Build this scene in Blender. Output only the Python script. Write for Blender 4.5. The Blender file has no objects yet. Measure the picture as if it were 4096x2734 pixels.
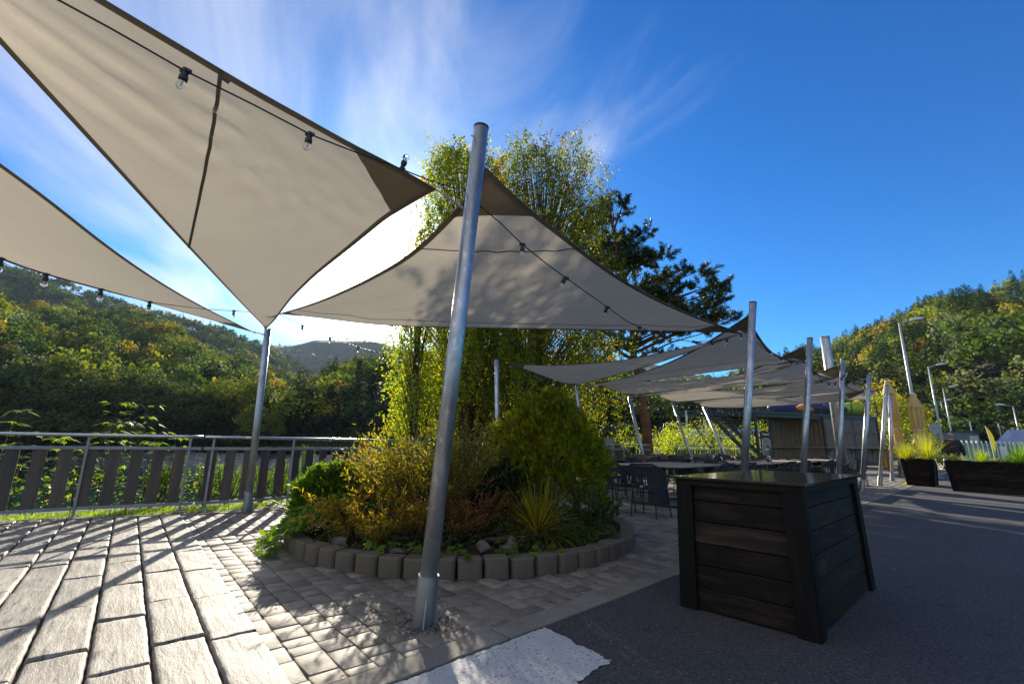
import bpy, math, random
import numpy as np
from mathutils import Vector, Matrix, Quaternion
R = math.radians
scene = bpy.context.scene
col = scene.collection
random.seed(7)
rng = np.random.default_rng(11)

# ------------------------------------------------------------------ camera
CAM_H, FOC, TILT, ROLL = 1.08, 1820.0, R(12.7), 0.0135     # focal in photo pixels (4096 wide)
_f = np.array([0, math.cos(TILT), math.sin(TILT)])
_u0 = np.array([0, -math.sin(TILT), math.cos(TILT)])
_r0 = np.array([1.0, 0, 0])
_r = _r0 * math.cos(ROLL) + _u0 * math.sin(ROLL)
_u = _u0 * math.cos(ROLL) - _r0 * math.sin(ROLL)
CAM = np.array([0, 0, CAM_H])
cd = bpy.data.cameras.new('camera')
cd.lens = FOC / 4096 * 36; cd.sensor_width = 36; cd.clip_start = 0.05; cd.clip_end = 9000
cam = bpy.data.objects.new('camera', cd)
cam.matrix_world = Matrix(((_r[0], _u[0], -_f[0], 0), (_r[1], _u[1], -_f[1], 0), (_r[2], _u[2], -_f[2], CAM_H), (0, 0, 0, 1)))
col.objects.link(cam)
scene.camera = cam

def ray(px, py): return _f + (px - 2048) / FOC * _r + (1367 - py) / FOC * _u
def G(px, py, z=0.0):                      # a spot of the photo on the level z
    d = ray(px, py); return CAM + d * ((z - CAM_H) / d[2])
def A(px, py, Y):                          # a spot of the photo at the distance Y
    d = ray(px, py); return CAM + d * (Y / d[1])
KA = np.array([.728, .686]); KN = np.array([-.686, .728])     # along the kerb / away from the road
def AN(a, n, z=0.0):
    p = KA * a + KN * n; return np.array([p[0], p[1], z])

# ------------------------------------------------------------------ world and sun
SUN_EL, SUN_AZ = R(19.5), R(-16.7)
sdir = Vector((math.sin(SUN_AZ) * math.cos(SUN_EL), math.cos(SUN_AZ) * math.cos(SUN_EL), math.sin(SUN_EL)))
world = bpy.data.worlds.new('World'); scene.world = world; world.use_nodes = True
def build_world():
    nt = world.node_tree; N = nt.nodes; L = nt.links; N.clear()
    def n(t, **k):
        x = N.new(t)
        for a, b in k.items(): setattr(x, a, b)
        return x
    def math_(op, a, b=None, clamp=False):
        x = n('ShaderNodeMath', operation=op, use_clamp=clamp)
        for i, v in enumerate((a, b)):
            if v is None: continue
            if isinstance(v, (int, float)): x.inputs[i].default_value = v
            else: L.new(v, x.inputs[i])
        return x.outputs[0]
    out = n('ShaderNodeOutputWorld'); bg = n('ShaderNodeBackground')
    sky = n('ShaderNodeTexSky', sky_type='NISHITA', sun_disc=False)
    sky.sun_elevation = SUN_EL; sky.sun_rotation = SUN_AZ; sky.air_density = 1.0; sky.dust_density = 0.5; sky.ozone_density = 3.0; sky.altitude = 600
    hs = n('ShaderNodeHueSaturation'); hs.inputs['Saturation'].default_value = 1.38; hs.inputs['Value'].default_value = 1.0
    L.new(sky.outputs[0], hs.inputs['Color'])
    cool = n('ShaderNodeMix', data_type='RGBA', blend_type='MULTIPLY'); cool.inputs['Factor'].default_value = 1.0
    cool.inputs['B'].default_value = (0.20, 0.60, 0.80, 1); L.new(hs.outputs[0], cool.inputs['A'])
    tc = n('ShaderNodeTexCoord'); sep = n('ShaderNodeSeparateXYZ'); L.new(tc.outputs['Generated'], sep.inputs[0])
    # project the direction on a cloud layer: high cirrus in long streaks
    zz = math_('ADD', math_('MAXIMUM', sep.outputs[2], 0.0), 0.12)
    cx = math_('DIVIDE', sep.outputs[0], zz); cy = math_('DIVIDE', sep.outputs[1], zz)
    cmb = n('ShaderNodeCombineXYZ'); L.new(cx, cmb.inputs[0]); L.new(cy, cmb.inputs[1])
    mp = n('ShaderNodeMapping', vector_type='TEXTURE'); mp.inputs['Rotation'].default_value = (0, 0, R(14)); mp.inputs['Scale'].default_value = (0.55, 1.9, 1)
    L.new(cmb.outputs[0], mp.inputs[0])
    n1 = n('ShaderNodeTexNoise'); n1.inputs['Scale'].default_value = 1.3; n1.inputs['Detail'].default_value = 9; n1.inputs['Roughness'].default_value = 0.56; n1.inputs['Distortion'].default_value = 0.7
    L.new(mp.outputs[0], n1.inputs['Vector'])
    n2 = n('ShaderNodeTexNoise'); n2.inputs['Scale'].default_value = 0.55; n2.inputs['Detail'].default_value = 4
    mp2 = n('ShaderNodeMapping'); mp2.inputs['Location'].default_value = (3.1, 1.7, 0); L.new(cmb.outputs[0], mp2.inputs[0]); L.new(mp2.outputs[0], n2.inputs['Vector'])
    dens = math_('MULTIPLY', n1.outputs[0], math_('ADD', n2.outputs[0], 0.5))
    # more cloud towards the left half of the sky, hardly any at the right
    side = n('ShaderNodeMapRange'); side.inputs['From Min'].default_value = 0.55; side.inputs['From Max'].default_value = -0.25; side.inputs['To Min'].default_value = -0.30; side.inputs['To Max'].default_value = 0.13
    L.new(sep.outputs[0], side.inputs[0])
    dens = math_('ADD', dens, side.outputs[0])
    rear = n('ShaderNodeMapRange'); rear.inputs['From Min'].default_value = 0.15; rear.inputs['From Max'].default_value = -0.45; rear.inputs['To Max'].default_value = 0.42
    L.new(sep.outputs[1], rear.inputs[0]); dens = math_('ADD', dens, rear.outputs[0])      # unseen extra cloud added behind the camera as neutral fill light
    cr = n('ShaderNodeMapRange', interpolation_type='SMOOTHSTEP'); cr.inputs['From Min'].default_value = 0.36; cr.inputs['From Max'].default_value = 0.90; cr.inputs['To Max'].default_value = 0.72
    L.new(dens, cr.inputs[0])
    # aureole: thin cloud scatters the sun forward
    dot = n('ShaderNodeVectorMath', operation='DOT_PRODUCT'); dot.inputs[1].default_value = sdir; L.new(tc.outputs['Generated'], dot.inputs[0])
    d0 = math_('MAXIMUM', dot.outputs['Value'], 0.0)
    au_w = math_('POWER', d0, 14.0); au_n = math_('POWER', d0, 160.0)
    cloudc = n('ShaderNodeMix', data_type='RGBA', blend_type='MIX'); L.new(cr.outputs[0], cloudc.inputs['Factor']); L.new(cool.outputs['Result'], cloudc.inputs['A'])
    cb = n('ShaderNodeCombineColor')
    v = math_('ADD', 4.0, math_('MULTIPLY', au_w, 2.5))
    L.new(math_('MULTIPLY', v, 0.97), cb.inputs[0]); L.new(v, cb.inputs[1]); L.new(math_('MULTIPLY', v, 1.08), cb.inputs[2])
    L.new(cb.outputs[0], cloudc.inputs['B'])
    add = n('ShaderNodeMix', data_type='RGBA', blend_type='ADD'); add.inputs['Factor'].default_value = 1.0
    L.new(cloudc.outputs['Result'], add.inputs['A'])
    cb2 = n('ShaderNodeCombineColor'); g = math_('ADD', math_('MULTIPLY', au_w, .5), math_('MULTIPLY', au_n, 34.0))
    L.new(g, cb2.inputs[0]); L.new(math_('MULTIPLY', g, 0.95), cb2.inputs[1]); L.new(math_('MULTIPLY', g, 0.86), cb2.inputs[2]); L.new(cb2.outputs[0], add.inputs['B'])
    L.new(add.outputs['Result'], bg.inputs[0]); bg.inputs[1].default_value = 0.095
    L.new(bg.outputs[0], out.inputs[0])
build_world()
sl = bpy.data.lights.new('sun', 'SUN'); sl.energy = 5.0; sl.angle = R(0.5); sl.color = (1, .90, .74)
so = bpy.data.objects.new('sun', sl); so.rotation_mode = 'QUATERNION'; so.rotation_quaternion = sdir.to_track_quat('Z', 'Y'); so.location = (0, 0, 30); col.objects.link(so)
vs = scene.view_settings; vs.view_transform = 'Standard'; vs.look = 'None'; vs.gamma = 1; vs.use_curve_mapping = False; vs.exposure = 1.32
scene.render.engine = 'CYCLES'
scene.cycles.max_bounces = 6; scene.cycles.transparent_max_bounces = 8; scene.cycles.sample_clamp_indirect = 6

# ------------------------------------------------------------------ materials
def mat(name, base=(.5, .5, .5), rough=.6, metal=0.0, noise=None, bump=None, trans=0.0, spec=None, alpha=None, wave=None, coord='Object'):
    """noise=(scale, second colour, contrast[, detail, stretch]); bump=(scale, strength, distance[, stretch])"""
    m = bpy.data.materials.new(name); m.use_nodes = True
    nt = m.node_tree; N = nt.nodes; L = nt.links
    b = N['Principled BSDF']; out = N['Material Output']
    b.inputs['Base Color'].default_value = (*base, 1); b.inputs['Roughness'].default_value = rough; b.inputs['Metallic'].default_value = metal
    if spec is not None: b.inputs['Specular IOR Level'].default_value = spec
    tc = N.new('ShaderNodeTexCoord')
    def nz(scale, detail=6, stretch=(1, 1, 1), rgh=.6):
        mp = N.new('ShaderNodeMapping'); mp.inputs['Scale'].default_value = stretch; L.new(tc.outputs[coord], mp.inputs[0])
        t = N.new('ShaderNodeTexNoise'); t.inputs['Scale'].default_value = scale; t.inputs['Detail'].default_value = detail; t.inputs['Roughness'].default_value = rgh
        L.new(mp.outputs[0], t.inputs['Vector']); return t.outputs[0]
    csock = None
    if noise:
        cols = noise if isinstance(noise, list) else [noise]
        for q in cols:
            s = nz(q[0], q[3] if len(q) > 3 else 6, q[4] if len(q) > 4 else (1, 1, 1))
            mr = N.new('ShaderNodeMapRange'); c = q[2]; mr.inputs['From Min'].default_value = .5 - .25 / c; mr.inputs['From Max'].default_value = .5 + .25 / c
            if len(q) > 5: mr.inputs['From Min'].default_value = q[5][0]; mr.inputs['From Max'].default_value = q[5][1]
            L.new(s, mr.inputs[0])
            mx = N.new('ShaderNodeMix'); mx.data_type = 'RGBA'; L.new(mr.outputs[0], mx.inputs['Factor'])
            if csock is None: mx.inputs['A'].default_value = (*base, 1)
            else: L.new(csock, mx.inputs['A'])
            mx.inputs['B'].default_value = (*q[1], 1); csock = mx.outputs['Result']
        L.new(csock, b.inputs['Base Color'])
    if bump:
        bl = bump if isinstance(bump, list) else [bump]; prev = None
        for q in bl:
            s = nz(q[0], 8, q[3] if len(q) > 3 else (1, 1, 1), .65)
            bn = N.new('ShaderNodeBump'); bn.inputs['Strength'].default_value = q[1]; bn.inputs['Distance'].default_value = q[2]; L.new(s, bn.inputs['Height'])
            if prev: L.new(prev, bn.inputs['Normal'])
            prev = bn.outputs[0]
        L.new(prev, b.inputs['Normal'])
    if trans:
        tr = N.new('ShaderNodeBsdfTranslucent'); ms = N.new('ShaderNodeMixShader'); ms.inputs[0].default_value = trans
        if csock: L.new(csock, tr.inputs[0])
        else: tr.inputs[0].default_value = (*base, 1)
        L.new(b.outputs[0], ms.inputs[1]); L.new(tr.outputs[0], ms.inputs[2]); L.new(ms.outputs[0], out.inputs[0])
    return m
def foliage_mat(name, trans=.5, rough=.5, vary=.25, tgain=1.3, mid=1.0):
    """colours come with the leaves (attribute Col); each plant differs a little"""
    m = bpy.data.materials.new(name); m.use_nodes = True
    nt = m.node_tree; N = nt.nodes; L = nt.links; b = N['Principled BSDF']; out = N['Material Output']
    at = N.new('ShaderNodeVertexColor'); at.layer_name = 'Col'
    oi = N.new('ShaderNodeObjectInfo'); mr = N.new('ShaderNodeMapRange'); mr.inputs['To Min'].default_value = mid - vary; mr.inputs['To Max'].default_value = mid + vary; L.new(oi.outputs['Random'], mr.inputs[0])
    hs = N.new('ShaderNodeHueSaturation'); L.new(at.outputs[0], hs.inputs['Color']); L.new(mr.outputs[0], hs.inputs['Value'])
    L.new(hs.outputs[0], b.inputs['Base Color']); b.inputs['Roughness'].default_value = rough; b.inputs['Specular IOR Level'].default_value = .35
    g = N.new('ShaderNodeMix'); g.data_type = 'RGBA'; g.blend_type = 'MULTIPLY'; g.inputs['Factor'].default_value = 1; L.new(hs.outputs[0], g.inputs['A']); g.inputs['B'].default_value = (1.15 * tgain, 1.15 * tgain, .4 * tgain, 1)
    tr = N.new('ShaderNodeBsdfTranslucent'); L.new(g.outputs['Result'], tr.inputs[0])
    ms = N.new('ShaderNodeMixShader'); ms.inputs[0].default_value = trans; L.new(b.outputs[0], ms.inputs[1]); L.new(tr.outputs[0], ms.inputs[2]); L.new(ms.outputs[0], out.inputs[0])
    return m
M = {}
M['asphalt'] = mat('asphalt', (.046, .043, .044), .85, noise=[(1.1, (.060, .056, .056), 1.5), (6, (.034, .032, .033), 1.5, 5, (1, 1, 1), (.52, .68)), (48, (.020, .019, .020), 2.2, 3, (1, 1, 1), (.50, .62)), (62, (.16, .155, .15), 2.2, 3, (1, 1, 1), (.58, .68))], bump=[(120, .9, .008), (30, .3, .006)])
M['paint'] = mat('road_paint', (.50, .50, .49), .8, noise=[(55, (.07, .07, .075), 3, 8, (1, 1, 1), (.565, .60)), (4, (.40, .40, .40), 1.2), (14, (.10, .10, .10), 2, 9, (1, 1, 1), (.66, .70))], bump=[(120, .8, .006), (40, .5, .006)])
M['kerb'] = mat('kerb_concrete', (.17, .15, .115), .9, noise=[(90, (.25, .23, .19), 2, 6), (3, (.13, .115, .09), 1.2), (5, (.10, .11, .06), 2, 5, (1, 1, 1), (.62, .72))], bump=(120, .5, .004))
M['plank'] = mat('imprinted_slab', (.225, .20, .165), .66, noise=[(2.2, (.165, .142, .11), 1.6), (34, (.065, .055, .04), 2, 8, (1, .14, 1), (.54, .62)), (11, (.32, .30, .27), 2.5, 8, (1, .3, 1), (.52, .7))], bump=[(26, .9, .007, (1, .16, 1)), (95, .7, .004, (1, .4, 1))], coord='UV')
M['paver'] = mat('paver', (.17, .142, .108), .72, noise=[(1.6, (.12, .098, .073), 2), (12, (.22, .19, .15), 2), (110, (.14, .125, .10), 3, 5, (1, 1, 1), (.60, .70)), (3.3, (.14, .11, .08), 2, 5, (1, 1, 1), (.56, .68))], bump=[(60, .55, .006), (220, .5, .003)])
M['sand'] = mat('joint_sand', (.055, .045, .035), .95, noise=(140, (.12, .10, .08), 2), bump=(160, .8, .006))
M['galv'] = mat('galvanised_steel', (.52, .54, .56), .36, .85, noise=[(7, (.36, .37, .38), 2.2, 4, (1, 1, .45)), (26, (.64, .66, .68), 2, 5, (1, 1, .5), (.55, .7)), (11, (.22, .20, .19), 3, 8, (1, 1, .2), (.68, .73))], bump=[(9, .25, .004, (1, 1, .35)), (60, .15, .001)])
M['sleeve'] = mat('sleeve_steel', (.36, .37, .37), .42, .8, noise=(5, (.26, .28, .28), 1.5), bump=(80, .08, .001))
M['inox'] = mat('stainless_steel', (.62, .61, .60), .24, 1.0, noise=(30, (.5, .5, .5), 1.5, 3, (1, 1, .1)))
M['galvflat'] = mat('zinc_bar', (.23, .23, .24), .55, .6, noise=[(9, (.30, .30, .31), 2), (6, (.25, .10, .03), 3, 7, (1, 1, .5), (.66, .74))])
M['board'] = mat('brown_board', (.095, .070, .052), .65, noise=[(9, (.052, .040, .032), 2, 7, (1, 1, .12)), (60, (.12, .09, .07), 2.4, 7, (1, 1, .06), (.55, .75))], bump=(60, .35, .002, (1, 1, .08)))
M['steel'] = mat('bright_fitting', (.6, .6, .6), .25, 1.0)
M['blacktrim'] = mat('black_plastic', (.012, .012, .014), .45)
M['cable'] = mat('black_cable', (.01, .01, .012), .5)
M['fabric'] = mat('sail_fabric', (.445, .40, .32), .85, trans=.50, noise=[(1.2, (.41, .365, .29), 1.6, 5), (240, (.38, .34, .27), 2, 3, (1, .35, 1))], bump=[(7, .10, .006, (1, .25, 1))])
M['patch'] = mat('double_sail_fabric', (.27, .225, .165), .85, trans=.35, noise=(5, (.23, .19, .14), 1.2), bump=(8, .5, .01, (1, .3, 1)))
M['hem'] = mat('sail_webbing', (.22, .185, .14), .8, trans=.25, bump=(300, .3, .001))
M['seam'] = mat('sail_seam', (.13, .12, .095), .8, trans=.1)
M['bulb'] = bpy.data.materials.new('clear_bulb'); M['bulb'].use_nodes = True
_b = M['bulb'].node_tree.nodes['Principled BSDF']; _b.inputs['Transmission Weight'].default_value = 1; _b.inputs['Roughness'].default_value = .02; _b.inputs['IOR'].default_value = 1.25; _b.inputs['Base Color'].default_value = (.97, .97, .97, 1)
M['darkwood'] = mat('black_stained_wood', (.008, .006, .0055), .6, noise=[(3, (.013, .009, .007), 1.5, 7, (1, 1, 1)), (26, (.034, .022, .014), 2.2, 9, (.10, .10, 1), (.50, .72)), (2.3, (.030, .020, .014), 2, 6, (1, 1, 2.5), (.55, .7))], bump=[(22, .4, .003, (.12, .12, 1))], spec=.12)
M['darkwood_v'] = mat('black_stained_post', (.007, .006, .0055), .6, noise=[(14, (.020, .013, .010), 2.2, 8, (1, 1, .1), (.52, .78))], bump=(20, .4, .003, (1, 1, .1)), spec=.12)
M['cap'] = mat('varnished_top', (.020, .013, .010), .10, noise=[(5, (.03, .02, .015), 1.5, 6, (1, 1, 1))], bump=[(2.5, .035, .01), (60, .02, .001)], spec=.5)
M['capedge'] = mat('top_edge', (.060, .035, .028), .5)
M['block'] = mat('edging_concrete', (.13, .105, .072), .92, noise=[(3.0, (.095, .076, .052), 1.6), (60, (.19, .16, .12), 2.5, 7, (1, 1, 1), (.55, .75)), (8, (.09, .085, .05), 2, 6, (1, 1, 1), (.60, .72))], bump=[(70, .6, .006), (14, .3, .008)])
M['soil'] = mat('soil', (.022, .015, .010), .95, noise=(20, (.045, .03, .018), 2), bump=(30, 1, .03))
M['rock'] = mat('grey_rock', (.085, .075, .065), .9, noise=(9, (.15, .135, .12), 2), bump=(14, .8, .03))
M['grassground'] = mat('meadow_ground', (.050, .075, .016), .95, noise=[(.35, (.10, .10, .020), 1.5), (6, (.035, .055, .012), 2)], bump=(9, .8, .05))
M['hill'] = mat('forest_floor', (.020, .026, .010), .95, noise=(.06, (.035, .04, .014), 2))
M['meadow'] = mat('dry_meadow', (.22, .20, .03), .95, noise=[(.25, (.13, .17, .025), 2), (1.5, (.27, .19, .05), 1.6)], bump=(3, 1, .3), trans=.25)
M['water'] = mat('lake_water', (.012, .040, .032), .07, bump=[(2.5, .10, .05), (.5, .1, .2)], spec=.5)
M['stones'] = mat('shore_stones', (.15, .14, .13), .9, noise=(2, (.28, .27, .25), 3), bump=(1.6, 1, .5))
M['bark'] = mat('pine_bark', (.11, .055, .030), .9, noise=[(5, (.05, .028, .018), 2, 7, (1, 1, .25)), (2, (.19, .085, .035), 2)], bump=(9, 1, .04, (1, 1, .25)))
M['birch'] = mat('birch_bark', (.55, .52, .46), .7, noise=[(3.2, (.035, .03, .025), 6, 6, (.5, .5, 3), (.60, .64)), (1.2, (.40, .37, .32), 2)], bump=(9, .4, .01, (.5, .5, 3)))
M['twig'] = mat('twig_bark', (.06, .035, .020), .85, noise=(8, (.10, .055, .03), 2))
M['leaf'] = foliage_mat('leaves', .55, tgain=2.1)
M['leafshade'] = foliage_mat('conifer_needles', .25, vary=.2, tgain=.9)
M['leaffar'] = foliage_mat('forest_leaves', .32, vary=0, tgain=1.6, rough=.8)
M['leafbank'] = foliage_mat('bank_leaves', .30, vary=.14, tgain=1.6, rough=.85, mid=.84)
M['rope'] = mat('charcoal_rope', (.026, .028, .032), .75, bump=(500, .6, .001))
M['chairmetal'] = mat('charcoal_metal', (.022, .024, .028), .4, .3)
M['badge'] = mat('grey_badge', (.45, .46, .47), .4, .4)
M['tabletop'] = mat('weathered_teak', (.34, .26, .19), .6, noise=[(9, (.24, .19, .15), 2, 7, (1, .08, 1)), (2, (.42, .36, .29), 1.6)], bump=(30, .3, .002, (1, .05, 1)))
M['glassdark'] = mat('dark_glass_top', (.02, .022, .025), .08)
M['cushion'] = mat('taupe_cushion', (.19, .165, .135), .9, noise=(5, (.15, .13, .105), 1.5), bump=[(3, .8, .05), (300, .3, .001)])
M['container'] = mat('container_paint', (.105, .088, .065), .55, noise=[(1.2, (.08, .067, .05), 1.5), (7, (.125, .105, .08), 2)])
M['frame'] = mat('dark_steel_frame', (.035, .036, .038), .45, .2)
M['ledge'] = mat('ledge_wood', (.36, .22, .10), .5, noise=(8, (.25, .15, .07), 2))
M['beanblue'] = mat('blue_beanbag', (.015, .03, .22), .6, bump=(4, .6, .05))
M['beanorange'] = mat('orange_beanbag', (.75, .26, .01), .6, bump=(4, .6, .05))
M['beanlime'] = mat('lime_beanbag', (.38, .55, .01), .6, bump=(4, .6, .05))
M['beanpurple'] = mat('purple_beanbag', (.045, .02, .09), .6, bump=(4, .6, .05))
M['fridge'] = mat('fridge_black', (.008, .008, .009), .25)
M['fridgeglass'] = mat('fridge_glass', (.16, .18, .18), .12)
M['barrel'] = mat('yellow_barrel', (.62, .40, .01), .45, noise=(4, (.5, .30, .01), 1.5))
M['parasol'] = mat('parasol_cloth', (.64, .47, .19), .85, trans=.25, noise=[(2, (.58, .42, .15), 1.3)])
M['parasolyellow'] = mat('parasol_print_yellow', (.62, .36, .02), .8)
M['white'] = mat('white_plastic', (.7, .7, .7), .5)
M['redlabel'] = mat('red_label', (.42, .02, .015), .7)
M['lampgrey'] = mat('lamp_grey', (.40, .42, .44), .45, .5, noise=(3, (.33, .35, .37), 1.5))
M['lampwhite'] = mat('lamp_white', (.62, .64, .64), .4)
M['skin'] = mat('skin', (.42, .22, .15), .55)
M['jacket'] = mat('black_jacket', (.010, .010, .012), .8, bump=(6, .6, .03))
M['jeans'] = mat('blue_jeans', (.045, .07, .14), .85, noise=(6, (.08, .11, .19), 2), bump=(9, .5, .02))
M['hair'] = mat('grey_hair', (.30, .28, .26), .9, bump=(80, .6, .004))
M['shoe'] = mat('shoe', (.02, .018, .016), .6)
M['rope_yellow'] = mat('barrier_rope', (.62, .50, .30), .7, bump=(200, .5, .002))
M['roof'] = mat('metal_roof', (.30, .34, .42), .38, .5, noise=(.7, (.38, .42, .5), 2))
M['render'] = mat('grey_wall', (.30, .31, .33), .85, noise=(1, (.25, .26, .28), 1.5))
M['bluewall'] = mat('slate_blue_wall', (.075, .12, .17), .7, noise=(.7, (.09, .14, .19), 1.5))
M['netgreen'] = mat('green_windbreak', (.16, .26, .20), .7, trans=.35, noise=(2, (.20, .30, .24), 1.5))
M['darkglass'] = mat('window_glass', (.02, .03, .035), .08)
M['gondola'] = mat('lift_station_blue', (.02, .09, .36), .35, noise=(1, (.03, .12, .42), 1.5))
M['flagy'] = mat('flag_yellow', (.65, .62, .04), .7, trans=.4, noise=(1.2, (.75, .25, .03), 3, 3, (1, 1, 1), (.58, .66)))
M['teak'] = mat('bench_wood', (.16, .06, .03), .6, noise=(8, (.10, .04, .02), 2))
M['path'] = mat('road_far', (.20, .21, .23), .85, noise=(.5, (.25, .26, .28), 1.5))
M['pot'] = mat('ceramic_pot', (.06, .055, .05), .35)
M['box'] = mat('grey_cabinet', (.20, .20, .21), .5)
M['autumn'] = mat('fallen_leaf', (.60, .22, .015), .7)

def island_vary(m, lo, hi):
    nt = m.node_tree; N = nt.nodes; L = nt.links; geo = N.new('ShaderNodeNewGeometry'); bs = N['Principled BSDF']; src = bs.inputs['Base Color'].links[0].from_socket
    mr = N.new('ShaderNodeMapRange'); mr.inputs['To Min'].default_value = lo; mr.inputs['To Max'].default_value = hi; L.new(geo.outputs['Random Per Island'], mr.inputs[0])
    hs = N.new('ShaderNodeHueSaturation'); L.new(src, hs.inputs['Color']); L.new(mr.outputs[0], hs.inputs['Value']); L.new(hs.outputs[0], bs.inputs['Base Color'])
for k_, lo_, hi_ in (('darkwood', .6, 1.9), ('board', .75, 1.25), ('tabletop', .8, 1.15), ('kerb', .85, 1.12), ('plank', .82, 1.15), ('stones', .6, 1.4)): island_vary(M[k_], lo_, hi_)
# ------------------------------------------------------------------ mesh helpers
class MB:
    def __init__(s): s.v = []; s.f = []
    def add(s, vs_, fs): b = len(s.v); s.v += [tuple(map(float, q)) for q in vs_]; s.f += [tuple(b + i for i in f) for f in fs]; return s
    def hexa(s, p):              # 8 corners, bottom ring then top ring
        return s.add(p, [(0, 3, 2, 1), (4, 5, 6, 7), (0, 1, 5, 4), (1, 2, 6, 5), (2, 3, 7, 6), (3, 0, 4, 7)])
    def box(s, c, d, ax=None, ay=None):
        ax = np.array([1., 0, 0]) if ax is None else np.array(list(ax) + [0] * (3 - len(ax)), float)
        ay = np.array([-ax[1], ax[0], 0]) if ay is None else np.array(ay, float)
        az = np.cross(ax, ay); c = np.array(c, float); h = np.array(d) / 2
        P = [c + ax * x * h[0] + ay * y * h[1] + az * z * h[2] for z in (-1, 1) for x, y in ((-1, -1), (1, -1), (1, 1), (-1, 1))]
        return s.hexa(P)
    def bar(s, a, b, w, h, up=(0, 0, 1)):
        a = np.array(a, float); b = np.array(b, float); d = b - a; L = np.linalg.norm(d); d /= L
        up = np.array(up, float); sd = np.cross(d, up)
        if np.linalg.norm(sd) < 1e-4: sd = np.cross(d, (1, 0, 0))
        sd /= np.linalg.norm(sd); u2 = np.cross(sd, d)
        P = [q + sd * x * w / 2 + u2 * y * h / 2 for q in (a, b) for x, y in ((-1, -1), (1, -1), (1, 1), (-1, 1))]
        return s.hexa(P)
    def tube(s, pts, r, n=10, cap=True, closed=False):
        pts = [np.array(p, float) for p in pts]; k = len(pts)
        rr = r if hasattr(r, '__len__') else [r] * k
        b = len(s.v); pn = None
        for i, p in enumerate(pts):
            if closed: t = pts[(i + 1) % k] - pts[i - 1]
            else: t = pts[min(i + 1, k - 1)] - pts[max(i - 1, 0)]
            t = t / (np.linalg.norm(t) + 1e-9)
            if pn is None:
                pn = np.cross(t, (0, 0, 1))
                if np.linalg.norm(pn) < 1e-3: pn = np.cross(t, (1, 0, 0))
            pn = pn - t * (pn @ t); pn /= np.linalg.norm(pn) + 1e-9; q = np.cross(t, pn)
            for j in range(n):
                a = 2 * math.pi * j / n; s.v.append(tuple(p + (pn * math.cos(a) + q * math.sin(a)) * rr[i]))
        m = k if closed else k - 1
        for i in range(m):
            for j in range(n):
                i2 = (i + 1) % k; j2 = (j + 1) % n
                s.f.append((b + i * n + j, b + i * n + j2, b + i2 * n + j2, b + i2 * n + j))
        if cap and not closed:
            s.f.append(tuple(b + j for j in range(n - 1, -1, -1))); s.f.append(tuple(b + (k - 1) * n + j for j in range(n)))
        return s
    def lathe(s, prof, c=(0, 0, 0), n=20, axis=(0, 0, 1), cap=True):
        ax = np.array(axis, float); ax /= np.linalg.norm(ax); e = np.cross(ax, (0, 0, 1) if abs(ax[2]) < .9 else (1, 0, 0)); e /= np.linalg.norm(e); g = np.cross(ax, e); c = np.array(c, float)
        b = len(s.v)
        for r, z in prof:
            for j in range(n):
                a = 2 * math.pi * j / n; s.v.append(tuple(c + ax * z + (e * math.cos(a) + g * math.sin(a)) * r))
        k = len(prof)
        for i in range(k - 1):
            for j in range(n):
                j2 = (j + 1) % n; s.f.append((b + i * n + j, b + i * n + j2, b + (i + 1) * n + j2, b + (i + 1) * n + j))
        if cap:
            s.f.append(tuple(b + j for j in range(n - 1, -1, -1))); s.f.append(tuple(b + (k - 1) * n + j for j in range(n)))
        return s
    def poly(s, pts, thick, up=(0, 0, 1)):
        up = np.array(up, float) * thick; n = len(pts); pts = [np.array(p, float) for p in pts]
        s.add(pts + [p + up for p in pts], [tuple(range(n - 1, -1, -1)), tuple(range(n, 2 * n))] + [(i, (i + 1) % n, n + (i + 1) % n, n + i) for i in range(n)])
        return s
    def build(s, name, m, parent=None, smooth=False, bevel=0, sub=0, loc=None):
        me = bpy.data.meshes.new(name); me.from_pydata(s.v, [], s.f); me.update()
        if smooth: me.polygons.foreach_set('use_smooth', [True] * len(me.polygons))
        if m: me.materials.append(M[m] if isinstance(m, str) else m)
        o = bpy.data.objects.new(name, me); col.objects.link(o)
        if parent is not None: o.parent = parent
        if loc is not None: o.location = loc
        if bevel: b = o.modifiers.new('bevel', 'BEVEL'); b.width = bevel; b.segments = 2; b.limit_method = 'ANGLE'
        if sub: b = o.modifiers.new('sub', 'SUBSURF'); b.levels = b.render_levels = sub
        return o
def tag(o, label=None, cat=None, group=None, kind=None):
    if label: o['label'] = label
    if cat: o['category'] = cat
    if group: o['group'] = group
    if kind: o['kind'] = kind
    return o
def empty(name, loc=(0, 0, 0), rz=0, label=None, cat=None, group=None):
    o = bpy.data.objects.new(name, None); o.empty_display_size = .2; o.location = tuple(loc); o.rotation_euler = (0, 0, rz); col.objects.link(o)
    tag(o, label, cat, group); return o
def copy_tree(o, parent=None):
    c = o.copy(); col.objects.link(c); c.parent = parent
    for ch in list(o.children): copy_tree(ch, c)
    return c
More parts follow.
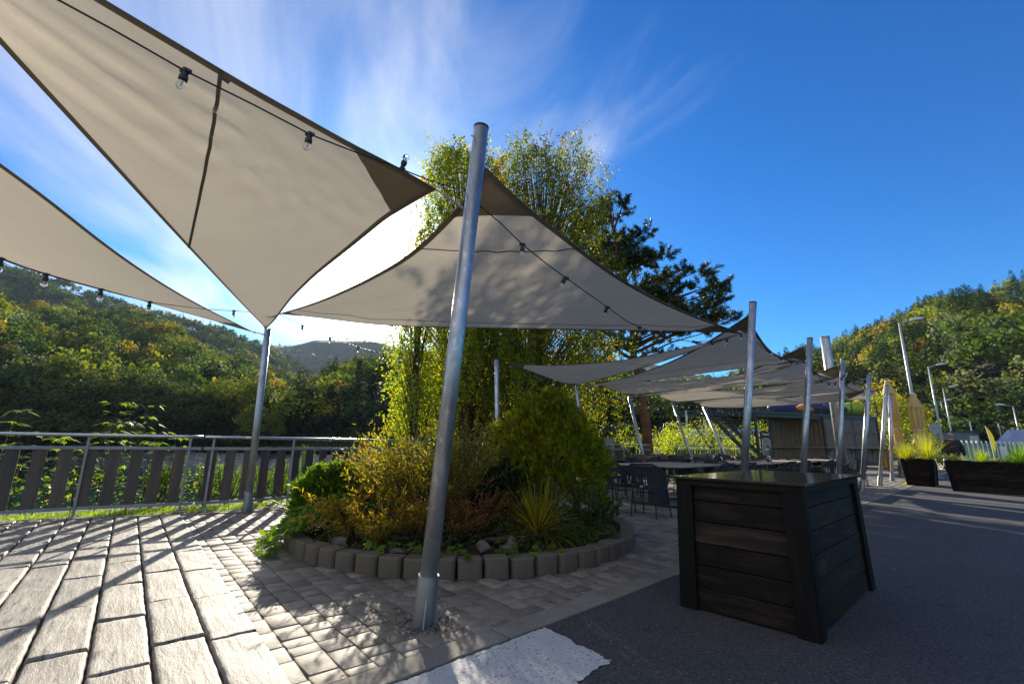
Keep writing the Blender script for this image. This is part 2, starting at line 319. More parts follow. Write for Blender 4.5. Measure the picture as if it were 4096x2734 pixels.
def npmesh(name, V, F, m, parent=None, C=None, smooth=False, UV=None):
    V = np.asarray(V, np.float32); F = np.asarray(F, np.int32); k = F.shape[1]
    me = bpy.data.meshes.new(name); me.vertices.add(len(V)); me.vertices.foreach_set('co', V.ravel())
    me.loops.add(F.size); me.loops.foreach_set('vertex_index', F.ravel())
    me.polygons.add(len(F)); me.polygons.foreach_set('loop_start', np.arange(0, F.size, k, dtype=np.int32))
    if C is not None:
        ca = me.color_attributes.new('Col', 'FLOAT_COLOR', 'POINT')
        c4 = np.ones((len(V), 4), np.float32); c4[:, :3] = C; ca.data.foreach_set('color', c4.ravel())
    if UV is not None:
        ul = me.uv_layers.new(name='UVMap'); ul.data.foreach_set('uv', np.asarray(UV, np.float32)[F.ravel()].ravel())
    me.update(calc_edges=True); me.validate()
    if smooth: me.polygons.foreach_set('use_smooth', [True] * len(me.polygons))
    me.materials.append(M[m]); o = bpy.data.objects.new(name, me); col.objects.link(o)
    if parent is not None: o.parent = parent
    return o
def unit(a): return a / (np.linalg.norm(a, axis=-1, keepdims=True) + 1e-9)
def leaves(P, D, L, W, up=None, fold=.0):
    """rhombic leaves: P base points, D directions, L lengths, W widths -> V (4n,3), F"""
    n = len(P); D = unit(D); r = rng.normal(size=(n, 3)) if up is None else up
    S = unit(np.cross(D, r)); L = np.broadcast_to(L, n)[:, None]; W = np.broadcast_to(W, n)[:, None]
    mid = P + D * L * .45
    V = np.stack([P, mid + S * W / 2, P + D * L, mid - S * W / 2], 1).reshape(-1, 3)
    return V, np.arange(4 * n).reshape(-1, 4)
def cmix(c, n, jit=.18, per=4):
    """random colours drawn from the list c, with a brightness jitter, repeated for the vertices of each leaf"""
    c = np.array(c, float); w = c[rng.integers(0, len(c), n)]; w = w * (1 + rng.normal(0, jit, (n, 1))); return np.repeat(np.clip(w, .002, 1), per, 0)
def cat(parts):
    V = []; F = []; C = []; b = 0
    for v, f, c in parts: V.append(v); F.append(f + b); C.append(c); b += len(v)
    return np.concatenate(V), np.concatenate(F), np.concatenate(C)

# ------------------------------------------------------------------ ground, lake, road
def smooth(x, a, b): t = np.clip((x - a) / (b - a), 0, 1); return t * t * (3 - 2 * t)
def gz(x, y):
    x = np.asarray(x, float); y = np.asarray(y, float)
    n = x * KN[0] + y * KN[1]; s = n - 9.6 - .05 * np.clip(x * KA[0] + y * KA[1] - 10, 0, 30)
    lm = 1 - .9 * smooth(x - .12 * y, 2, 22)
    z = -.07 - 3.6 * smooth(s, 1.2, 8.0) * lm
    z = z + (2.2 + 3.6 * lm) * smooth(y + np.maximum(x, 0) * .2, 79, 98) * (1 - smooth(x, 30, 60))
    return z
def ground_sheet():
    xs = np.unique(np.concatenate([np.linspace(-900, -60, 15), np.linspace(-60, 60, 121), np.linspace(60, 900, 15)]))
    ys = np.unique(np.concatenate([np.linspace(-200, -10, 8), np.linspace(-10, 110, 141), np.linspace(110, 1500, 20)]))
    X, Y = np.meshgrid(xs, ys); Z = gz(X, Y); V = np.stack([X, Y, Z], -1).reshape(-1, 3); w = len(xs)
    i = np.arange(len(ys) - 1)[:, None] * w + np.arange(w - 1)[None]; F = np.stack([i, i + 1, i + 1 + w, i + w], -1).reshape(-1, 4)
    tag(npmesh('ground', V, F, 'grassground', smooth=True), kind='structure')
ground_sheet()
w = MB(); w.add([(-700, 6, -3.1), (26, 6, -3.1), (26, 84, -3.1), (-700, 84, -3.1)], [(0, 1, 2, 3)]); tag(w.build('lake', 'water'), kind='structure')
# opposite shore: stone pitching
def shore():
    xs = np.linspace(-220, 24, 400); rows = [(-3.4, 79.5), (-2.6, 81.3), (-1.9, 83.0), (-1.2, 84.8), (-1.1, 85.6)]
    V = []
    for z, y in rows:
        for x in xs: V.append((x, y + rng.normal(0, .25), z + rng.normal(0, .12)))
    k = len(xs); F = [(r * k + i, r * k + i + 1, (r + 1) * k + i + 1, (r + 1) * k + i) for r in range(len(rows) - 1) for i in range(k - 1)]
    tag(npmesh('stone_shore', V, F, 'stones'), kind='structure')
shore()
# asphalt, kerb, sub-base of the paving
def strip(name, m, a0, a1, n0, n1, z, th=.05):
    b = MB(); P = [AN(a0, n0, z - th), AN(a1, n0, z - th), AN(a1, n1, z - th), AN(a0, n1, z - th)]
    b.hexa(P + [p + (0, 0, th) for p in P]); return tag(b.build(name, m), kind='structure')
strip('asphalt_road', 'asphalt', -14, 60, -40, 2.10, 0, .06)
def patch(name, cs, z):
    pts = []
    for i in range(len(cs)):
        p = np.array(cs[i]); q = np.array(cs[(i + 1) % len(cs)]); k = max(2, int(np.linalg.norm(q - p) / .06))
        for t in range(k): pts.append(p + (q - p) * t / k + rng.normal(0, .006, 2))
    b = MB(); b.add([AN(a, n, z) for a, n in pts], [tuple(range(len(pts)))[::-1]]); tag(b.build(name, 'asphalt_patch'), kind='structure')
M['asphalt_patch'] = mat('asphalt_patch', (.030, .029, .031), .88, noise=[(2, (.038, .036, .037), 1.5), (55, (.09, .088, .086), 2.2, 3, (1, 1, 1), (.58, .68))], bump=[(110, .8, .007)])
patch('asphalt_repair', [(4.6, -1.2), (7.4, -1.35), (7.5, -.55), (4.7, -.35)], .003)
strip('paving_bed', 'sand', -14, 44, 2.285, 9.35, -.018, .04)
def kerb():
    b = MB(); a = -8.0
    while a < 44:
        L = 1.0; p = [AN(a + .007, 2.105, -.06), AN(a + L - .007, 2.105, -.06), AN(a + L - .007, 2.28, -.06), AN(a + .007, 2.28, -.06)]
        b.hexa(p + [q + (0, 0, .068) for q in p]); a += L
    tag(b.build('kerb', 'kerb', bevel=.006), kind='structure')
kerb()
# worn white marking on the asphalt (real sheet, irregular border)
def marking():
    cs = [(1.16, 2.085), (2.27, 2.085), (2.20, 1.56), (1.15, 1.50), (.2, 1.45), (.2, 2.085)]
    pts = []
    for i in range(len(cs)):
        p = np.array(cs[i]); q = np.array(cs[(i + 1) % len(cs)]); k = max(2, int(np.linalg.norm(q - p) / .02))
        for t in range(k): pts.append(p + (q - p) * t / k + (rng.normal(0, .007, 2) + np.array([.006 * math.sin(t * .7 + i), .008 * math.sin(t * .43 + 2 * i)]) if i != 0 and i < 4 else rng.normal(0, .004, 2)))
    b = MB(); b.add([AN(a, n, .004) for a, n in pts], [tuple(range(len(pts)))[::-1]]); tag(b.build('road_marking', 'paint'), kind='structure')
marking()

JJ = np.array([-.633, .774]); JC = np.array([.774, .633])
def edge_c(cc):                    # where the paving ends at the fence, along j, for a column c
    return np.interp(cc, [-6, -1.13, -.46, .51, 1.58, 2.05], [9.9, 9.12, 8.98, 8.65, 8.32, 8.35])
def slabs():
    V = []; F = []; UV = []; b = 0; nu, nv = 17, 48
    for c in np.arange(-6, 2.01):
        c0 = .005 + c * .2475; L = .855
        j = -2.9 + rng.uniform(0, .8) * 0 + (.14 if int(c) % 2 else -.02)
        j += (c * .37) % .3
        while True:
            jm = edge_c(c0 + .12)
            if j > jm - .15: break
            j1 = min(j + L, jm); ox, oy = rng.uniform(0, 50, 2); tilt = rng.normal(0, .0025, 2); zz = rng.normal(0, .003)
            ph = rng.uniform(0, 6, 6)
            u = np.concatenate([[0, .025], np.linspace(.05, .95, nu - 4), [.975, 1]]); v = np.concatenate([[0, .008], np.linspace(.02, .98, nv - 4), [.992, 1]]); U_, V_ = np.meshgrid(u, v)
            wob = .0015 * np.sin(V_ * 9 + ph[0]) + .0012 * np.sin(V_ * 33 + ph[1])
            x = c0 + .0065 + U_ * (.2475 - .013) + wob * (np.abs(U_ - .5) * 2)
            y = j + .006 + V_ * (j1 - j - .012) + .004 * np.sin(U_ * 11 + ph[2]) * (np.abs(V_ - .5) * 2)
            e = np.minimum(np.minimum(U_, 1 - U_) * .24 / .011, np.minimum(V_, 1 - V_) * (j1 - j) / .011)
            z = .013 + zz - .014 * (1 - np.clip(e, 0, 1)) ** 2 + tilt[0] * (U_ - .5) * 2 + tilt[1] * (V_ - .5) * 2
            z += .0007 * np.sin(U_ * 46 + 3 * np.sin(V_ * 3 + ph[3]) + ph[4]) * np.clip(e, 0, 1) + .0009 * np.sin(V_ * 9 + U_ * 5 + ph[5]) + rng.normal(0, .0004, z.shape)
            top = np.stack([JJ[0] * y + JC[0] * x, JJ[1] * y + JC[1] * x, z], -1).reshape(-1, 3)
            idx = np.arange(nu * nv).reshape(nv, nu)
            f = np.stack([idx[:-1, :-1], idx[:-1, 1:], idx[1:, 1:], idx[1:, :-1]], -1).reshape(-1, 4)
            ring = np.concatenate([idx[0, :], idx[1:, -1], idx[-1, -2::-1], idx[-2:0:-1, 0]])
            low = top[ring].copy(); low[:, 2] = -.03; k = len(ring); li = nu * nv + np.arange(k)
            fs = np.stack([li, np.roll(li, -1), np.roll(ring, -1), ring], -1)
            V.append(top); V.append(low); F.append(f + b); F.append(fs + b)
            uv = np.stack([x + ox, y + oy], -1).reshape(-1, 2); UV.append(uv); UV.append(uv[ring]); b += nu * nv + k
            j += L
    tag(npmesh('slab_paving', np.concatenate(V), np.concatenate(F), 'plank', smooth=True, UV=np.concatenate(UV)), kind='structure')
slabs()
BED = np.array([-.55, 6.12]); BR = 1.98
def pavers():
    V = []; F = []; b = 0
    cpos = .512
    while cpos < 33:
        wdt = .153; cm = cpos + wdt / 2
        # kerb side limit: n > 2.29
        jn = JJ @ KN; cn = JC @ KN
        j = (2.29 - cm * cn) / jn - .02 + rng.uniform(-.12, 0); first = True
        jmax = edge_c(cm) if cm < 2.05 else (9.35 - cm * cn) / jn
        while j < jmax - .03:
            L = random.choice([.125, .165, .20, .25]) if cm < 14 else .25
            jl = (2.292 - (cm + wdt / 2 * np.sign(cn)) * cn) / jn; j0 = j
            if j0 < jl: j0 = jl
            j1 = min(j + L, jmax)
            if j1 - j0 > .03:
                g = .0024; x0, x1, y0, y1 = cpos + g, cpos + wdt - g, j0 + g, j1 - g
                ctr = JC * (x0 + x1) / 2 + JJ * (y0 + y1) / 2
                if np.linalg.norm(ctr - BED) > BR + .08:
                    z = rng.normal(0, .0016); iy = min(.008, (y1 - y0) * .3); ix = .008
                    t = rng.normal(0, .0015, 4); jt = rng.normal(0, .0018, (4, 2))
                    for (ax, ay), zt in ((0, z - .007), (0, z - .03))[:0]: pass
                    ring = [(x0, y0), (x1, y0), (x1, y1), (x0, y1)]; rin = [(x0 + ix, y0 + iy), (x1 - ix, y0 + iy), (x1 - ix, y1 - iy), (x0 + ix, y1 - iy)]
                    P = [(q[0] + jt[i, 0], q[1] + jt[i, 1], -.03) for i, q in enumerate(ring)] + [(q[0] + jt[i, 0], q[1] + jt[i, 1], z - .0045) for i, q in enumerate(ring)] + [(q[0], q[1], z + t[i]) for i, q in enumerate(rin)]
                    V += [(JC[0] * p[0] + JJ[0] * p[1], JC[1] * p[0] + JJ[1] * p[1], p[2]) for p in P]
                    F.append((b + 8, b + 9, b + 10, b + 11))
                    for i in range(4):
                        k = (i + 1) % 4; F.append((b + i, b + k, b + 4 + k, b + 4 + i)); F.append((b + 4 + i, b + 4 + k, b + 8 + k, b + 8 + i))
                    b += 12
            j += L
        cpos += wdt
    o = npmesh('block_paving', np.array(V), np.array(F), 'paver')
    # each block its own shade (that is how such mixes are sold)
    nt = M['paver'].node_tree; N = nt.nodes; L = nt.links; geo = N.new('ShaderNodeNewGeometry'); bs = N['Principled BSDF']; src = bs.inputs['Base Color'].links[0].from_socket
    mr = N.new('ShaderNodeMapRange'); mr.inputs['To Min'].default_value = .62; mr.inputs['To Max'].default_value = 1.25; L.new(geo.outputs['Random Per Island'], mr.inputs[0])
    hs = N.new('ShaderNodeHueSaturation'); L.new(src, hs.inputs['Color']); L.new(mr.outputs[0], hs.inputs['Value']); L.new(hs.outputs[0], bs.inputs['Base Color'])
    tag(o, kind='structure')
pavers()
# pale border strip by the fence and the lawn strip behind it
def border():
    b = MB()
    cs = [-6, -3, -1.13, -.46, .51, 1.58, 2.05, 2.3]
    P = [JC * c + JJ * (edge_c(c) + .01) for c in cs]; P += [KA * a + KN * 9.36 for a in (7, 44)]
    P[7] = KA * 4.2 + KN * 9.0
    out = []
    for i, p in enumerate(P):
        t = P[min(i + 1, len(P) - 1)] - P[max(i - 1, 0)]; t /= np.linalg.norm(t); out.append(p + np.array([-t[1], t[0]]) * .09)
    for i in range(len(P) - 1):
        q = [(*P[i], -.05), (*P[i + 1], -.05), (*out[i + 1], -.05), (*out[i], -.05)]; b.hexa([np.array(x) for x in q] + [np.array(x) + (0, 0, .062) for x in q])
    tag(b.build('border_stones', 'kerb', bevel=.004), kind='structure')
    return out
BORD = border()

# ------------------------------------------------------------------ hills and forests
def azel(px, py): d = ray(px, py); return math.atan2(d[0], d[1]), d[2] / math.hypot(d[0], d[1])
def hill(name, sil, r0, r1, tree_h, m='hill', z0=-1.0, shape=1.0, back=1.5, nseg=70, nr=16, rvar=0):
    T = sorted(azel(*p) for p in sil); az = np.linspace(T[0][0], T[-1][0], nseg); te = np.interp(az, [t[0] for t in T], [t[1] for t in T])
    def H(a, r):
        e = np.interp(a, az, te); zr = CAM_H + r1 * e - tree_h; t = np.clip((r - r0) / (r1 - r0), 0, back)
        bump = (.05 * np.sin(a * 23 + r * .013) + .04 * np.sin(a * 57 + 2 + r * .021)) * np.clip(t * (1 - t) * 4, 0, 1)
        up = z0 + (zr - z0) * (np.minimum(t, 1) ** shape + bump); return np.where(t > 1, zr - (t - 1) * (r1 - r0) * .5, up)
    rr = np.concatenate([np.linspace(r0, r1, nr), [r1 * 1.1, r1 * 1.3]]); back_ = None
    Aa, Rr = np.meshgrid(az, rr); Z = H(Aa, Rr); V = np.stack([np.sin(Aa) * Rr, np.cos(Aa) * Rr, Z], -1).reshape(-1, 3)
    k = len(az); i = np.arange(len(rr) - 1)[:, None] * k + np.arange(k - 1)[None]; F = np.stack([i, i + 1, i + 1 + k, i + k], -1).reshape(-1, 4)
    tag(npmesh(name, V, F, m, smooth=True), kind='structure')
    return H, az[0], az[-1]
# prototypes of far trees: arrays of unit-height leaf quads + relative colour
def proto_decid(n=420, seed=0, leaf=.055, wid=.36):
    g = np.random.default_rng(seed); k = 26
    u = g.normal(size=(k, 3)); u /= np.linalg.norm(u, axis=1)[:, None]; u[:, 2] = np.abs(u[:, 2]) * 1.1 - .35
    c = u * np.array([wid, wid, .40]) * g.uniform(.55, 1, (k, 1)) + (0, 0, .58); rad = g.uniform(.09, .17, k)
    w = g.integers(0, k, n); d = g.normal(size=(n, 3)); d /= np.linalg.norm(d, axis=1)[:, None]; d[:, 2] = d[:, 2] * .75 + .12
    P = c[w] + d * rad[w][:, None] * g.uniform(.75, 1.02, (n, 1))
    nn = unit(d + g.normal(0, .38, (n, 3)) + (0, 0, .25)); D = unit(np.cross(nn, g.normal(size=(n, 3)))); S = np.cross(D, nn); L = g.uniform(.6, 1.3, (n, 1)) * leaf
    V = np.stack([P - D * L * .5, P + S * L * .5, P + D * L * .6, P - S * L * .5], 1); return V, np.repeat(g.normal(0, .16, n), 4).reshape(n, 4)
def proto_conif(n=420, seed=0, wid=.20, leaf=.05):
    g = np.random.default_rng(seed); lv = int(16); t = np.clip((g.integers(0, lv, n) + g.uniform(-.55, .55, n)) / lv, 0, .99); h = .06 + .88 * t ** .85
    rad = wid * (1.02 - h) / .9 * (1 + .16 * g.normal(size=n)); s = g.uniform(.15, 1, n) ** .6; nb = 9
    a = g.integers(0, nb, n) * 2 * math.pi / nb + t * 40 + g.normal(0, .16, n)
    P = np.stack([np.cos(a) * rad * s, np.sin(a) * rad * s, h - s * rad * .35 + g.normal(0, .004, n)], 1)
    D = unit(np.stack([np.cos(a), np.sin(a), -.25 + 0 * a], 1) + g.normal(0, .25, (n, 3))); S = unit(np.cross(D, (0, 0, 1))) ; L = leaf * (1.15 - h)[:, None] * g.uniform(.7, 1.3, (n, 1)) + .008
    V = np.stack([P - D * L * .5, P + S * L * .45, P + D * L * .8, P - S * L * .45], 1); return V, np.repeat(g.normal(0, .13, n), 4).reshape(n, 4)
YEL = [(.15, .18, .015), (.19, .19, .012), (.22, .17, .012)]; GRN = [(.050, .085, .014), (.075, .11, .016), (.032, .060, .016), (.10, .13, .016)]; CON = [(.014, .036, .020), (.020, .045, .024), (.011, .028, .018)]; PALE = [(.16, .18, .09), (.13, .16, .08)]
def forest(name, hl, n, rr, h, mix, faces=300, seed=1, clear=None, leafk=1.0, rpow=1.0, label=None, sink=.06, m='leaffar'):
    """mix = weights of (yellow-green decid, green decid, conifer, pale)"""
    H, a0, a1 = hl; g = np.random.default_rng(seed)
    pd = [proto_decid(faces, 10 + i, .055 * leafk * (420 / faces) ** .45) for i in range(5)]; pc = [proto_conif(faces, 30 + i, leaf=.05 * leafk * (420 / faces) ** .45) for i in range(4)]
    u = g.uniform(0, 1, n) ** rpow; r = np.sqrt(rr[0] ** 2 + u * (rr[1] ** 2 - rr[0] ** 2)); a = g.uniform(a0, a1, n)
    Vs = []; Cs = []
    mixc = np.cumsum(mix) / sum(mix); h = h * .92
    patchn = np.sin(a * 31 + r * .02) + np.sin(a * 17 - r * .031 + 1.3)
    for i in range(n):
        z = float(H(a[i], r[i])); q = (g.uniform() + .10 * patchn[i]) % 1; kind = int(np.searchsorted(mixc, q)); kind = min(kind, 3)
        con = kind == 2; V, s = (pc if con else pd)[g.integers(0, 4)]
        hh = h * g.uniform(.65, 1.2) * (1.18 if con else 1); hsink = sink; th = g.uniform(0, 6.28); c, sn = math.cos(th), math.sin(th); w = hh * g.uniform(.85, 1.2)
        X = V[..., 0] * c - V[..., 1] * sn; Y = V[..., 0] * sn + V[..., 1] * c
        x0, y0 = math.sin(a[i]) * r[i], math.cos(a[i]) * r[i]
        Vs.append(np.stack([X * w + x0, Y * w + y0, V[..., 2] * hh + z - hsink * hh], -1).reshape(-1, 3))
        base = np.array([YEL, GRN, CON, PALE][kind])[g.integers(0, 2 if kind == 3 else 3)] * g.uniform(.6, 1.45)
        Cs.append(base[None] * np.clip(1 + s.reshape(-1, 1), .3, 2))
    V = np.concatenate(Vs); C = np.concatenate(Cs); F = np.arange(len(V)).reshape(-1, 4)
    o = npmesh(name, V, F, m, C=C); tag(o, label, None, None, 'stuff'); o['category'] = 'forest'
    return o
hB = hill('distant_ridge', [(-900, 1200), (200, 1300), (900, 1350), (1080, 1366), (1170, 1371), (1260, 1347), (1500, 1349), (1560, 1369), (1800, 1420), (2200, 1470), (2420, 1470), (2520, 1446), (2620, 1444), (2800, 1490), (3000, 1540)], 1000, 1700, 12, z0=-3, shape=.8)
forest('distant_forest', hB, 2600, (1150, 1700), 15, (.1, .5, 1.2, 0), 34, 3, leafk=1.0, rpow=.6, label='bluish hazy forest on the far ridge closing the valley', m='leafbank')
hA = hill('left_mountain', [(-1600, 600), (-600, 880), (0, 1052), (250, 1118), (480, 1196), (620, 1241), (800, 1290), (900, 1306), (970, 1344), (1070, 1374), (1180, 1444), (1300, 1520), (1400, 1580)], 380, 820, 13, z0=5, shape=.9)
forest('mountain_forest', hA, 2700, (405, 830), 19, (.06, .8, .45, 0), 120, 4, rpow=.8, label='dark green forest high on the left mountainside', m='leafbank')
hC = hill('left_slope', [(-1600, 850), (-600, 1080), (0, 1190), (350, 1205), (520, 1232), (640, 1275), (720, 1318), (820, 1372), (920, 1410), (1050, 1446), (1170, 1496), (1280, 1546), (1500, 1640)], 115, 390, 13, z0=-.5, shape=.95)
forest('slope_forest', hC, 1150, (118, 392), 15, (.28, .9, .16, .12), 430, 5, label='mixed green and yellowing forest on the slope across the lake', m='leafbank')
hD = hill('wooded_spur', [(1020, 1640), (1150, 1575), (1230, 1505), (1290, 1470), (1400, 1432), (1480, 1415), (1560, 1405), (1700, 1395), (2000, 1390), (2300, 1385), (2450, 1415), (2550, 1490), (2650, 1570), (2780, 1660)], 92, 210, 13, z0=-.5, shape=.9)
forest('spur_forest', hD, 330, (92, 212), 15, (.22, .45, .9, 0), 520, 6, label='dark conifers with yellow-green crowns on the spur behind the birch', m='leafbank')
hF = hill('back_hill', [(2300, 1520), (2500, 1530), (2700, 1505), (2900, 1482), (3100, 1450), (3300, 1440)], 380, 760, 12, z0=2, shape=.85)
forest('back_hill_forest', hF, 620, (390, 770), 17, (.18, .5, .7, 0), 160, 7, label='blue-green forest on the hill seen under the shade sails')
hM = hill('meadow_slope', [(2480, 1745), (2600, 1712), (2700, 1690), (2850, 1686), (3000, 1700), (3150, 1725)], 55, 120, 0, 'meadow', z0=-.2)
forest('meadow_edge_forest', (lambda a, r: hM[0](a, np.minimum(r, 120)), hM[1], hM[2]), 70, (122, 150), 13, (.5, .7, .5, .2), 420, 8, label='mixed trees along the upper edge of the yellow meadow')
hE = hill('right_hillside', [(2900, 1560), (3040, 1470), (3100, 1432), (3180, 1398), (3300, 1368), (3500, 1297), (3620, 1247), (3730, 1205), (3900, 1150), (4096, 1085), (4500, 960), (5000, 850)], 100, 330, 13, z0=-.3, shape=.9)
forest('hillside_forest', hE, 820, (112, 334), 15, (.34, .42, 1.15, .10), 560, 9, label='sunlit mixed forest with yellow crowns on the right hillside')
forest('hillside_edge_forest', hE, 260, (92, 122), 11, (.16, .6, .9, .1), 520, 19, sink=.30, label='dense dark edge of the forest at the foot of the right hillside')
forest('slope_edge_forest', hC, 160, (100, 125), 9, (.16, .9, .3, .05), 420, 20, sink=.30, label='dense lower edge of the forest behind the bank trees', m='leafbank')

ORD = 'first second third fourth fifth sixth seventh eighth ninth tenth eleventh twelfth thirteenth fourteenth fifteenth sixteenth seventeenth eighteenth nineteenth twentieth'.split() + ['twenty-' + q for q in 'first second third fourth fifth sixth seventh eighth ninth'.split()] + ['thirtieth', 'thirty-first', 'thirty-second']
# ------------------------------------------------------------------ sail posts
def post(base, top, label, r=.054, sleeve=True, group='galvanised posts carrying the shade sails', cat_='post', n=28, name='sail_post', eyes=True):
    base = np.array(base, float); top = np.array(top, float); t = empty(name, base, 0, label, cat_, group)
    d = top - base; L = np.linalg.norm(d); ax = d / L; z = np.zeros(3)
    MB().tube([ax * .0 + z, ax * L], r, n).build('pole', 'galv', t, smooth=False).data.polygons.foreach_set('use_smooth', [True] * n + [False, False])
    MB().lathe([(r + .002, 0), (r + .002, .012), (r - .004, .015)], ax * (L - .003), n, ax).build('end_cap', 'blacktrim', t)
    if sleeve:
        s = MB(); s.lathe([(r + .003, -.02), (r + .011, -.02), (r + .011, .285), (r + .003, .285)], ax * 0, n, ax); s.build('sleeve', 'sleeve', t)
        f = MB()
        for k in range(3):
            a = k * math.pi / 2 - 1.38; e = np.array([math.cos(a), math.sin(a), 0]); p0 = e * (r + .010); sd = np.array([-e[1], e[0], 0]) * .004
            q = [p0, p0 + e * .034, p0 + e * .030 + np.array([0, 0, .02]), p0 + np.array([0, 0, .165]) + ax * [1, 1, 0] * .16]
            f.add([x - sd for x in q] + [x + sd for x in q], [(0, 1, 2, 3), (7, 6, 5, 4), (0, 4, 5, 1), (1, 5, 6, 2), (2, 6, 7, 3), (3, 7, 4, 0)])
        f.build('fins', 'sleeve', t)
    if eyes:
        for h in (L - .10, L - .55):
            b = MB(); p = ax * h; e = np.array([KA[0], KA[1], 0]); b.tube([p - e * (r + .03), p + e * (r + .02)], .006, 8); b.lathe([(.011, 0), (.011, .009)], p + e * (r + .006), 6, e)
            b.build('bolt', 'steel', t)
    return t
mainB = G(1692, 2494); mainT = A(1925, 512, 2.92)
T = {}; B_ = {}
def basexn(px, n):                      # post foot seen at px, standing n from the kerb line
    best = min((abs(np.linalg.norm(0) + _px(AN(a, n)) - px), a) for a in np.arange(2, 40, .02)); return AN(best[1], n)
def _px(p): v = p - CAM; return 2048 + FOC * (v @ _r) / (v @ _f)
roadposts = [('nearest thick galvanised post in front of the shrub bed', mainB, mainT),
             ('galvanised post rising behind the black wooden box, tallest right of the pine', basexn(2966, 2.75), A(3012, 1210, 6.75)),
             ('galvanised post behind the middle of the black box, with a sail peak on its left', basexn(3206, 2.75), A(3240, 1353, 8.9)),
             ('galvanised post at the right half of the black box, wrapped with a bunch of bulbs', basexn(3352, 2.75), A(3372, 1438, 10.8)),
             ('galvanised post standing free to the right of the black box', G(3447, 1963), A(3477, 1499, 12.4)),
             ('galvanised post left of the folded beige parasol', G(3519, 1940), A(3546, 1541, 14.4)),
             ('galvanised post right in front of the folded beige parasol', G(3569, 1922), A(3560, 1578, 16.6))]
for l, b, t in roadposts: post(b, t, l)
def lakepost(px, py, Y, bx, a, n):
    return AN(a, n), A(px, py, Y)
lb = [('galvanised post by the slatted fence with the lowest sail corners', G(988, 2042), A(1072, 1318, 7.55)),
      ('galvanised post between the birch and the round conifer', AN(7.35, 8.2), A(1986, 1437, 10.95)),
      ('galvanised post half hidden behind the top of the round conifer', AN(11.0, 8.3), A(2302, 1545, 13.6)),
      ('galvanised post in front of the reddish pine trunk', AN(14.0, 8.2), A(2513, 1577, 16.4)),
      ('galvanised post against the bright yellow-green bushes', AN(17.5, 8.2), A(2689, 1604, 19.0)),
      ('galvanised post in front of the steel staircase', AN(20.7, 8.1), A(2813, 1626, 21.5))]
LB = []
for l, b, t in lb: post(b, t, l); LB.append(t)
mastB = G(3378, 1893); post(mastB, A(3299, 1345, 20.2), 'very thick zinc mast leaning behind the sails by the container bar', r=.19, sleeve=False, group=None, cat_='mast', name='mast', eyes=False)

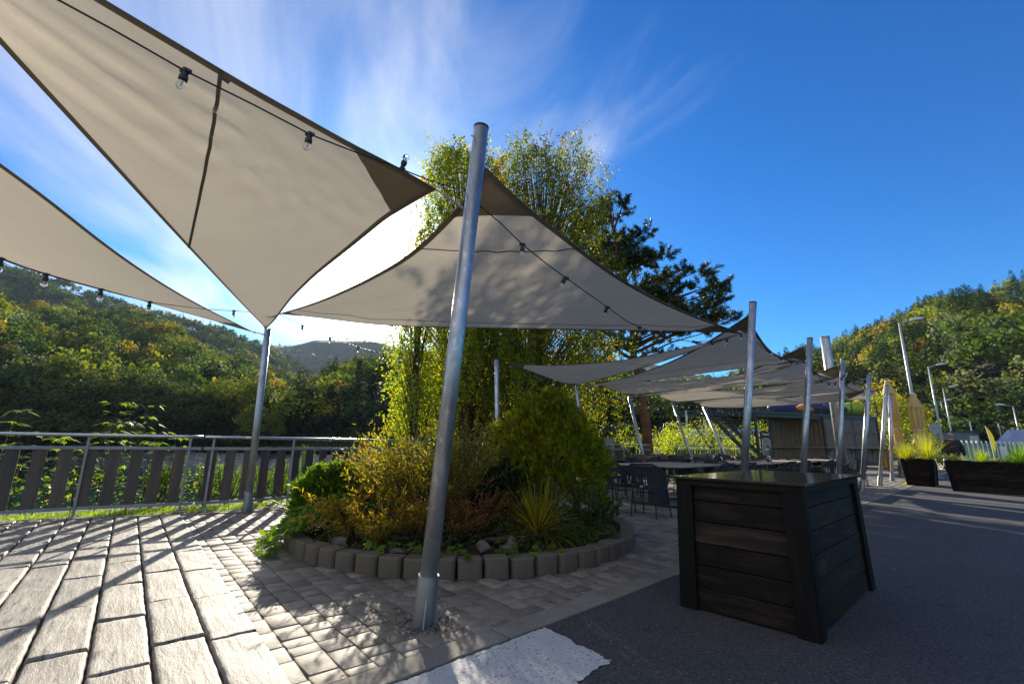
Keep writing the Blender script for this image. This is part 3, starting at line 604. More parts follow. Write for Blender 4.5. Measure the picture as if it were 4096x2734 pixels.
# ------------------------------------------------------------------ shade sails
def edge(pts, Y0, Y1, k):
    """pixel polyline -> k+1 points, inverse depth running linearly from Y0 to Y1"""
    p = np.array(pts, float); s = np.concatenate([[0], np.cumsum(np.linalg.norm(np.diff(p, axis=0), axis=1))]); s /= s[-1]
    t = np.linspace(0, 1, k + 1)
    # smooth the polyline a little (Catmull-like resampling)
    x = np.interp(t, s, p[:, 0]); y = np.interp(t, s, p[:, 1])
    for _ in range(3): x[1:-1] = (x[:-2] + 2 * x[1:-1] + x[2:]) / 4; y[1:-1] = (y[:-2] + 2 * y[1:-1] + y[2:]) / 4
    iY = 1 / Y0 + (1 / Y1 - 1 / Y0) * t
    return np.array([A(a, b, 1 / i) for a, b, i in zip(x, y, iY)])
def sail(label, e1, e2, e3, N=28, seam=(0, .5), pat=(.6, .6, .6), sag=0.0):
    """e1: corner P->Q, e2: Q->S, e3: S->P, each (pixels, Y0, Y1)"""
    E1, E2, E3 = edge(*e1, N), edge(*e2, N), edge(*e3, N)
    c = [(E1[0] + E3[-1]) / 2, (E1[-1] + E2[0]) / 2, (E2[-1] + E3[0]) / 2]
    idx = {}; P = []
    for i in range(N + 1):
        for j in range(N + 1 - i): idx[i, j] = len(P); P.append(((N - i - j) * c[0] + i * c[1] + j * c[2]) / N)
    P = np.array(P); fixed = np.zeros(len(P), bool)
    for k in range(N + 1):
        P[idx[k, 0]] = E1[k]; P[idx[N - k, k]] = E2[k]; P[idx[0, N - k]] = E3[k]
        for q in ((k, 0), (N - k, k), (0, N - k)): fixed[idx[q]] = True
    inn = [(i, j) for i in range(1, N) for j in range(1, N - i)]; ii = np.array([idx[q] for q in inn])
    nb = np.array([[idx[i + a, j + b] for a, b in ((1, 0), (-1, 0), (0, 1), (0, -1), (1, -1), (-1, 1))] for i, j in inn])
    for _ in range(500): P[ii] = P[nb].mean(1)
    if sag:
        bc = np.array([[(N - i - j), i, j] for i, j in inn]) / N; P[ii, 2] -= sag * 27 * bc.prod(1)
    F = []
    for i in range(N):
        for j in range(N - i):
            F.append((idx[i, j], idx[i + 1, j], idx[i, j + 1]))
            if i + j < N - 1: F.append((idx[i + 1, j], idx[i + 1, j + 1], idx[i, j + 1]))
    nrm = np.cross(c[1] - c[0], c[2] - c[0]); nrm /= np.linalg.norm(nrm); down = nrm if nrm[2] < 0 else -nrm
    # faint radial tension wrinkles at the corners
    size = np.mean([np.linalg.norm(c[0] - c[1]), np.linalg.norm(c[1] - c[2])])
    Q = P.copy()
    for q in range(3):
        v = P - c[q]; d = np.linalg.norm(v, axis=1); e = c[(q + 1) % 3] - c[q]; e /= np.linalg.norm(e); g = np.cross(nrm, e); th = np.arctan2(v @ g, v @ e)
        Q += down[None] * ((np.sin(th * 34 + q) + .6 * np.sin(th * 61 + 2 * q)) * .009 * np.exp(-((d / size - .25) / .18) ** 2) * (~fixed) * size / 5)[:, None]
    P = Q
    root = empty('shade_sail', c[0], 0, label, 'shade sail', 'taupe shade sails over the terrace'); o = np.array(c[0])
    m = MB(); m.add(P - o, F); m.build('fabric', 'fabric', root, smooth=True)
    def bary(w):
        x = w[1] * N; y = w[2] * N; i = int(min(x, N - 1e-6)); j = int(min(y, N - 1e-6)); fx = x - i; fy = y - j
        if i + j >= N: i = max(0, N - 1 - j); fx = x - i
        if fx + fy <= 1 or i + j + 2 > N: p0, p1, p2 = P[idx[i, j]], P[idx[i + 1, j]], P[idx[i, j + 1]]; return p0 + (p1 - p0) * fx + (p2 - p0) * fy
        p0, p1, p2 = P[idx[i + 1, j + 1]], P[idx[i, j + 1]], P[idx[i + 1, j]]; return p0 + (p1 - p0) * (1 - fx) + (p2 - p0) * (1 - fy)
    ex = c[1] - c[0]; ex /= np.linalg.norm(ex); ey = np.cross(nrm, ex); T2 = np.stack([(P - c[0]) @ ex, (P - c[0]) @ ey], 1); FA = np.array(F); TA, TB, TC = T2[FA[:, 0]], T2[FA[:, 1]], T2[FA[:, 2]]
    den = (TB[:, 1] - TC[:, 1]) * (TA[:, 0] - TC[:, 0]) + (TC[:, 0] - TB[:, 0]) * (TA[:, 1] - TC[:, 1]); den = np.where(abs(den) < 1e-12, 1e-12, den)
    def onsail(p):                       # drop a point on the cloth along the sail's own normal
        x, y = (p - c[0]) @ ex, (p - c[0]) @ ey
        l1 = ((TB[:, 1] - TC[:, 1]) * (x - TC[:, 0]) + (TC[:, 0] - TB[:, 0]) * (y - TC[:, 1])) / den; l2 = ((TC[:, 1] - TA[:, 1]) * (x - TC[:, 0]) + (TA[:, 0] - TC[:, 0]) * (y - TC[:, 1])) / den; l3 = 1 - l1 - l2
        i = int(np.argmax(np.minimum(np.minimum(l1, l2), l3))); w = np.clip([l1[i], l2[i], l3[i]], 0, 1); w /= w.sum(); return w[0] * P[FA[i, 0]] + w[1] * P[FA[i, 1]] + w[2] * P[FA[i, 2]]
    # hem: doubled edge on the under side plus piping
    h = MB(); pip = MB()
    for k, (E, inward) in enumerate(((E1, c[2]), (E2, c[0]), (E3, c[1]))):
        b = []
        for p in E:
            v = inward - p; v /= np.linalg.norm(v); b.append((p, p + v * .045 * min(1, size / 5)))
        vs_ = []
        for p, q in b: vs_ += [p + down * .004 - o, q + down * .006 - o]
        h.add(vs_, [(2 * i, 2 * i + 1, 2 * i + 3, 2 * i + 2) for i in range(len(b) - 1)])
        pip.tube([p - o for p in E], .005, 6)
    h.build('hem', 'hem', root, smooth=True); pip.build('edge_piping', 'hem', root, smooth=True)
    for q in range(3):
        pl = pat[q]; K = 12; vv = []
        def walk(E):
            d = np.concatenate([[0], np.cumsum(np.linalg.norm(np.diff(E, axis=0), axis=1))]); t_ = min(pl, d[-1] * .3); return np.array([np.interp(t_, d, E[:, w_]) for w_ in range(3)])
        Es = (E1, E2, E3); p1, p2 = walk(Es[q]), walk(Es[(q + 2) % 3][::-1])
        for a in range(K + 1):
            for b in range(K + 1):
                u = a / K; v = b / K; vv.append(onsail(c[q] + (p1 - c[q]) * u * (1 - v) + (p2 - c[q]) * u * v) + down * .012 - o)
        m = MB(); m.add(vv, [(a * (K + 1) + b, a * (K + 1) + b + 1, (a + 1) * (K + 1) + b + 1, (a + 1) * (K + 1) + b) for a in range(K) for b in range(K)]); m.build('corner_patch', 'patch', root, smooth=True)
        out = c[q] - (c[0] + c[1] + c[2]) / 3; out /= np.linalg.norm(out)
        th = np.linspace(0, 2 * math.pi, 17)[:-1]; e = np.cross(out, nrm)
        MB().tube([c[q] + out * (.03 + .03 * math.cos(a)) + e * .026 * math.sin(a) - o for a in th], .006, 6, closed=True).build('corner_ring', 'steel', root, smooth=True)
    for q, f in (seam if isinstance(seam, list) else [seam]):
        if isinstance(q, int):
            k = int(round(f * N)); line = []
            for j in range(k + 1):
                ij = {0: (k - j, j), 1: (N - k, j), 2: (j, N - k)}[q]; line.append(P[idx[ij]] + down * .007 - o)
        else:
            k = 24; a_, b_ = bary(np.array(q)), bary(np.array(f)); line = [onsail(a_ * (1 - u) + b_ * u) + down * .007 - o for u in np.linspace(0, 1, k + 1)]
        b = []
        for i, p in enumerate(line):
            t = line[min(i + 1, k)] - line[max(i - 1, 0)]; t /= np.linalg.norm(t) + 1e-9; s = np.cross(t, down); b += [p - s * .011, p + s * .011]
        m = MB(); m.add(b, [(2 * i, 2 * i + 1, 2 * i + 3, 2 * i + 2) for i in range(len(line) - 1)]); m.build('seam', 'seam', root, smooth=True)
    return root, c, E1, down
def rig(a, b, label, gap=.05):
    """turnbuckle and shackle between a sail corner and its post"""
    a = np.array(a); b = np.array(b); t = empty('tension_fitting', a, 0, label, 'turnbuckle', 'steel fittings between sail corners and posts'); d = b - a; L = np.linalg.norm(d); u = d / L
    MB().tube([u * .0, u * L], .005, 6).build('rod', 'steel', t)
    s = np.cross(u, (0, 0, 1)); s /= np.linalg.norm(s); m = MB(); k = min(.09, L * .25)
    for q in (-1, 1): m.tube([u * (L / 2 - k) + s * q * .012, u * (L / 2 + k) + s * q * .012], .0055, 6)
    m.build('turnbuckle_body', 'steel', t)
    return t
S = []
S.append(sail('largest sail overhead, running off the top left of the picture',
     ([(1742, 757), (1598, 669), (1400, 578), (1300, 515), (1013, 358), (799, 229), (414, 0), (-200, -372), (-900, -800)], 2.95, 1.25),
     ([(-900, -800), (-420, -300), (0, 173), (179, 366), (381, 584), (703, 934), (900, 1142), (992, 1241), (1045, 1296), (1064, 1312)], 1.25, 7.35),
     ([(1064, 1312), (1084, 1302), (1118, 1253), (1164, 1192), (1260, 1100), (1420, 975), (1550, 868), (1680, 790), (1742, 757)], 7.35, 2.95), N=36, seam=[((.68, .32, 0), (0, .155, .845))], pat=(.62, .6, .22)))
S.append(sail('long low sail at the left edge hanging over the string of bulbs',
     ([(1012, 1326), (900, 1272), (789, 1218), (651, 1138), (448, 1000), (366, 934), (180, 785), (0, 655), (-450, 330), (-1000, -130)], 7.2, 1.9),
     ([(-1000, -130), (-960, 150), (-940, 400), (-900, 660)], 1.9, 3.4),
     ([(-900, 660), (-400, 860), (0, 1030), (77, 1063), (230, 1109), (490, 1178), (766, 1257), (900, 1293), (1012, 1326)], 3.4, 7.2), N=32, seam=[(0, .75)]))
S.append(sail('broad sail with its peak at the nearest post, in front of the birch',
     ([(1943, 672), (1905, 735), (1862, 797), (1760, 905), (1690, 975), (1600, 1045), (1534, 1082), (1440, 1133), (1300, 1196), (1200, 1232), (1122, 1253)], 3.15, 7.3),
     ([(1122, 1253), (1220, 1262), (1490, 1298), (1700, 1307), (1900, 1310), (2150, 1315), (2350, 1318), (2600, 1322), (2850, 1326), (2950, 1325)], 7.3, 6.5),
     ([(2950, 1325), (2838, 1288), (2740, 1248), (2634, 1200), (2500, 1125), (2389, 1048), (2251, 940), (2150, 862), (2071, 795), (1990, 718), (1943, 672)], 6.5, 3.15), N=34, seam=[(0, .42), (0, .93)], pat=(.62, .4, .7)))
g3 = [
 ('slim sail reaching from behind the round conifer up to the post by the black box',
  ([(2034, 1450), (2138, 1463), (2283, 1459), (2475, 1444), (2628, 1415), (2800, 1378), (2962, 1333)], 10.7, 6.7),
  ([(2962, 1333), (2880, 1362), (2781, 1398), (2666, 1440), (2513, 1488), (2360, 1527), (2288, 1542)], 6.7, 13.2),
  ([(2288, 1542), (2226, 1522), (2103, 1477), (2034, 1450)], 13.2, 10.7), [(1, .55)]),
 ('sail with a dark peak left of the post behind the black box',
  ([(2991, 1262), (2838, 1363), (2791, 1391), (2702, 1438), (2609, 1476), (2494, 1514), (2398, 1534), (2314, 1545)], 6.9, 13.3),
  ([(2314, 1545), (2420, 1541), (2520, 1531), (2651, 1513), (2804, 1493), (2940, 1476), (3060, 1460), (3215, 1443)], 13.3, 8.75),
  ([(3215, 1443), (3179, 1444), (3111, 1424), (3070, 1394), (3029, 1335), (2991, 1262)], 8.75, 6.9), [(0, .75)]),
 ('second slim sail, just below the first, ending behind the second box post',
  ([(2378, 1528), (2402, 1517), (2551, 1526), (2700, 1524), (2800, 1518), (3019, 1490), (3215, 1447)], 13.6, 8.8),
  ([(3215, 1447), (3019, 1503), (2900, 1530), (2800, 1548), (2609, 1570), (2512, 1578)], 8.8, 16.2),
  ([(2512, 1578), (2450, 1558), (2410, 1541), (2378, 1528)], 16.2, 13.6), [(1, .5)]),
 ('sail with a dark peak at the second post behind the black box',
  ([(3211, 1386), (3131, 1425), (3022, 1472), (2940, 1500), (2791, 1541), (2600, 1578), (2530, 1584)], 9.0, 16.3),
  ([(2530, 1584), (2660, 1577), (2804, 1564), (3019, 1541), (3130, 1532), (3247, 1520), (3350, 1511)], 16.3, 10.7),
  ([(3350, 1511), (3295, 1510), (3254, 1483), (3223, 1432), (3211, 1386)], 10.7, 9.0), [(0, .75)]),
 ('third slim sail in the stack over the tables',
  ([(2614, 1570), (2668, 1558), (2818, 1564), (3019, 1553), (3179, 1535), (3350, 1511)], 16.8, 10.7),
  ([(3350, 1511), (3179, 1553), (3019, 1577), (2838, 1596), (2700, 1606)], 10.7, 18.8),
  ([(2700, 1606), (2650, 1590), (2614, 1570)], 18.8, 16.8), [(1, .5)]),
 ('sail with a dark peak at the post carrying the bunch of bulbs',
  ([(3346, 1462), (3271, 1489), (3210, 1512), (3131, 1538), (3019, 1572), (2850, 1600), (2712, 1608)], 10.9, 18.9),
  ([(2712, 1608), (2900, 1602), (3050, 1594), (3240, 1576), (3360, 1566), (3458, 1561)], 18.9, 12.3),
  ([(3458, 1561), (3420, 1562), (3390, 1546), (3356, 1508), (3346, 1462)], 12.3, 10.9), [(0, .7)]),
 ('lowest long sail in front of the roof terrace railing',
  ([(2784, 1608), (2900, 1600), (3019, 1597), (3240, 1584), (3458, 1563)], 20, 12.3),
  ([(3458, 1563), (3400, 1602), (3240, 1613), (3019, 1626), (2900, 1631), (2822, 1626)], 12.3, 21.3),
  ([(2822, 1626), (2800, 1618), (2784, 1608)], 21.3, 20), [(1, .5)]),
 ('small sail with a dark peak beside the free standing post',
  ([(3447, 1519), (3410, 1530), (3380, 1542), (3300, 1566), (3200, 1585)], 12.5, 17),
  ([(3200, 1585), (3300, 1583), (3400, 1582), (3470, 1585), (3524, 1584)], 17, 14.2),
  ([(3524, 1584), (3475, 1584), (3457, 1574), (3448, 1550), (3447, 1519)], 14.2, 12.5), [(0, .7)]),
 ('last small sail, nearest to the folded parasols',
  ([(3505, 1556), (3450, 1566), (3400, 1574), (3300, 1592)], 14.4, 19),
  ([(3300, 1592), (3400, 1600), (3440, 1596), (3500, 1585), (3545, 1579)], 19, 16.4),
  ([(3545, 1579), (3512, 1582), (3498, 1576), (3505, 1556)], 16.4, 14.4), [(0, .7)])]
for l, a, b, c, sm in g3: S.append(sail(l, a, b, c, N=20, seam=sm))
def along(p, q, t): p = np.array(p); q = np.array(q); return p + (q - p) * t
mt = mainT; mb = mainB
rig(S[0][1][0], along(mb, mt, .80), 'turnbuckle left of the nearest post, holding the big overhead sail')
rig(S[2][1][0], along(mb, mt, .93), 'shackle at the top of the nearest post')
rig(S[0][1][2], LB[0] - (0, 0, .05), 'fitting at the head of the fence post below the big sail corner')
rig(S[1][1][0], LB[0] - (0, 0, .10), 'thin turnbuckle between the low left sail and the fence post')
rig(S[2][1][2], along(roadposts[1][1], roadposts[1][2], .83), 'turnbuckle left of the post behind the black box')
rig(S[4][1][0], roadposts[1][2] - (0, 0, .08), 'fitting above the dark sail peak by the post behind the black box')
rig(S[6][1][0], roadposts[2][2] - (0, 0, .08), 'fitting above the dark sail peak by the second box post')
rig(S[8][1][0], roadposts[3][2] - (0, 0, .08), 'fitting above the dark peak by the post with the bunch of bulbs')
rig(S[10][1][0], roadposts[4][2] - (0, 0, .08), 'fitting above the small dark peak by the free standing post')
rig(S[11][1][0], roadposts[5][2] - (0, 0, .08), 'fitting of the last small sail beside the folded parasols')
# maker's tag on the big sail's upper edge
tg = A(897, 318, 2.05)
b = MB(); b.box((0, 0, 0), (.055, .002, .022), unit(np.array([.8, .35, -.45])), unit(np.array([0, 1., .6])) if 0 else None)
o = b.build('sewn_tag', 'blacktrim', S[0][0]); o.location = tuple(tg - np.array(S[0][1][0]))

# ------------------------------------------------------------------ string lights
def string_light(label, pts, bulbs, Y0, Y1, r=.0045, group='black festoon cables with clear bulbs', swing=.10):
    p = np.array(pts, float); s = np.concatenate([[0], np.cumsum(np.linalg.norm(np.diff(p, axis=0), axis=1))]); L = s[-1]
    def at(x, y):
        i = np.argmin(np.hypot(p[:, 0] - x, p[:, 1] - y)); t = s[i] / L
        # refine on the nearest segment
        for k in (max(i - 1, 0), min(i, len(p) - 2)):
            d = p[k + 1] - p[k]; u = np.clip(((x, y) - p[k]) @ d / (d @ d), 0, 1); q = p[k] + d * u
            if np.hypot(*(q - (x, y))) < 14 or k == i: t = (s[k] + u * (s[k + 1] - s[k])) / L; best = q
        return A(best[0], best[1], 1 / (1 / Y0 + (1 / Y1 - 1 / Y0) * t))
    o = A(*p[0], Y0); root = empty('string_light', o, 0, label, 'string light', group)
    tt = np.linspace(0, L, max(12, len(p) * 4)); X = np.interp(tt, s, p[:, 0]); Yp = np.interp(tt, s, p[:, 1])
    P3 = [A(x, y, 1 / (1 / Y0 + (1 / Y1 - 1 / Y0) * t / L)) - o for x, y, t in zip(X, Yp, tt)]
    MB().tube(P3, r, 8).build('cable', 'cable', root, smooth=True)
    for i, q in enumerate(bulbs):
        c = at(q[0], q[1]) - o; w = np.array([random.uniform(-swing, swing), random.uniform(-swing, swing), -1.0])
        if len(q) > 2: w = np.array(q[2], float)
        w /= np.linalg.norm(w)
        h = MB(); h.lathe([(.011, -.012), (.016, -.010), (.017, .006), (.014, .010), (.014, .028), (.019, .032), (.019, .052), (.016, .056)], c, 14, w); h.box(c, (.05, .014, .014), None)
        hh = h.build('lamp_holder', 'blacktrim', root, smooth=False)
        k = MB(); prof = [(.012, .054), (.014, .060)] + [(.0225 * math.sin(a), .080 - .0225 * math.cos(a)) for a in np.linspace(.7, math.pi - .02, 9)]
        k.lathe(prof, c, 14, w); k.build('bulb', 'bulb', hh, smooth=True)
        if i < 6: MB().tube([c + w * .058, c + w * .082], .004, 6).build('filament_stem', 'white', hh)
    return root
string_light('festoon cable under the biggest sail, top left to the nearest post', [(-60, -140), (229, -2), (450, 118), (724, 275), (769, 298), (1000, 412), (1210, 521), (1240, 538), (1400, 600), (1592, 672), (1620, 682), (1720, 722), (1860, 770)],
             [(742, 287), (1226, 530), (1606, 677, (.35, -.2, .9))], 1.40, 3.0)
string_light('festoon cable falling from the nearest post to the post by the black box', [(1905, 812), (2000, 890), (2090, 978), (2180, 1050), (2265, 1112), (2350, 1172), (2430, 1228), (2500, 1280), (2558, 1308), (2620, 1332), (2700, 1357), (2774, 1366), (2847, 1364), (2908, 1354), (2964, 1334), (2990, 1324)],
             [(2090, 978), (2265, 1112, (-.6, 0, -.7)), (2430, 1228, (-.4, .3, -.8)), (2558, 1308), (2655, 1343, (-1, 0, .1)), (2766, 1365, (1, 0, -.3)), (2847, 1364, (.3, 0, -1)), (2908, 1354), (2964, 1334)], 3.05, 6.6)
string_light('festoon cable in front of the distant valley, from the fence post to the birch', [(1118, 1257), (1210, 1302), (1321, 1350), (1431, 1388), (1533, 1415), (1599, 1432), (1669, 1439), (1764, 1446), (1837, 1449), (1912, 1446), (1984, 1439)],
             [(1210, 1300), (1321, 1348), (1431, 1386), (1533, 1413), (1669, 1438), (1764, 1445, (1, 0, -.2)), (1837, 1448), (1912, 1446)], 7.45, 10.9)
string_light('festoon cable in front of the birch leaves, down to the pine trunk', [(1986, 1440), (2030, 1450), (2100, 1486), (2161, 1508), (2218, 1527), (2274, 1540), (2320, 1553), (2362, 1569), (2413, 1582), (2454, 1586), (2491, 1584), (2511, 1580)],
             [(2040, 1456), (2100, 1486), (2161, 1508), (2218, 1527), (2274, 1540), (2320, 1553), (2362, 1569), (2413, 1582), (2454, 1586), (2491, 1584)], 10.95, 16.3)
string_light('short festoon cable dipping in front of the dark wooded slope beside the pine', [(2513, 1580), (2559, 1606), (2590, 1622), (2632, 1628), (2648, 1624), (2688, 1606)], [(2528, 1586), (2559, 1606), (2590, 1621), (2632, 1627), (2650, 1623)], 16.4, 18.9)
string_light('short festoon cable left of the steel staircase', [(2690, 1606), (2709, 1615), (2731, 1621), (2756, 1621), (2787, 1620), (2812, 1626)], [(2709, 1614), (2731, 1620), (2756, 1620), (2785, 1620)], 19, 21.5)
string_light('festoon cable crossing in front of the staircase landing', [(2813, 1628), (2870, 1633), (2887, 1640), (2915, 1645), (2930, 1652), (2957, 1655), (2990, 1650), (3012, 1640)], [(2827, 1630), (2872, 1633), (2888, 1640), (2917, 1646), (2932, 1652), (2957, 1655), (2985, 1650), (3012, 1640)], 21.5, 25)
string_light('festoon cable along the sail edge right of the post by the black box', [(3026, 1368), (3062, 1397), (3110, 1426), (3155, 1444), (3190, 1449), (3216, 1442)], [(3072, 1400, (.7, 0, -.5)), (3118, 1431, (.6, 0, -.6)), (3160, 1446, (.6, 0, -.6)), (3216, 1443)], 6.8, 8.75)
string_light('festoon cable with hanging bulbs between the second and third box posts', [(3246, 1478), (3256, 1490), (3286, 1521), (3314, 1531), (3340, 1531), (3362, 1517), (3372, 1500)], [(3254, 1488), (3286, 1521), (3314, 1531, (.2, 0, -1)), (3340, 1531, (.2, 0, -1)), (3362, 1510), (3368, 1505, (.9, 0, .2)), (3374, 1500, (.8, -.5, .4))], 9.0, 10.7)
string_light('festoon cable under the low sail at the left edge', [(-60, 1005), (0, 1034), (100, 1072), (185, 1098), (300, 1130), (405, 1158), (500, 1183), (600, 1208), (720, 1224), (823, 1236), (936, 1243), (1000, 1247), (1060, 1260)], [(5, 1034), (185, 1098), (403, 1158), (596, 1207), (936, 1243, (0, 0, -1))], 2.9, 7.4, r=.004)
# flood lamp hooked to the valley cable
fl = A(1599, 1434, 9.3); t = empty('flood_lamp', fl, 0, 'small black lamp hanging on the cable left of the birch', 'lamp')
MB().lathe([(.02, -.05), (.055, -.075), (.075, -.095), (.07, -.10)], (0, 0, 0), 16).build('shade', 'blacktrim', t); MB().tube([(0, 0, 0), (-.03, 0, -.03), (0, 0, -.055)], .006, 6).build('hook', 'blacktrim', t)

# ------------------------------------------------------------------ fence at the lake
FP = [np.array(q) for q in ((-9.2, 4.1), (-6.65, 6.3), (-6.10, 6.78), (-5.0, 7.42), (-4.30, 7.93), (-3.80, 8.55))] + [KA * 4.4 + KN * 9.05, KA * 7 + KN * 9.55, KA * 10.5 + KN * 9.9, KA * 14 + KN * 10.0, KA * 17.3 + KN * 10.0]
def fence(name, label, P, a, b, rail_to=None, postsp=1.0, first=.5, slat=True, slat_w=.142, gap=.122):
    """from arc length a to b of the polyline P"""
    P = np.array(P); s = np.concatenate([[0], np.cumsum(np.linalg.norm(np.diff(P, axis=0), axis=1))])
    def at(t): return np.array([np.interp(t, s, P[:, 0]), np.interp(t, s, P[:, 1]), 0])
    o = at(a); root = empty(name, o, 0, label, 'fence', 'slatted railings along the lake edge')
    n = max(2, int((b - a) / .25)); line = [at(t) - o for t in np.linspace(a, b, n)]
    out = unit(np.array([KN[0], KN[1], 0]))
    MB().tube([p + (0, 0, 1.135) for p in line], .024, 14).build('handrail', 'inox', root, smooth=True)
    for nm, z, h in (('top_rail', .955, .045), ('bottom_rail', .125, .045)):
        m = MB()
        for p, q in zip(line[:-1], line[1:]): m.bar(p + (0, 0, z), q + (0, 0, z), .008, h)
        m.build(nm, 'galvflat', root)
    t = a + first
    while t < b:
        p = at(t) - o; m = MB(); m.bar(p + (0, 0, 0), p + (0, 0, 1.12), .012, .036, (1, 0, 0)); m.box(p + (0, 0, .012), (.12, .09, .012)); m.tube([p + (.035, .02, .01), p + (.035, .02, .045)], .007, 6); m.tube([p + (-.035, -.02, .01), p + (-.035, -.02, .045)], .007, 6)
        m.build('post', 'galvflat', root); t += postsp
    if slat:
        t = a + .06
        m = MB(); sc = MB()
        while t + slat_w < b:
            p, q = at(t) - o + out * .014, at(t + slat_w) - o + out * .014; z0 = .105; z1 = .978
            m.hexa([p + (0, 0, z0), q + (0, 0, z0), q + out * .02 + (0, 0, z0), p + out * .02 + (0, 0, z0), p + (0, 0, z1), q + (0, 0, z1), q + out * .02 + (0, 0, z1), p + out * .02 + (0, 0, z1)])
            for f in (.25, .75):
                for z in (.125, .955): e = p + (q - p) * f - out * .016; sc.lathe([(.006, 0), (.004, .004)], e + (0, 0, z), 8, -out)
            t += slat_w + gap
        m.build('slat_panel', 'board', root, bevel=.002); tag(sc.build('screws', 'steel', root), kind='stuff')
    return root
tot = np.concatenate([[0], np.cumsum([np.linalg.norm(FP[i + 1] - FP[i]) for i in range(len(FP) - 1)])])
gapx = tot[3] + np.linalg.norm(np.array([-4.93, 7.47]) - FP[3])
fence('railing', 'slatted railing panel at the left edge, in front of the young maples', FP, 1.1, gapx, first=tot[2] - 1.1 - .02 - 0 + .0, postsp=1.22)
fence('railing', 'slatted railing running from behind the fence post past the shrub bed', FP, gapx + .025, tot[-1], first=.13, postsp=1.25)
FP2 = [KA * 19.4 + KN * 10, KA * 24 + KN * 9.9, KA * 27 + KN * 9.8]
fence('railing', 'far slatted railing between the yellow bushes and the staircase', FP2, 0, 7.5, first=.2, postsp=1.3)

# ------------------------------------------------------------------ edging blocks of the shrub bed
def block():
    m = MB(); w, d, h = .205, .17, .150; k = 6; pts = []
    for sx, sy, a0 in ((1, -1, -90), (1, 1, 0), (-1, 1, 90), (-1, -1, 180)):
        rr = .045 if sy < 0 else .02
        for i in range(k):
            a = R(a0 + 90 * i / (k - 1)); pts.append((sx * (w / 2 - rr) + rr * math.cos(a), sy * (d / 2 - rr) + rr * math.sin(a)))
    n = len(pts); m.v = [(x, y, -.05) for x, y in pts] + [(x, y, h - .014) for x, y in pts] + [(x * .93, y * .93, h - .003) for x, y in pts] + [(x * .88, y * .88, h) for x, y in pts]
    for r in range(3): m.f += [(r * n + i, r * n + (i + 1) % n, (r + 1) * n + (i + 1) % n, (r + 1) * n + i) for i in range(n)]
    m.f.append(tuple(range(3 * n, 4 * n))); return m.build('edging_block', 'block')
eb = block(); nblk = 56
for i in range(nblk):
    th = 2 * math.pi * i / nblk; o = eb if i == 0 else eb.copy()
    if i: col.objects.link(o)
    o.location = (BED[0] + math.cos(th) * BR, BED[1] + math.sin(th) * BR, random.gauss(0, .004)); o.rotation_euler = (random.gauss(0, .015), random.gauss(0, .015), th + math.pi / 2 + random.gauss(0, .025)); o.scale = (1, 1, random.uniform(.96, 1.03))
    k_ = i - 28; tag(o, f'rounded concrete edging block, {ORD[k_]} from the left end of the arc in view' if 0 <= k_ < 28 else 'rounded concrete edging block at the hidden rear of the shrub bed', 'edging block', 'concrete blocks edging the shrub bed')
b = MB(); nn = 60
ring = [(BED[0] + math.cos(2 * math.pi * i / nn) * (BR - .06), BED[1] + math.sin(2 * math.pi * i / nn) * (BR - .06), .09) for i in range(nn)]
b.v = ring + [(BED[0] + (x - BED[0]) * .5 + random.gauss(0, .02), BED[1] + (y - BED[1]) * .5, .14) for x, y, z in ring] + [(BED[0], BED[1], .16)]
b.f = [(i, (i + 1) % nn, nn + (i + 1) % nn, nn + i) for i in range(nn)] + [(nn + i, nn + (i + 1) % nn, 2 * nn) for i in range(nn)]
tag(b.build('bed_soil', 'soil', smooth=True), kind='structure')

# ------------------------------------------------------------------ the plants
def spray_cloud(n, cen, size, colors, k=7, L=.07, W=.014, egg=None, jit=.2, ground=None, upb=.5, sun=None):
    """evergreen scale foliage: n sprays of k narrow leaflets over an egg-shaped surface"""
    u = unit(rng.normal(size=(n, 3))); u[:, 2] = np.where(u[:, 2] < -.75, -u[:, 2], u[:, 2])
    dep = 1 - np.abs(rng.normal(0, .10, n)); lump = 1 + .07 * np.sin(u[:, 0] * 9 + u[:, 2] * 7) + .06 * np.sin(u[:, 1] * 13 + 1 + u[:, 2] * 11) + .05 * np.sin(u[:, 0] * 21 + u[:, 1] * 17)
    prof = np.ones(n) if egg is None else egg(u[:, 2])
    P = cen + u * size * (dep * lump)[:, None] * np.stack([prof, prof, np.ones(n)], 1)
    nrm = unit(u / size); D0 = unit(nrm + np.array([0, 0, upb]) + rng.normal(0, .32, (n, 3))); S = unit(np.cross(D0, rng.normal(size=(n, 3))))
    t = np.linspace(-1, 1, k)[None, :, None]; D = unit(D0[:, None] * 1.0 + S[:, None] * t * .85 + rng.normal(0, .10, (n, k, 3)))
    base = P[:, None] + D0[:, None] * (1 - np.abs(t)) * L * .55
    V, F = leaves(base.reshape(-1, 3), D.reshape(-1, 3), (L * rng.uniform(.6, 1.25, (n, k))).ravel(), W)
    c = np.array(colors); ci = c[rng.integers(0, len(c), n)] * (1 + rng.normal(0, jit, (n, 1))); C = np.repeat(np.clip(ci, .003, 1), k * 4, 0)
    return V, F, C
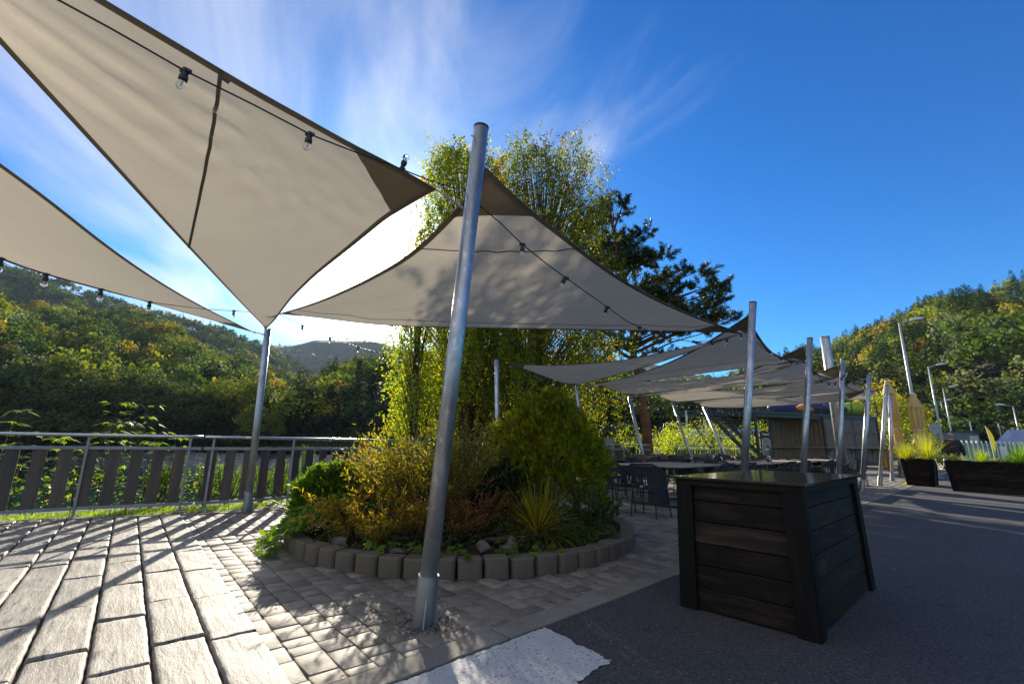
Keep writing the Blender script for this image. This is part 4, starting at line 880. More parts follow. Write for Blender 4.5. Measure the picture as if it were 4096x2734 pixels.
def bush(name, label, cen, size, n, colors, cat_='shrub', m='leaf', stems=8, **kw):
    cen = np.array(cen, float); size = np.array(size, float)
    base = cen - (0, 0, size[2]); base[2] = max(.1, cen[2] - size[2])
    root = empty(name, base, 0, label, cat_)
    parts = [spray_cloud(n, cen, size, colors, **kw)]; kk = dict(kw); kk['L'] = kw.get('L', .07) * 1.4
    parts.append(spray_cloud(n // 3, cen, size * .80, colors, **kk))
    V, F, C = cat(parts); V = V - base; V[:, 2] = np.maximum(V[:, 2], -.02); npmesh('foliage', V, F, m, root, C)
    s = MB()
    for i in range(stems):
        a = i * 2.4; s.tube([(0.05 * math.cos(a), .05 * math.sin(a), -.05), (size[0] * .3 * math.cos(a), size[1] * .3 * math.sin(a), size[2] * .7), (size[0] * .6 * math.cos(a), size[1] * .6 * math.sin(a), size[2] * 1.3)], [.02, .014, .006], 6)
    s.build('branches', 'twig', root); return root
bush('thuja', 'tall egg-shaped golden green conifer at the right of the shrub bed', (.50, 6.3, .92), (.72, .70, .82), 7500, [(.26, .29, .016), (.33, .32, .018), (.20, .23, .016), (.10, .15, .014), (.24, .17, .02)], egg=lambda z: np.where(z > 0, 1.04 - .22 * np.clip(z, 0, 1) ** 2, 1.04 / np.sqrt(np.maximum(1 - z * z * .9, .3))), k=8, L=.062, W=.011, upb=.9, m='leaf')
bush('juniper_ball', 'low rounded bright green conifer behind the ivy at the bed', (-2.12, 5.72, .42), (.44, .42, .37), 3400, [(.055, .115, .012), (.08, .145, .014), (.035, .075, .010)], k=7, L=.05, W=.011, upb=.9, m='leaf')
bush('dark_juniper', 'dark green low conifer between the willow shrub and the round conifer', (-.05, 5.85, .42), (.42, .40, .40), 1500, [(.02, .04, .012), (.03, .055, .015)], k=6, L=.05, W=.012, m='leafshade')
def wand_shrub(name, label, base, n, h, spread, colors, leafL, leafW, per=34, cat_='shrub', curve=.5, m='leaf', stemc='twig', r0=.25, side=3, lean=(0, 0)):
    """shrub of arching stems set with small leaves"""
    base = np.array(base, float); root = empty(name, base, 0, label, cat_); s = MB(); LV = []; 
    P = []; D = []
    for i in range(n):
        a = random.uniform(0, 6.283); q = random.uniform(.1, 1) ** .6; hh = h * random.uniform(.55, 1.0) * (1.08 - .30 * q); p0 = np.array([math.cos(a) * r0 * q, math.sin(a) * r0 * q, 0]); out = np.array([math.cos(a), math.sin(a), 0]) * spread * q + np.array([*lean, 0])
        pts = [p0 + out * (t ** 1.3) + np.array([0, 0, hh * (t - curve * .35 * q * t ** 3)]) + rng.normal(0, .012, 3) for t in np.linspace(0, 1, 7)]
        stems = [pts]
        for k in range(side):
            t = random.uniform(.25, .85); j = int(t * 6); b = pts[j]; a2 = a + random.uniform(-1.3, 1.3); L = hh * random.uniform(.18, .38)
            stems.append([b, b + np.array([math.cos(a2) * L * .5, math.sin(a2) * L * .5, L * .5]), b + np.array([math.cos(a2) * L * .9, math.sin(a2) * L * .9, L * .9])])
        for k, st in enumerate(stems):
            s.tube(st, list(np.linspace(.006 if k == 0 else .003, .0015, len(st))), 4, cap=False)
            st = np.array(st); sl_ = np.concatenate([[0], np.cumsum(np.linalg.norm(np.diff(st, axis=0), axis=1))]); m_ = int(per * (1 if k == 0 else .45))
            tt = rng.uniform(.12 if k == 0 else .05, 1, m_) * sl_[-1]; pp = np.stack([np.interp(tt, sl_, st[:, j]) for j in range(3)], 1); dd = unit(st[-1] - st[0])
            P.append(pp); D.append(unit(dd * .8 + rng.normal(0, .62, (m_, 3))))
    P = np.concatenate(P); D = np.concatenate(D); V, F = leaves(P, D, leafL * rng.uniform(.6, 1.3, len(P)), leafW); npmesh('foliage', V, F, m, root, cmix(colors, len(P), .22)); s.build('stems', stemc, root)
    return root
wand_shrub('willow_shrub', 'large yellowing willow shrub with narrow leaves in the middle of the bed', (-1.05, 5.75, .15), 190, 1.35, .85, [(.21, .19, .020), (.17, .17, .025), (.25, .19, .016), (.13, .14, .028), (.22, .13, .015)], .062, .0135, per=32, r0=.4)
wand_shrub('willow_shrub', 'taller grey green willow shoots behind the nearest post', (-.55, 6.3, .15), 90, 1.55, .55, [(.17, .19, .04), (.22, .20, .03), (.14, .16, .04)], .062, .0135, per=42, r0=.35)
wand_shrub('barberry', 'small reddish barberry bush just right of the nearest post', (-.38, 5.15, .15), 80, .60, .38, [(.16, .055, .025), (.20, .07, .02), (.12, .06, .02), (.10, .085, .02)], .024, .013, per=50, r0=.2)
wand_shrub('barberry', 'dark red low bush under the willow at the left of the bed', (-1.55, 5.25, .15), 40, .32, .28, [(.07, .025, .018), (.10, .035, .02), (.06, .035, .015)], .022, .012, per=40, r0=.15)
wand_shrub('flowering_herb', 'leafy herb with pale flower heads below the round conifer', (.85, 5.35, .15), 26, .62, .22, [(.04, .075, .02), (.055, .09, .025)], .05, .028, per=24, r0=.2)
def blades(name, label, base, n, L, spread, colors, w=.008, cat_='grass tuft', droop=.6, k=6, m='leaf', up=.9):
    root = np.array(base, float); V = []; F = []; C = []; b = 0; c = np.array(colors)
    for i in range(n):
        a = random.uniform(0, 6.283); q = random.uniform(0, 1); l = L * random.uniform(.55, 1.1); o = np.array([math.cos(a), math.sin(a), 0]); th = up * (1 - q * spread); p = o * random.uniform(0, .06); d = unit(o * (1 - th) + np.array([0, 0, th])); s = np.array([-o[1], o[0], 0]) ; s = unit(s + rng.normal(0, .3, 3)); cc = c[random.randrange(len(c))] * random.uniform(.75, 1.3)
        for j in range(k + 1):
            wd = w * (1 - (j / k) ** 1.6) * .5 + .0004; V += [p - s * wd, p + s * wd]; C += [cc, cc]
            if j < k: F.append((b + 2 * j, b + 2 * j + 1, b + 2 * j + 3, b + 2 * j + 2))
            p = p + d * l / k; d = unit(d + np.array([0, 0, -1]) * droop * (.25 + q) * 1.6 / k)
        b += 2 * (k + 1)
    V = np.array(V); o = npmesh(name, V, np.array(F), m, None, np.array(C)); o.location = tuple(root); tag(o, label, cat_); return o
blades('sedge_tuft', 'fountain of yellow green blades spilling over the front of the bed', (.28, 4.86, .2), 420, .62, .85, [(.11, .13, .012), (.20, .16, .012), (.07, .10, .012), (.28, .17, .012)], w=.011, droop=.75)
blades('dry_grass', 'sparse pale grass stalks rising left of the low rounded conifer', (-2.65, 6.1, .15), 34, .62, .7, [(.30, .22, .10), (.22, .17, .07)], w=.004, droop=.35)
def ivy_leaf_mesh(lobes=5):
    pts = [(0, 0)]
    for a, r in ((-75, .55), (-50, .42), (-35, .78), (-15, .5), (0, 1.0), (15, .5), (35, .78), (50, .42), (75, .55)): pts.append((math.sin(R(a)) * r * .75, math.cos(R(a)) * r))
    return np.array([(x, y, 0) for x, y in pts])
def lobed(name, P, N_, D, S_, colors, parent=None, m='leaf', droop=.2):
    """many lobed leaves (fans of 9 faces -> quads) as one mesh"""
    base = ivy_leaf_mesh(); n = len(P); D = unit(D - N_ * (D * N_).sum(1)[:, None]); X = np.cross(D, N_)
    z = -droop * (base[:, 0] ** 2 * 1.2 + np.maximum(base[:, 1] - .4, 0) ** 2)
    V = P[:, None] + S_[:, None, None] * (X[:, None] * base[None, :, :1] + D[:, None] * base[None, :, 1:2] + N_[:, None] * z[None, :, None]); V = V.reshape(-1, 3)
    f = np.array([(0, 1, 2, 3), (0, 3, 4, 5), (0, 5, 6, 7), (0, 7, 8, 9)]); F = (f[None] + (np.arange(n) * 10)[:, None, None]).reshape(-1, 4)
    c = np.array(colors); C = np.repeat(c[rng.integers(0, len(c), n)] * (1 + rng.normal(0, .15, (n, 1))), 10, 0)
    return npmesh(name, V, F, m, parent, np.clip(C, .003, 1))
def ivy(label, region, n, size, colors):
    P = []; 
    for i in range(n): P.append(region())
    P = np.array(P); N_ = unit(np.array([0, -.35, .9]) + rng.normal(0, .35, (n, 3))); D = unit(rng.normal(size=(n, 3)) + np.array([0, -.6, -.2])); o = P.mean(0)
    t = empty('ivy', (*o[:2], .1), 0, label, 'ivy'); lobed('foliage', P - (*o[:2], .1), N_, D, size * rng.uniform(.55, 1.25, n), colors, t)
    s = MB()
    for i in range(0, n - 3, 5): s.tube([P[i] - (*o[:2], .11), P[i + 2] - (*o[:2], .12)], .002, 4, cap=False) if np.linalg.norm(P[i] - P[i + 2]) < .5 else None
    if s.v: s.build('runners', 'twig', t)
    return t
def reg_left():
    t = random.random(); th = R(random.uniform(178, 222)); r = BR + random.gauss(-.05, .22) ; r = min(r, BR + .32)
    x = BED[0] + math.cos(th) * r; y = BED[1] + math.sin(th) * r; z = .24 if r < BR + .05 else .24 * max(0, 1 - (r - BR - .05) / .2) + .03
    return (x, y, z + random.uniform(-.02, .10) * (1.6 if r < BR else .5) + (max(0, BR - r) * .35))
ivy('bright backlit ivy spilling over the left end of the block ring', reg_left, 1050, .095, [(.085, .17, .010), (.12, .21, .012), (.06, .12, .012), (.16, .22, .012)])
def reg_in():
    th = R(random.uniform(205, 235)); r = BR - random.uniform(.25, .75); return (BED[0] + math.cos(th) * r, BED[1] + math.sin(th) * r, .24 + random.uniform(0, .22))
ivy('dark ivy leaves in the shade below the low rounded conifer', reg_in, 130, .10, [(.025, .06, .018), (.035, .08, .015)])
for k, (lab, th0, th1, nn_) in enumerate((('scattered ivy leaves over the blocks left of the nearest post', 240, 262, 16), ('cluster of large ivy leaves touching the nearest post', 264, 276, 26), ('few small leaves between blocks and stones right of the post', 283, 300, 18))):
    def reg(th0=th0, th1=th1):
        th = R(random.uniform(th0, th1)); r = BR - random.uniform(-.06, .22); return (BED[0] + math.cos(th) * r, BED[1] + math.sin(th) * r, .16 + random.uniform(0, .07))
    ivy(lab, reg, nn_, .095, [(.07, .14, .012), (.09, .17, .012), (.10, .12, .015)])
def rock(loc, s, label):
    m = MB(); k = 9; pts = unit(rng.normal(size=(26, 3))) * rng.uniform(.75, 1.1, (26, 1)) * s
    import bmesh
    bm = bmesh.new(); [bm.verts.new(p) for p in pts]; bmesh.ops.convex_hull(bm, input=bm.verts); me = bpy.data.meshes.new('stone'); bm.to_mesh(me); bm.free(); me.materials.append(M['rock']); o = bpy.data.objects.new('stone', me); col.objects.link(o); o.location = loc; tag(o, label, 'stone', 'stones in the shrub bed')
rock((-.24, 4.45, .17), (.08, .06, .06), 'angular grey stone just right of the nearest post')
rock((.0, 4.50, .15), (.09, .07, .06), 'flat stone behind the blocks between post and grass fountain')
rock((.02, 4.60, .18), (.05, .05, .07), 'upright stone left of the grass fountain')
rock((1.12, 5.45, .16), (.09, .08, .07), 'rounded stone at the foot of the round conifer')
rock((-1.0, 4.42, .13), (.09, .06, .04), 'low flat stone behind the blocks left of the post')
rock((-1.65, 4.72, .15), (.09, .07, .05), 'mossy stone by the dark red bush')

blades('sedge_tuft', 'small pale grass tuft between willow shrub and ivy', (-1.75, 4.95, .10), 120, .30, .9, [(.10, .12, .03), (.20, .17, .05)], w=.006, droop=.6)
wand_shrub('willow_shrub', 'low willow branches reaching towards the blocks left of the nearest post', (-1.35, 5.0, .1), 60, .62, .55, [(.28, .20, .018), (.22, .18, .022), (.30, .17, .014)], .058, .012, per=40, r0=.3)
wand_shrub('barberry', 'reddish barberry twigs right behind the nearest post', (-.75, 4.95, .1), 70, .50, .40, [(.18, .06, .025), (.24, .09, .02), (.16, .12, .02)], .024, .013, per=50, r0=.25)
leafy_bush_late = [('periwinkle', 'dark green ground cover under the shrubs along the front of the bed', (-.6, 4.75, .10), (1.3, .35, .13), 2600)]
# young maples behind the fence
def maple(base, h, label, spread=.35, n=11):
    base = np.array(base, float); t = empty('maple_sapling', base, 0, label, 'sapling', 'young maples behind the railing'); s = MB(); P = []; N_ = []; D = []; S_ = []
    stem = [np.array([math.sin(k * 1.3 + base[0]) * .03, math.cos(k + base[1]) * .03, h * k / 6]) for k in range(7)]; s.tube(stem, list(np.linspace(.012, .004, 7)), 6)
    lv = max(5, int(h / .17))
    for i in range(lv):
        z = h * (.12 + .88 * (i + 1) / lv); k = min(5, int(z / h * 6)); c = stem[k] + (stem[k + 1] - stem[k]) * (z / h * 6 - k) if k < 6 else stem[6]
        for q in range(5 if i < lv - 1 else 6):
            a = q * 2.4 + i * 1.7 + random.uniform(-.3, .3); L = random.uniform(.10, .26) * (1.15 - .5 * i / lv); e = np.array([math.cos(a), math.sin(a), .45]) * L + c
            s.tube([c, c + (e - c) * .5 + (0, 0, .02), e], .0025, 4, cap=False); P.append(e); N_.append(unit(np.array([math.cos(a) * .25, math.sin(a) * .25, 1]) + rng.normal(0, .2, 3))); D.append(np.array([math.cos(a), math.sin(a), -.15])); S_.append(random.uniform(.10, .17))
    lobed('foliage', np.array(P), np.array(N_), np.array(D), np.array(S_), [(.09, .17, .012), (.12, .20, .012), (.07, .14, .012), (.15, .19, .012)], t, droop=.35); s.build('stem', 'twig', t)
mpl = [(20, 6.6, 1.42, 'tallest'), (95, 7.2, 1.12, ''), (190, 7.4, 1.05, ''), (235, 7.8, 1.0, ''), (425, 7.5, 1.62, ''), (475, 8.2, 1.3, ''), (545, 7.7, 1.58, ''), (605, 8.2, 1.15, ''), (330, 7.2, .9, ''), (690, 8.4, 1.08, '')]
lbs = ['young maple at the left edge, its top leaves above the handrail', 'low maple shoot behind the second board from the left edge', 'bushy maple shoot behind the third board', 'thin maple shoot with reddish tips by the third board', 'tall young maple with its crown above the handrail, left of the pair', 'short maple between the two tall young maples', 'tall young maple above the handrail, right of the pair', 'short maple shoot right of the tall pair', 'low maple leaves by the slim post nearest to the left edge', 'low maple shoot near the joint of the two railing panels']
for (px, Y, h, _), l in zip(mpl, lbs):
    p = A(px, 1800, Y); g = float(gz(p[0], p[1])); maple((p[0], p[1], g), h - g * .9, l)
# mugo pines: upright shoots with needles
def mugo(base, h, n, label, spread=.3):
    base = np.array(base, float); t = empty('mugo_pine', base, 0, label, 'dwarf pine', 'dwarf pines behind the railing'); s = MB(); P = []; D = []
    for i in range(n):
        a = random.uniform(0, 6.28); q = random.uniform(0, 1); e = np.array([math.cos(a) * spread * q, math.sin(a) * spread * q, h * (1 - .45 * q * q) * random.uniform(.8, 1.05)]); b0 = e * [.45, .45, .25]; s.tube([(0, 0, 0), b0, e], [.012, .009, .004], 5, cap=False)
        m_ = 110; tt = rng.uniform(.15, 1, m_)[:, None]; P.append(b0 + (e - b0) * tt); ax = unit(e - b0); r_ = unit(rng.normal(size=(m_, 3))); D.append(unit(r_ + ax * .9))
    P = np.concatenate(P); D = np.concatenate(D); V, F = leaves(P, D, .065, .006); npmesh('foliage', V, F, 'leaf', t, cmix([(.045, .085, .012), (.06, .11, .014), (.08, .13, .014)], len(P), .2)); s.build('branches', 'twig', t)
mg = [(640, 8.2, .75, 'left of the railing joint'), (722, 8.5, .85, 'behind the slim posts at the railing joint'), (845, 8.6, .85, 'right of the railing joint'), (930, 8.8, .8, 'just left of the fence post'), (1070, 9.0, .75, 'first one right of the fence post'), (1145, 9.2, .7, 'second one right of the fence post'), (1225, 9.4, 1.0, 'tallest, behind the low rounded conifer')]
for px, Y, h, l in mg:
    p = A(px, 1800, Y); g = float(gz(p[0], p[1])); mugo((p[0], p[1], g), h - g, 20, 'dwarf pine ' + l)
# undergrowth and lawn strip behind the border stones: nobody could count it
def lawn():
    n = 26000; a = rng.uniform(-7, 12, n); base = np.interp(a, [-7, -.5, 2.2, 3.0, 4.4, 7, 12], [9.25, 9.25, 8.85, 8.95, 9.15, 9.5, 9.55]); d = rng.uniform(0, 1, n) ** 1.3 * .75; nn_ = base - .08 + d
    P = np.stack([KA[0] * a + KN[0] * nn_, KA[1] * a + KN[1] * nn_, np.full(n, -.02) - .02], 1); D = unit(rng.normal(0, .45, (n, 3)) + (0, 0, 1)); V, F = leaves(P, D, rng.uniform(.04, .11, n), .006)
    tag(npmesh('lawn_grass', V, F, 'leaf', None, cmix([(.13, .21, .012), (.19, .27, .012), (.10, .16, .012)], n, .2)), 'bright green grass strip under the railing', 'grass', None, 'stuff')
    n = 4200; a = rng.uniform(-8, 2.5, n); s = rng.uniform(.4, 2.2, n); nn_ = np.interp(a, [-8, 2.2], [9.4, 9.0]) + s; x = KA[0] * a + KN[0] * nn_; y = KA[1] * a + KN[1] * nn_; hgt = rng.uniform(0, 1, n) ** .8 * (.38 + .25 * np.sin(a * 3.1 + 1) * np.sin(a * 1.3)) * 1.3
    P = np.stack([x, y, gz(x, y) + hgt * (1 + .2 * s)], 1); N_ = unit(rng.normal(0, .4, (n, 3)) + (0, -.2, 1)); D = unit(rng.normal(size=(n, 3)))
    tag(lobed('undergrowth', P, N_, D, rng.uniform(.03, .075, n), [(.08, .14, .012), (.11, .17, .012), (.05, .09, .012), (.16, .10, .015)]), 'tangled low green undergrowth behind the railing on the left', 'undergrowth', None, 'stuff')
lawn()

# ------------------------------------------------------------------ trees
def limb(s, p, d, L, r, depth, tips, gen=0):
    pts = [p]; q = p.copy(); k = 5
    for i in range(k): d = unit(d + rng.normal(0, .10, 3)); q = q + d * L / k; pts.append(q)
    s.tube(pts, list(np.linspace(r, r * .55, k + 1)), 7 if gen < 2 else 5, cap=False)
    tips.append((pts[3], q, gen))
    if depth > 0:
        for c in range(3):
            d2 = unit(d + rng.normal(0, .55, 3)); limb(s, pts[random.choice((3, 4, 5))], d2, L * random.uniform(.55, .8), r * .5, depth - 1, tips, gen + 1)
BPR = lambda z: float(np.interp(z, [0, .12, .25, .45, .7, .85, .93, .98, 1.0], [.75, .95, 1.0, .95, .74, .60, .42, .24, .05]))
def birch(base, h, w, label, nstr, seed, lean=(0, 0), cols=None, hmin=.18, shape=None, hang=(.5, 2.0), leaf=.085, per=26):
    g = np.random.default_rng(seed); base = np.array(base, float); t = empty('birch', base, 0, label, 'birch', 'birches behind the shrub bed'); s = MB(); k = 10
    st = [np.array([lean[0] * (i / k) ** 1.4 + g.normal(0, .05), lean[1] * (i / k) + g.normal(0, .05), h * .93 * i / k]) for i in range(k + 1)]; s.tube(st, list(np.linspace(.16, .025, k + 1)), 10); s.build('trunk', 'birch', t, smooth=True)
    br = MB(); P = []; D = []; 
    for i in range(nstr):
        z = g.uniform(hmin, 1.0) ** .85; prof = (shape or BPR)(z); a = g.uniform(0, 6.283); lump = math.sin(a * 3 + z * 13 + seed) * .5 + math.sin(a * 5 - z * 23 + seed * 2) * .35 + math.sin(z * 41 + a) * .25
        rr = w * prof * g.uniform(.12, 1.0) ** .6 * (1 + .22 * lump)
        zz = h * z; i0 = min(k - 1, int(z * .93 * k)); c = st[i0]; tip = np.array([c[0] + math.cos(a) * rr, c[1] + math.sin(a) * rr, zz])
        gp = math.sin(tip[0] * 2.3 + seed) * math.sin(tip[1] * 2.1 + seed * 2) + math.sin(tip[2] * 1.9 + tip[0] * .9 + seed) * .8 + .35 * math.sin(tip[0] * 5.1 + tip[2] * 4.3)
        if gp < -.25 + g.normal(0, .2): continue
        if i % 4 == 0:
            b0 = st[max(0, i0 - 2)]; br.tube([b0, (b0 + tip) / 2 + (0, 0, .25 * rr), tip], [.03, .016, .005], 4, cap=False)
        L = g.uniform(*hang) * (.30 + .85 * (1 - z)); m_ = int(per * L / 1.2 * g.uniform(.6, 1.3)) + 4; tt = g.uniform(0, 1, m_)
        sway = g.normal(0, .22, 2); arch = g.uniform(.1, .5); pts = tip + np.stack([sway[0] * tt + math.cos(a) * arch * tt * (1 - .4 * tt), sway[1] * tt + math.sin(a) * arch * tt * (1 - .4 * tt), -L * tt], 1) + g.normal(0, .07, (m_, 3))
        if i % 5 == 0: Lu = g.uniform(.35, .95); pts = tip + np.stack([math.cos(a) * Lu * .55 * tt + sway[0] * tt ** 2, math.sin(a) * Lu * .55 * tt + sway[1] * tt ** 2, Lu * (tt - .45 * tt ** 2)], 1) + g.normal(0, .045, (m_, 3))
        P.append(pts); D.append(unit(g.normal(0, .6, (m_, 3)) + (0, 0, -.8)))
    P = np.concatenate(P); D = np.concatenate(D); n = len(P); V, F = leaves(P, D, leaf * g.uniform(.7, 1.25, n), leaf * .72)
    c = np.array(cols or [(.13, .18, .012), (.18, .21, .014), (.08, .12, .014), (.15, .16, .014)]); grp = np.sin(P[:, 0] * 1.9 + seed) * np.sin(P[:, 2] * .45 + P[:, 1]) ; yel = g.uniform(size=n) < np.clip((grp - .50) * 2.0, .07, .8)
    C = c[g.integers(0, len(c), n)]; C[yel] = np.array([.32, .20, .010]); C = C * (1 + g.normal(0, .2, (n, 1))); npmesh('crown', V, F, 'leaf', t, np.repeat(np.clip(C, .004, 1), 4, 0)); br.build('branches', 'twig', t)
    return t
def onland(px, Y, py=1800): p = A(px, py, Y); return np.array([p[0], p[1], float(gz(p[0], p[1]))])
def tall(px, py, Y): return A(px, py, Y)[2]
b0 = onland(1880, 16.5); birch(b0, tall(1880, 530, 16.5) - b0[2], 2.7, 'left weeping birch with yellowing leaves, behind the nearest post', 3400, 3, lean=(-.75, 0), hang=(.8, 2.8), per=42, leaf=.085)
b1 = onland(2085, 18.0); birch(b1, tall(2130, 580, 18) - b1[2], 4.3, 'right weeping birch with the broader, greyer crown', 5200, 8, lean=(1.5, 0), shape=lambda z: float(np.interp(z, [0, .12, .25, .45, .7, .85, .93, .98, 1.0], [.7, .9, .95, .9, .72, .62, .52, .38, .12])), cols=[(.08, .12, .02), (.13, .16, .018), (.06, .10, .02), (.16, .17, .015)], hang=(.8, 2.8), per=32, leaf=.085)
b2 = onland(1660, 15.2); birch(b2, tall(1690, 1280, 15.2) - b2[2] + 1.0, 1.15, 'low bright young birch at the left, leaning towards the lake', 600, 12, lean=(-.15, 0), hmin=.12, hang=(.4, 1.4), cols=[(.14, .19, .012), (.18, .20, .012), (.10, .15, .012)])
def pine(base, h, label, clusters, trunk_pts, tr=.24, nee=.19, group='pines behind the terrace', per=520, cs=.42, cols=None):
    """trunk through given offsets; clusters = [(dx, dy, z, radius)] of needle tufts"""
    base = np.array(base, float); t = empty('pine', base, 0, label, 'pine', group); s = MB(); tp = [np.array(q, float) for q in trunk_pts]; s.tube(tp, list(np.linspace(tr, tr * .3, len(tp))), 12); s.build('trunk', 'bark', t, smooth=True)
    br = MB(); P = []; D = []
    for (dx, dy, z, r) in clusters:
        c = np.array([dx, dy, z]); zs = max(z - abs(dx) * .35 - r * .6, 1.5); c0 = np.array([np.interp(zs, [q[2] for q in tp], [q[0] for q in tp]), np.interp(zs, [q[2] for q in tp], [q[1] for q in tp]), zs]); mid = (c0 + c) / 2 + (0, 0, .05 * abs(dx)); br.tube([c0, mid, c], [.06, .04, .018], 6, cap=False)
        m_ = max(6, int(r * r * 34))
        for k in range(m_):
            u = unit(rng.normal(size=3)) * (1, 1, .45); e = c + u * r * random.uniform(.45, 1.05); br.tube([c + u * r * .2, e], [.012, .005], 4, cap=False); ax = unit(e - c + (0, 0, .25)); L = random.uniform(.35, .6); q = rng.uniform(0, 1, (per // 6, 1)); P.append(e - ax * L * .4 + ax * L * q + rng.normal(0, .02, (per // 6, 3))); D.append(unit(rng.normal(0, .75, (per // 6, 3)) + ax * .9))
    P = np.concatenate(P); D = np.concatenate(D); V, F = leaves(P, D, nee, nee * .16); npmesh('crown', V, F, 'leafshade', t, cmix(cols or [(.035, .065, .018), (.055, .085, .018), (.022, .045, .016), (.08, .10, .02)], len(P), .22)); br.build('limbs', 'bark', t)
pb = onland(2590, 21.5)
def ofs(px, py, Y=21.5): p = A(px, py, Y) - pb; return p
cl = []
for px, py, r in [(2300, 1010, .8), (2270, 1120, .8), (2330, 1180, .9), (2280, 1260, .8), (2360, 1300, .8), (2420, 800, .55), (2455, 850, .7), (2370, 870, .7), (2480, 930, .75), (2330, 930, .8), (2400, 960, .9), (2500, 985, .7), (2560, 960, .55), (2590, 1010, .6), (2440, 1040, 1.0), (2350, 1060, .9), (2540, 1060, .9), (2630, 1050, .5), (2640, 1110, .7), (2700, 1090, .5), (2740, 1130, .6), (2600, 1150, .9), (2690, 1170, .8), (2780, 1180, .7), (2840, 1160, .5), (2820, 1220, .7), (2760, 1240, .8), (2870, 1200, .6), (2900, 1250, .5), (2700, 1250, .8), (2620, 1240, .9), (2520, 1180, .9), (2550, 1270, .8), (2450, 1200, .8), (2560, 1330, .6), (2690, 1320, .7), (2760, 1300, .6), (2850, 1290, .5), (2500, 1360, .5), (2640, 1400, .5), (2410, 1350, .6)]:
    o = ofs(px, py); cl.append((o[0], random.uniform(-1.6, 1.6), o[2], r * 1.12)); cl.append((o[0] + random.uniform(-.7, .5), random.uniform(-1.8, 1.8), o[2] - random.uniform(.2, .6), r * .8))
def pk(px, py): o = ofs(px, py); return (o[0], 0, o[2])
pine(pb, 13, 'tall pine with a bare reddish trunk and wide flat crown right of the birches', cl, [(0, 0, -.3), pk(2592, 1800), pk(2585, 1700), pk(2570, 1620), pk(2552, 1520), pk(2535, 1420), pk(2530, 1330), pk(2520, 1200), pk(2480, 1050), pk(2440, 850)], tr=.27)
pb2 = onland(2420, 24.5); cl2 = []
for i in range(34):
    z = random.uniform(.8, 6.4); q = (1 - z / 7.5); a = random.uniform(0, 6.28); cl2.append((math.cos(a) * 2.2 * q * random.uniform(.3, 1), math.sin(a) * 1.8 * q, z, random.uniform(.45, .75)))
pine(pb2, 7, 'lower bushy grey-green pine between the round conifer and the pine trunk', cl2, [(0, 0, -.3), (.1, 0, 3), (0, 0, 6.6)], tr=.14, cols=[(.05, .075, .035), (.035, .055, .03), (.08, .10, .045)])

# shrubs between railing and staircase
def leafy_bush(name, label, c, size, n, colors, leafL=.11, leafW=.05, m='leaf', group=None, clumps=22, cat_='bush', stems=7):
    c = np.array(c, float); size = np.array(size, float); root = empty(name, c, 0, label, cat_, group); k = clumps; u = unit(rng.normal(size=(k, 3))); u[:, 2] = np.abs(u[:, 2]); cc = u * size * rng.uniform(.45, .95, (k, 1)) + (0, 0, size[2] * .25); rad = rng.uniform(.22, .42, k) * size.mean()
    w = rng.integers(0, k, n); d = unit(rng.normal(size=(n, 3))); P = cc[w] + d * rad[w][:, None] * rng.uniform(.5, 1.1, (n, 1)); P[:, 2] = np.abs(P[:, 2]); V, F = leaves(P, unit(d + rng.normal(0, .7, (n, 3)) + (0, 0, -.1)), leafL * rng.uniform(.6, 1.3, n), leafW); npmesh('foliage', V, F, m, root, cmix(colors, n, .2))
    s = MB()
    for i in range(stems): a = i * 2.4; s.tube([(0, 0, -.3), (size[0] * .3 * math.cos(a), size[1] * .3 * math.sin(a), size[2] * .6), (size[0] * .7 * math.cos(a), size[1] * .7 * math.sin(a), size[2] * 1.0)], [.03, .02, .008], 5, cap=False)
    s.build('stems', 'twig', root); return root
Yg = [(.16, .21, .010), (.21, .25, .012), (.12, .17, .012), (.24, .22, .012)]
for px, Y, w_, top, l in [(2440, 23, 1.2, 1735, 'low bright bush left of the pine trunk'), (2500, 24, 1.3, 1700, 'bright bush directly left of the pine trunk'), (2660, 25.5, 1.6, 1690, 'backlit yellow-green bush right of the pine trunk'), (2725, 27, 1.6, 1690, 'bright bush behind the post against the meadow'), (2775, 28, 2.2, 1652, 'tallest bright yellow-green bush, left of the staircase'), (2850, 33, 2.2, 1745, 'bright bush seen under the staircase landing'), (2930, 34, 2.4, 1735, 'bright bush behind the staircase steps'), (3030, 36, 2.2, 1700, 'bright bush between staircase and container')]:
    p = onland(px, Y); leafy_bush('bright_bush', l, p, (w_, w_, max(.5, (tall(px, top, Y) - p[2]) * .78)), 3600, Yg, group='yellow-green bushes beyond the terrace')
for nm_, l_, c_, s_, n_ in leafy_bush_late: leafy_bush(nm_, l_, c_, s_, n_, [(.03, .055, .015), (.045, .07, .015), (.05, .05, .02)], .045, .022, cat_='ground cover', clumps=40)
leafy_bush('periwinkle', 'ground cover between the grass fountain and the round conifer', (.75, 5.1, .10), (.5, .35, .12), 1400, [(.04, .07, .02), (.05, .09, .02)], .04, .022, cat_='ground cover', clumps=20)
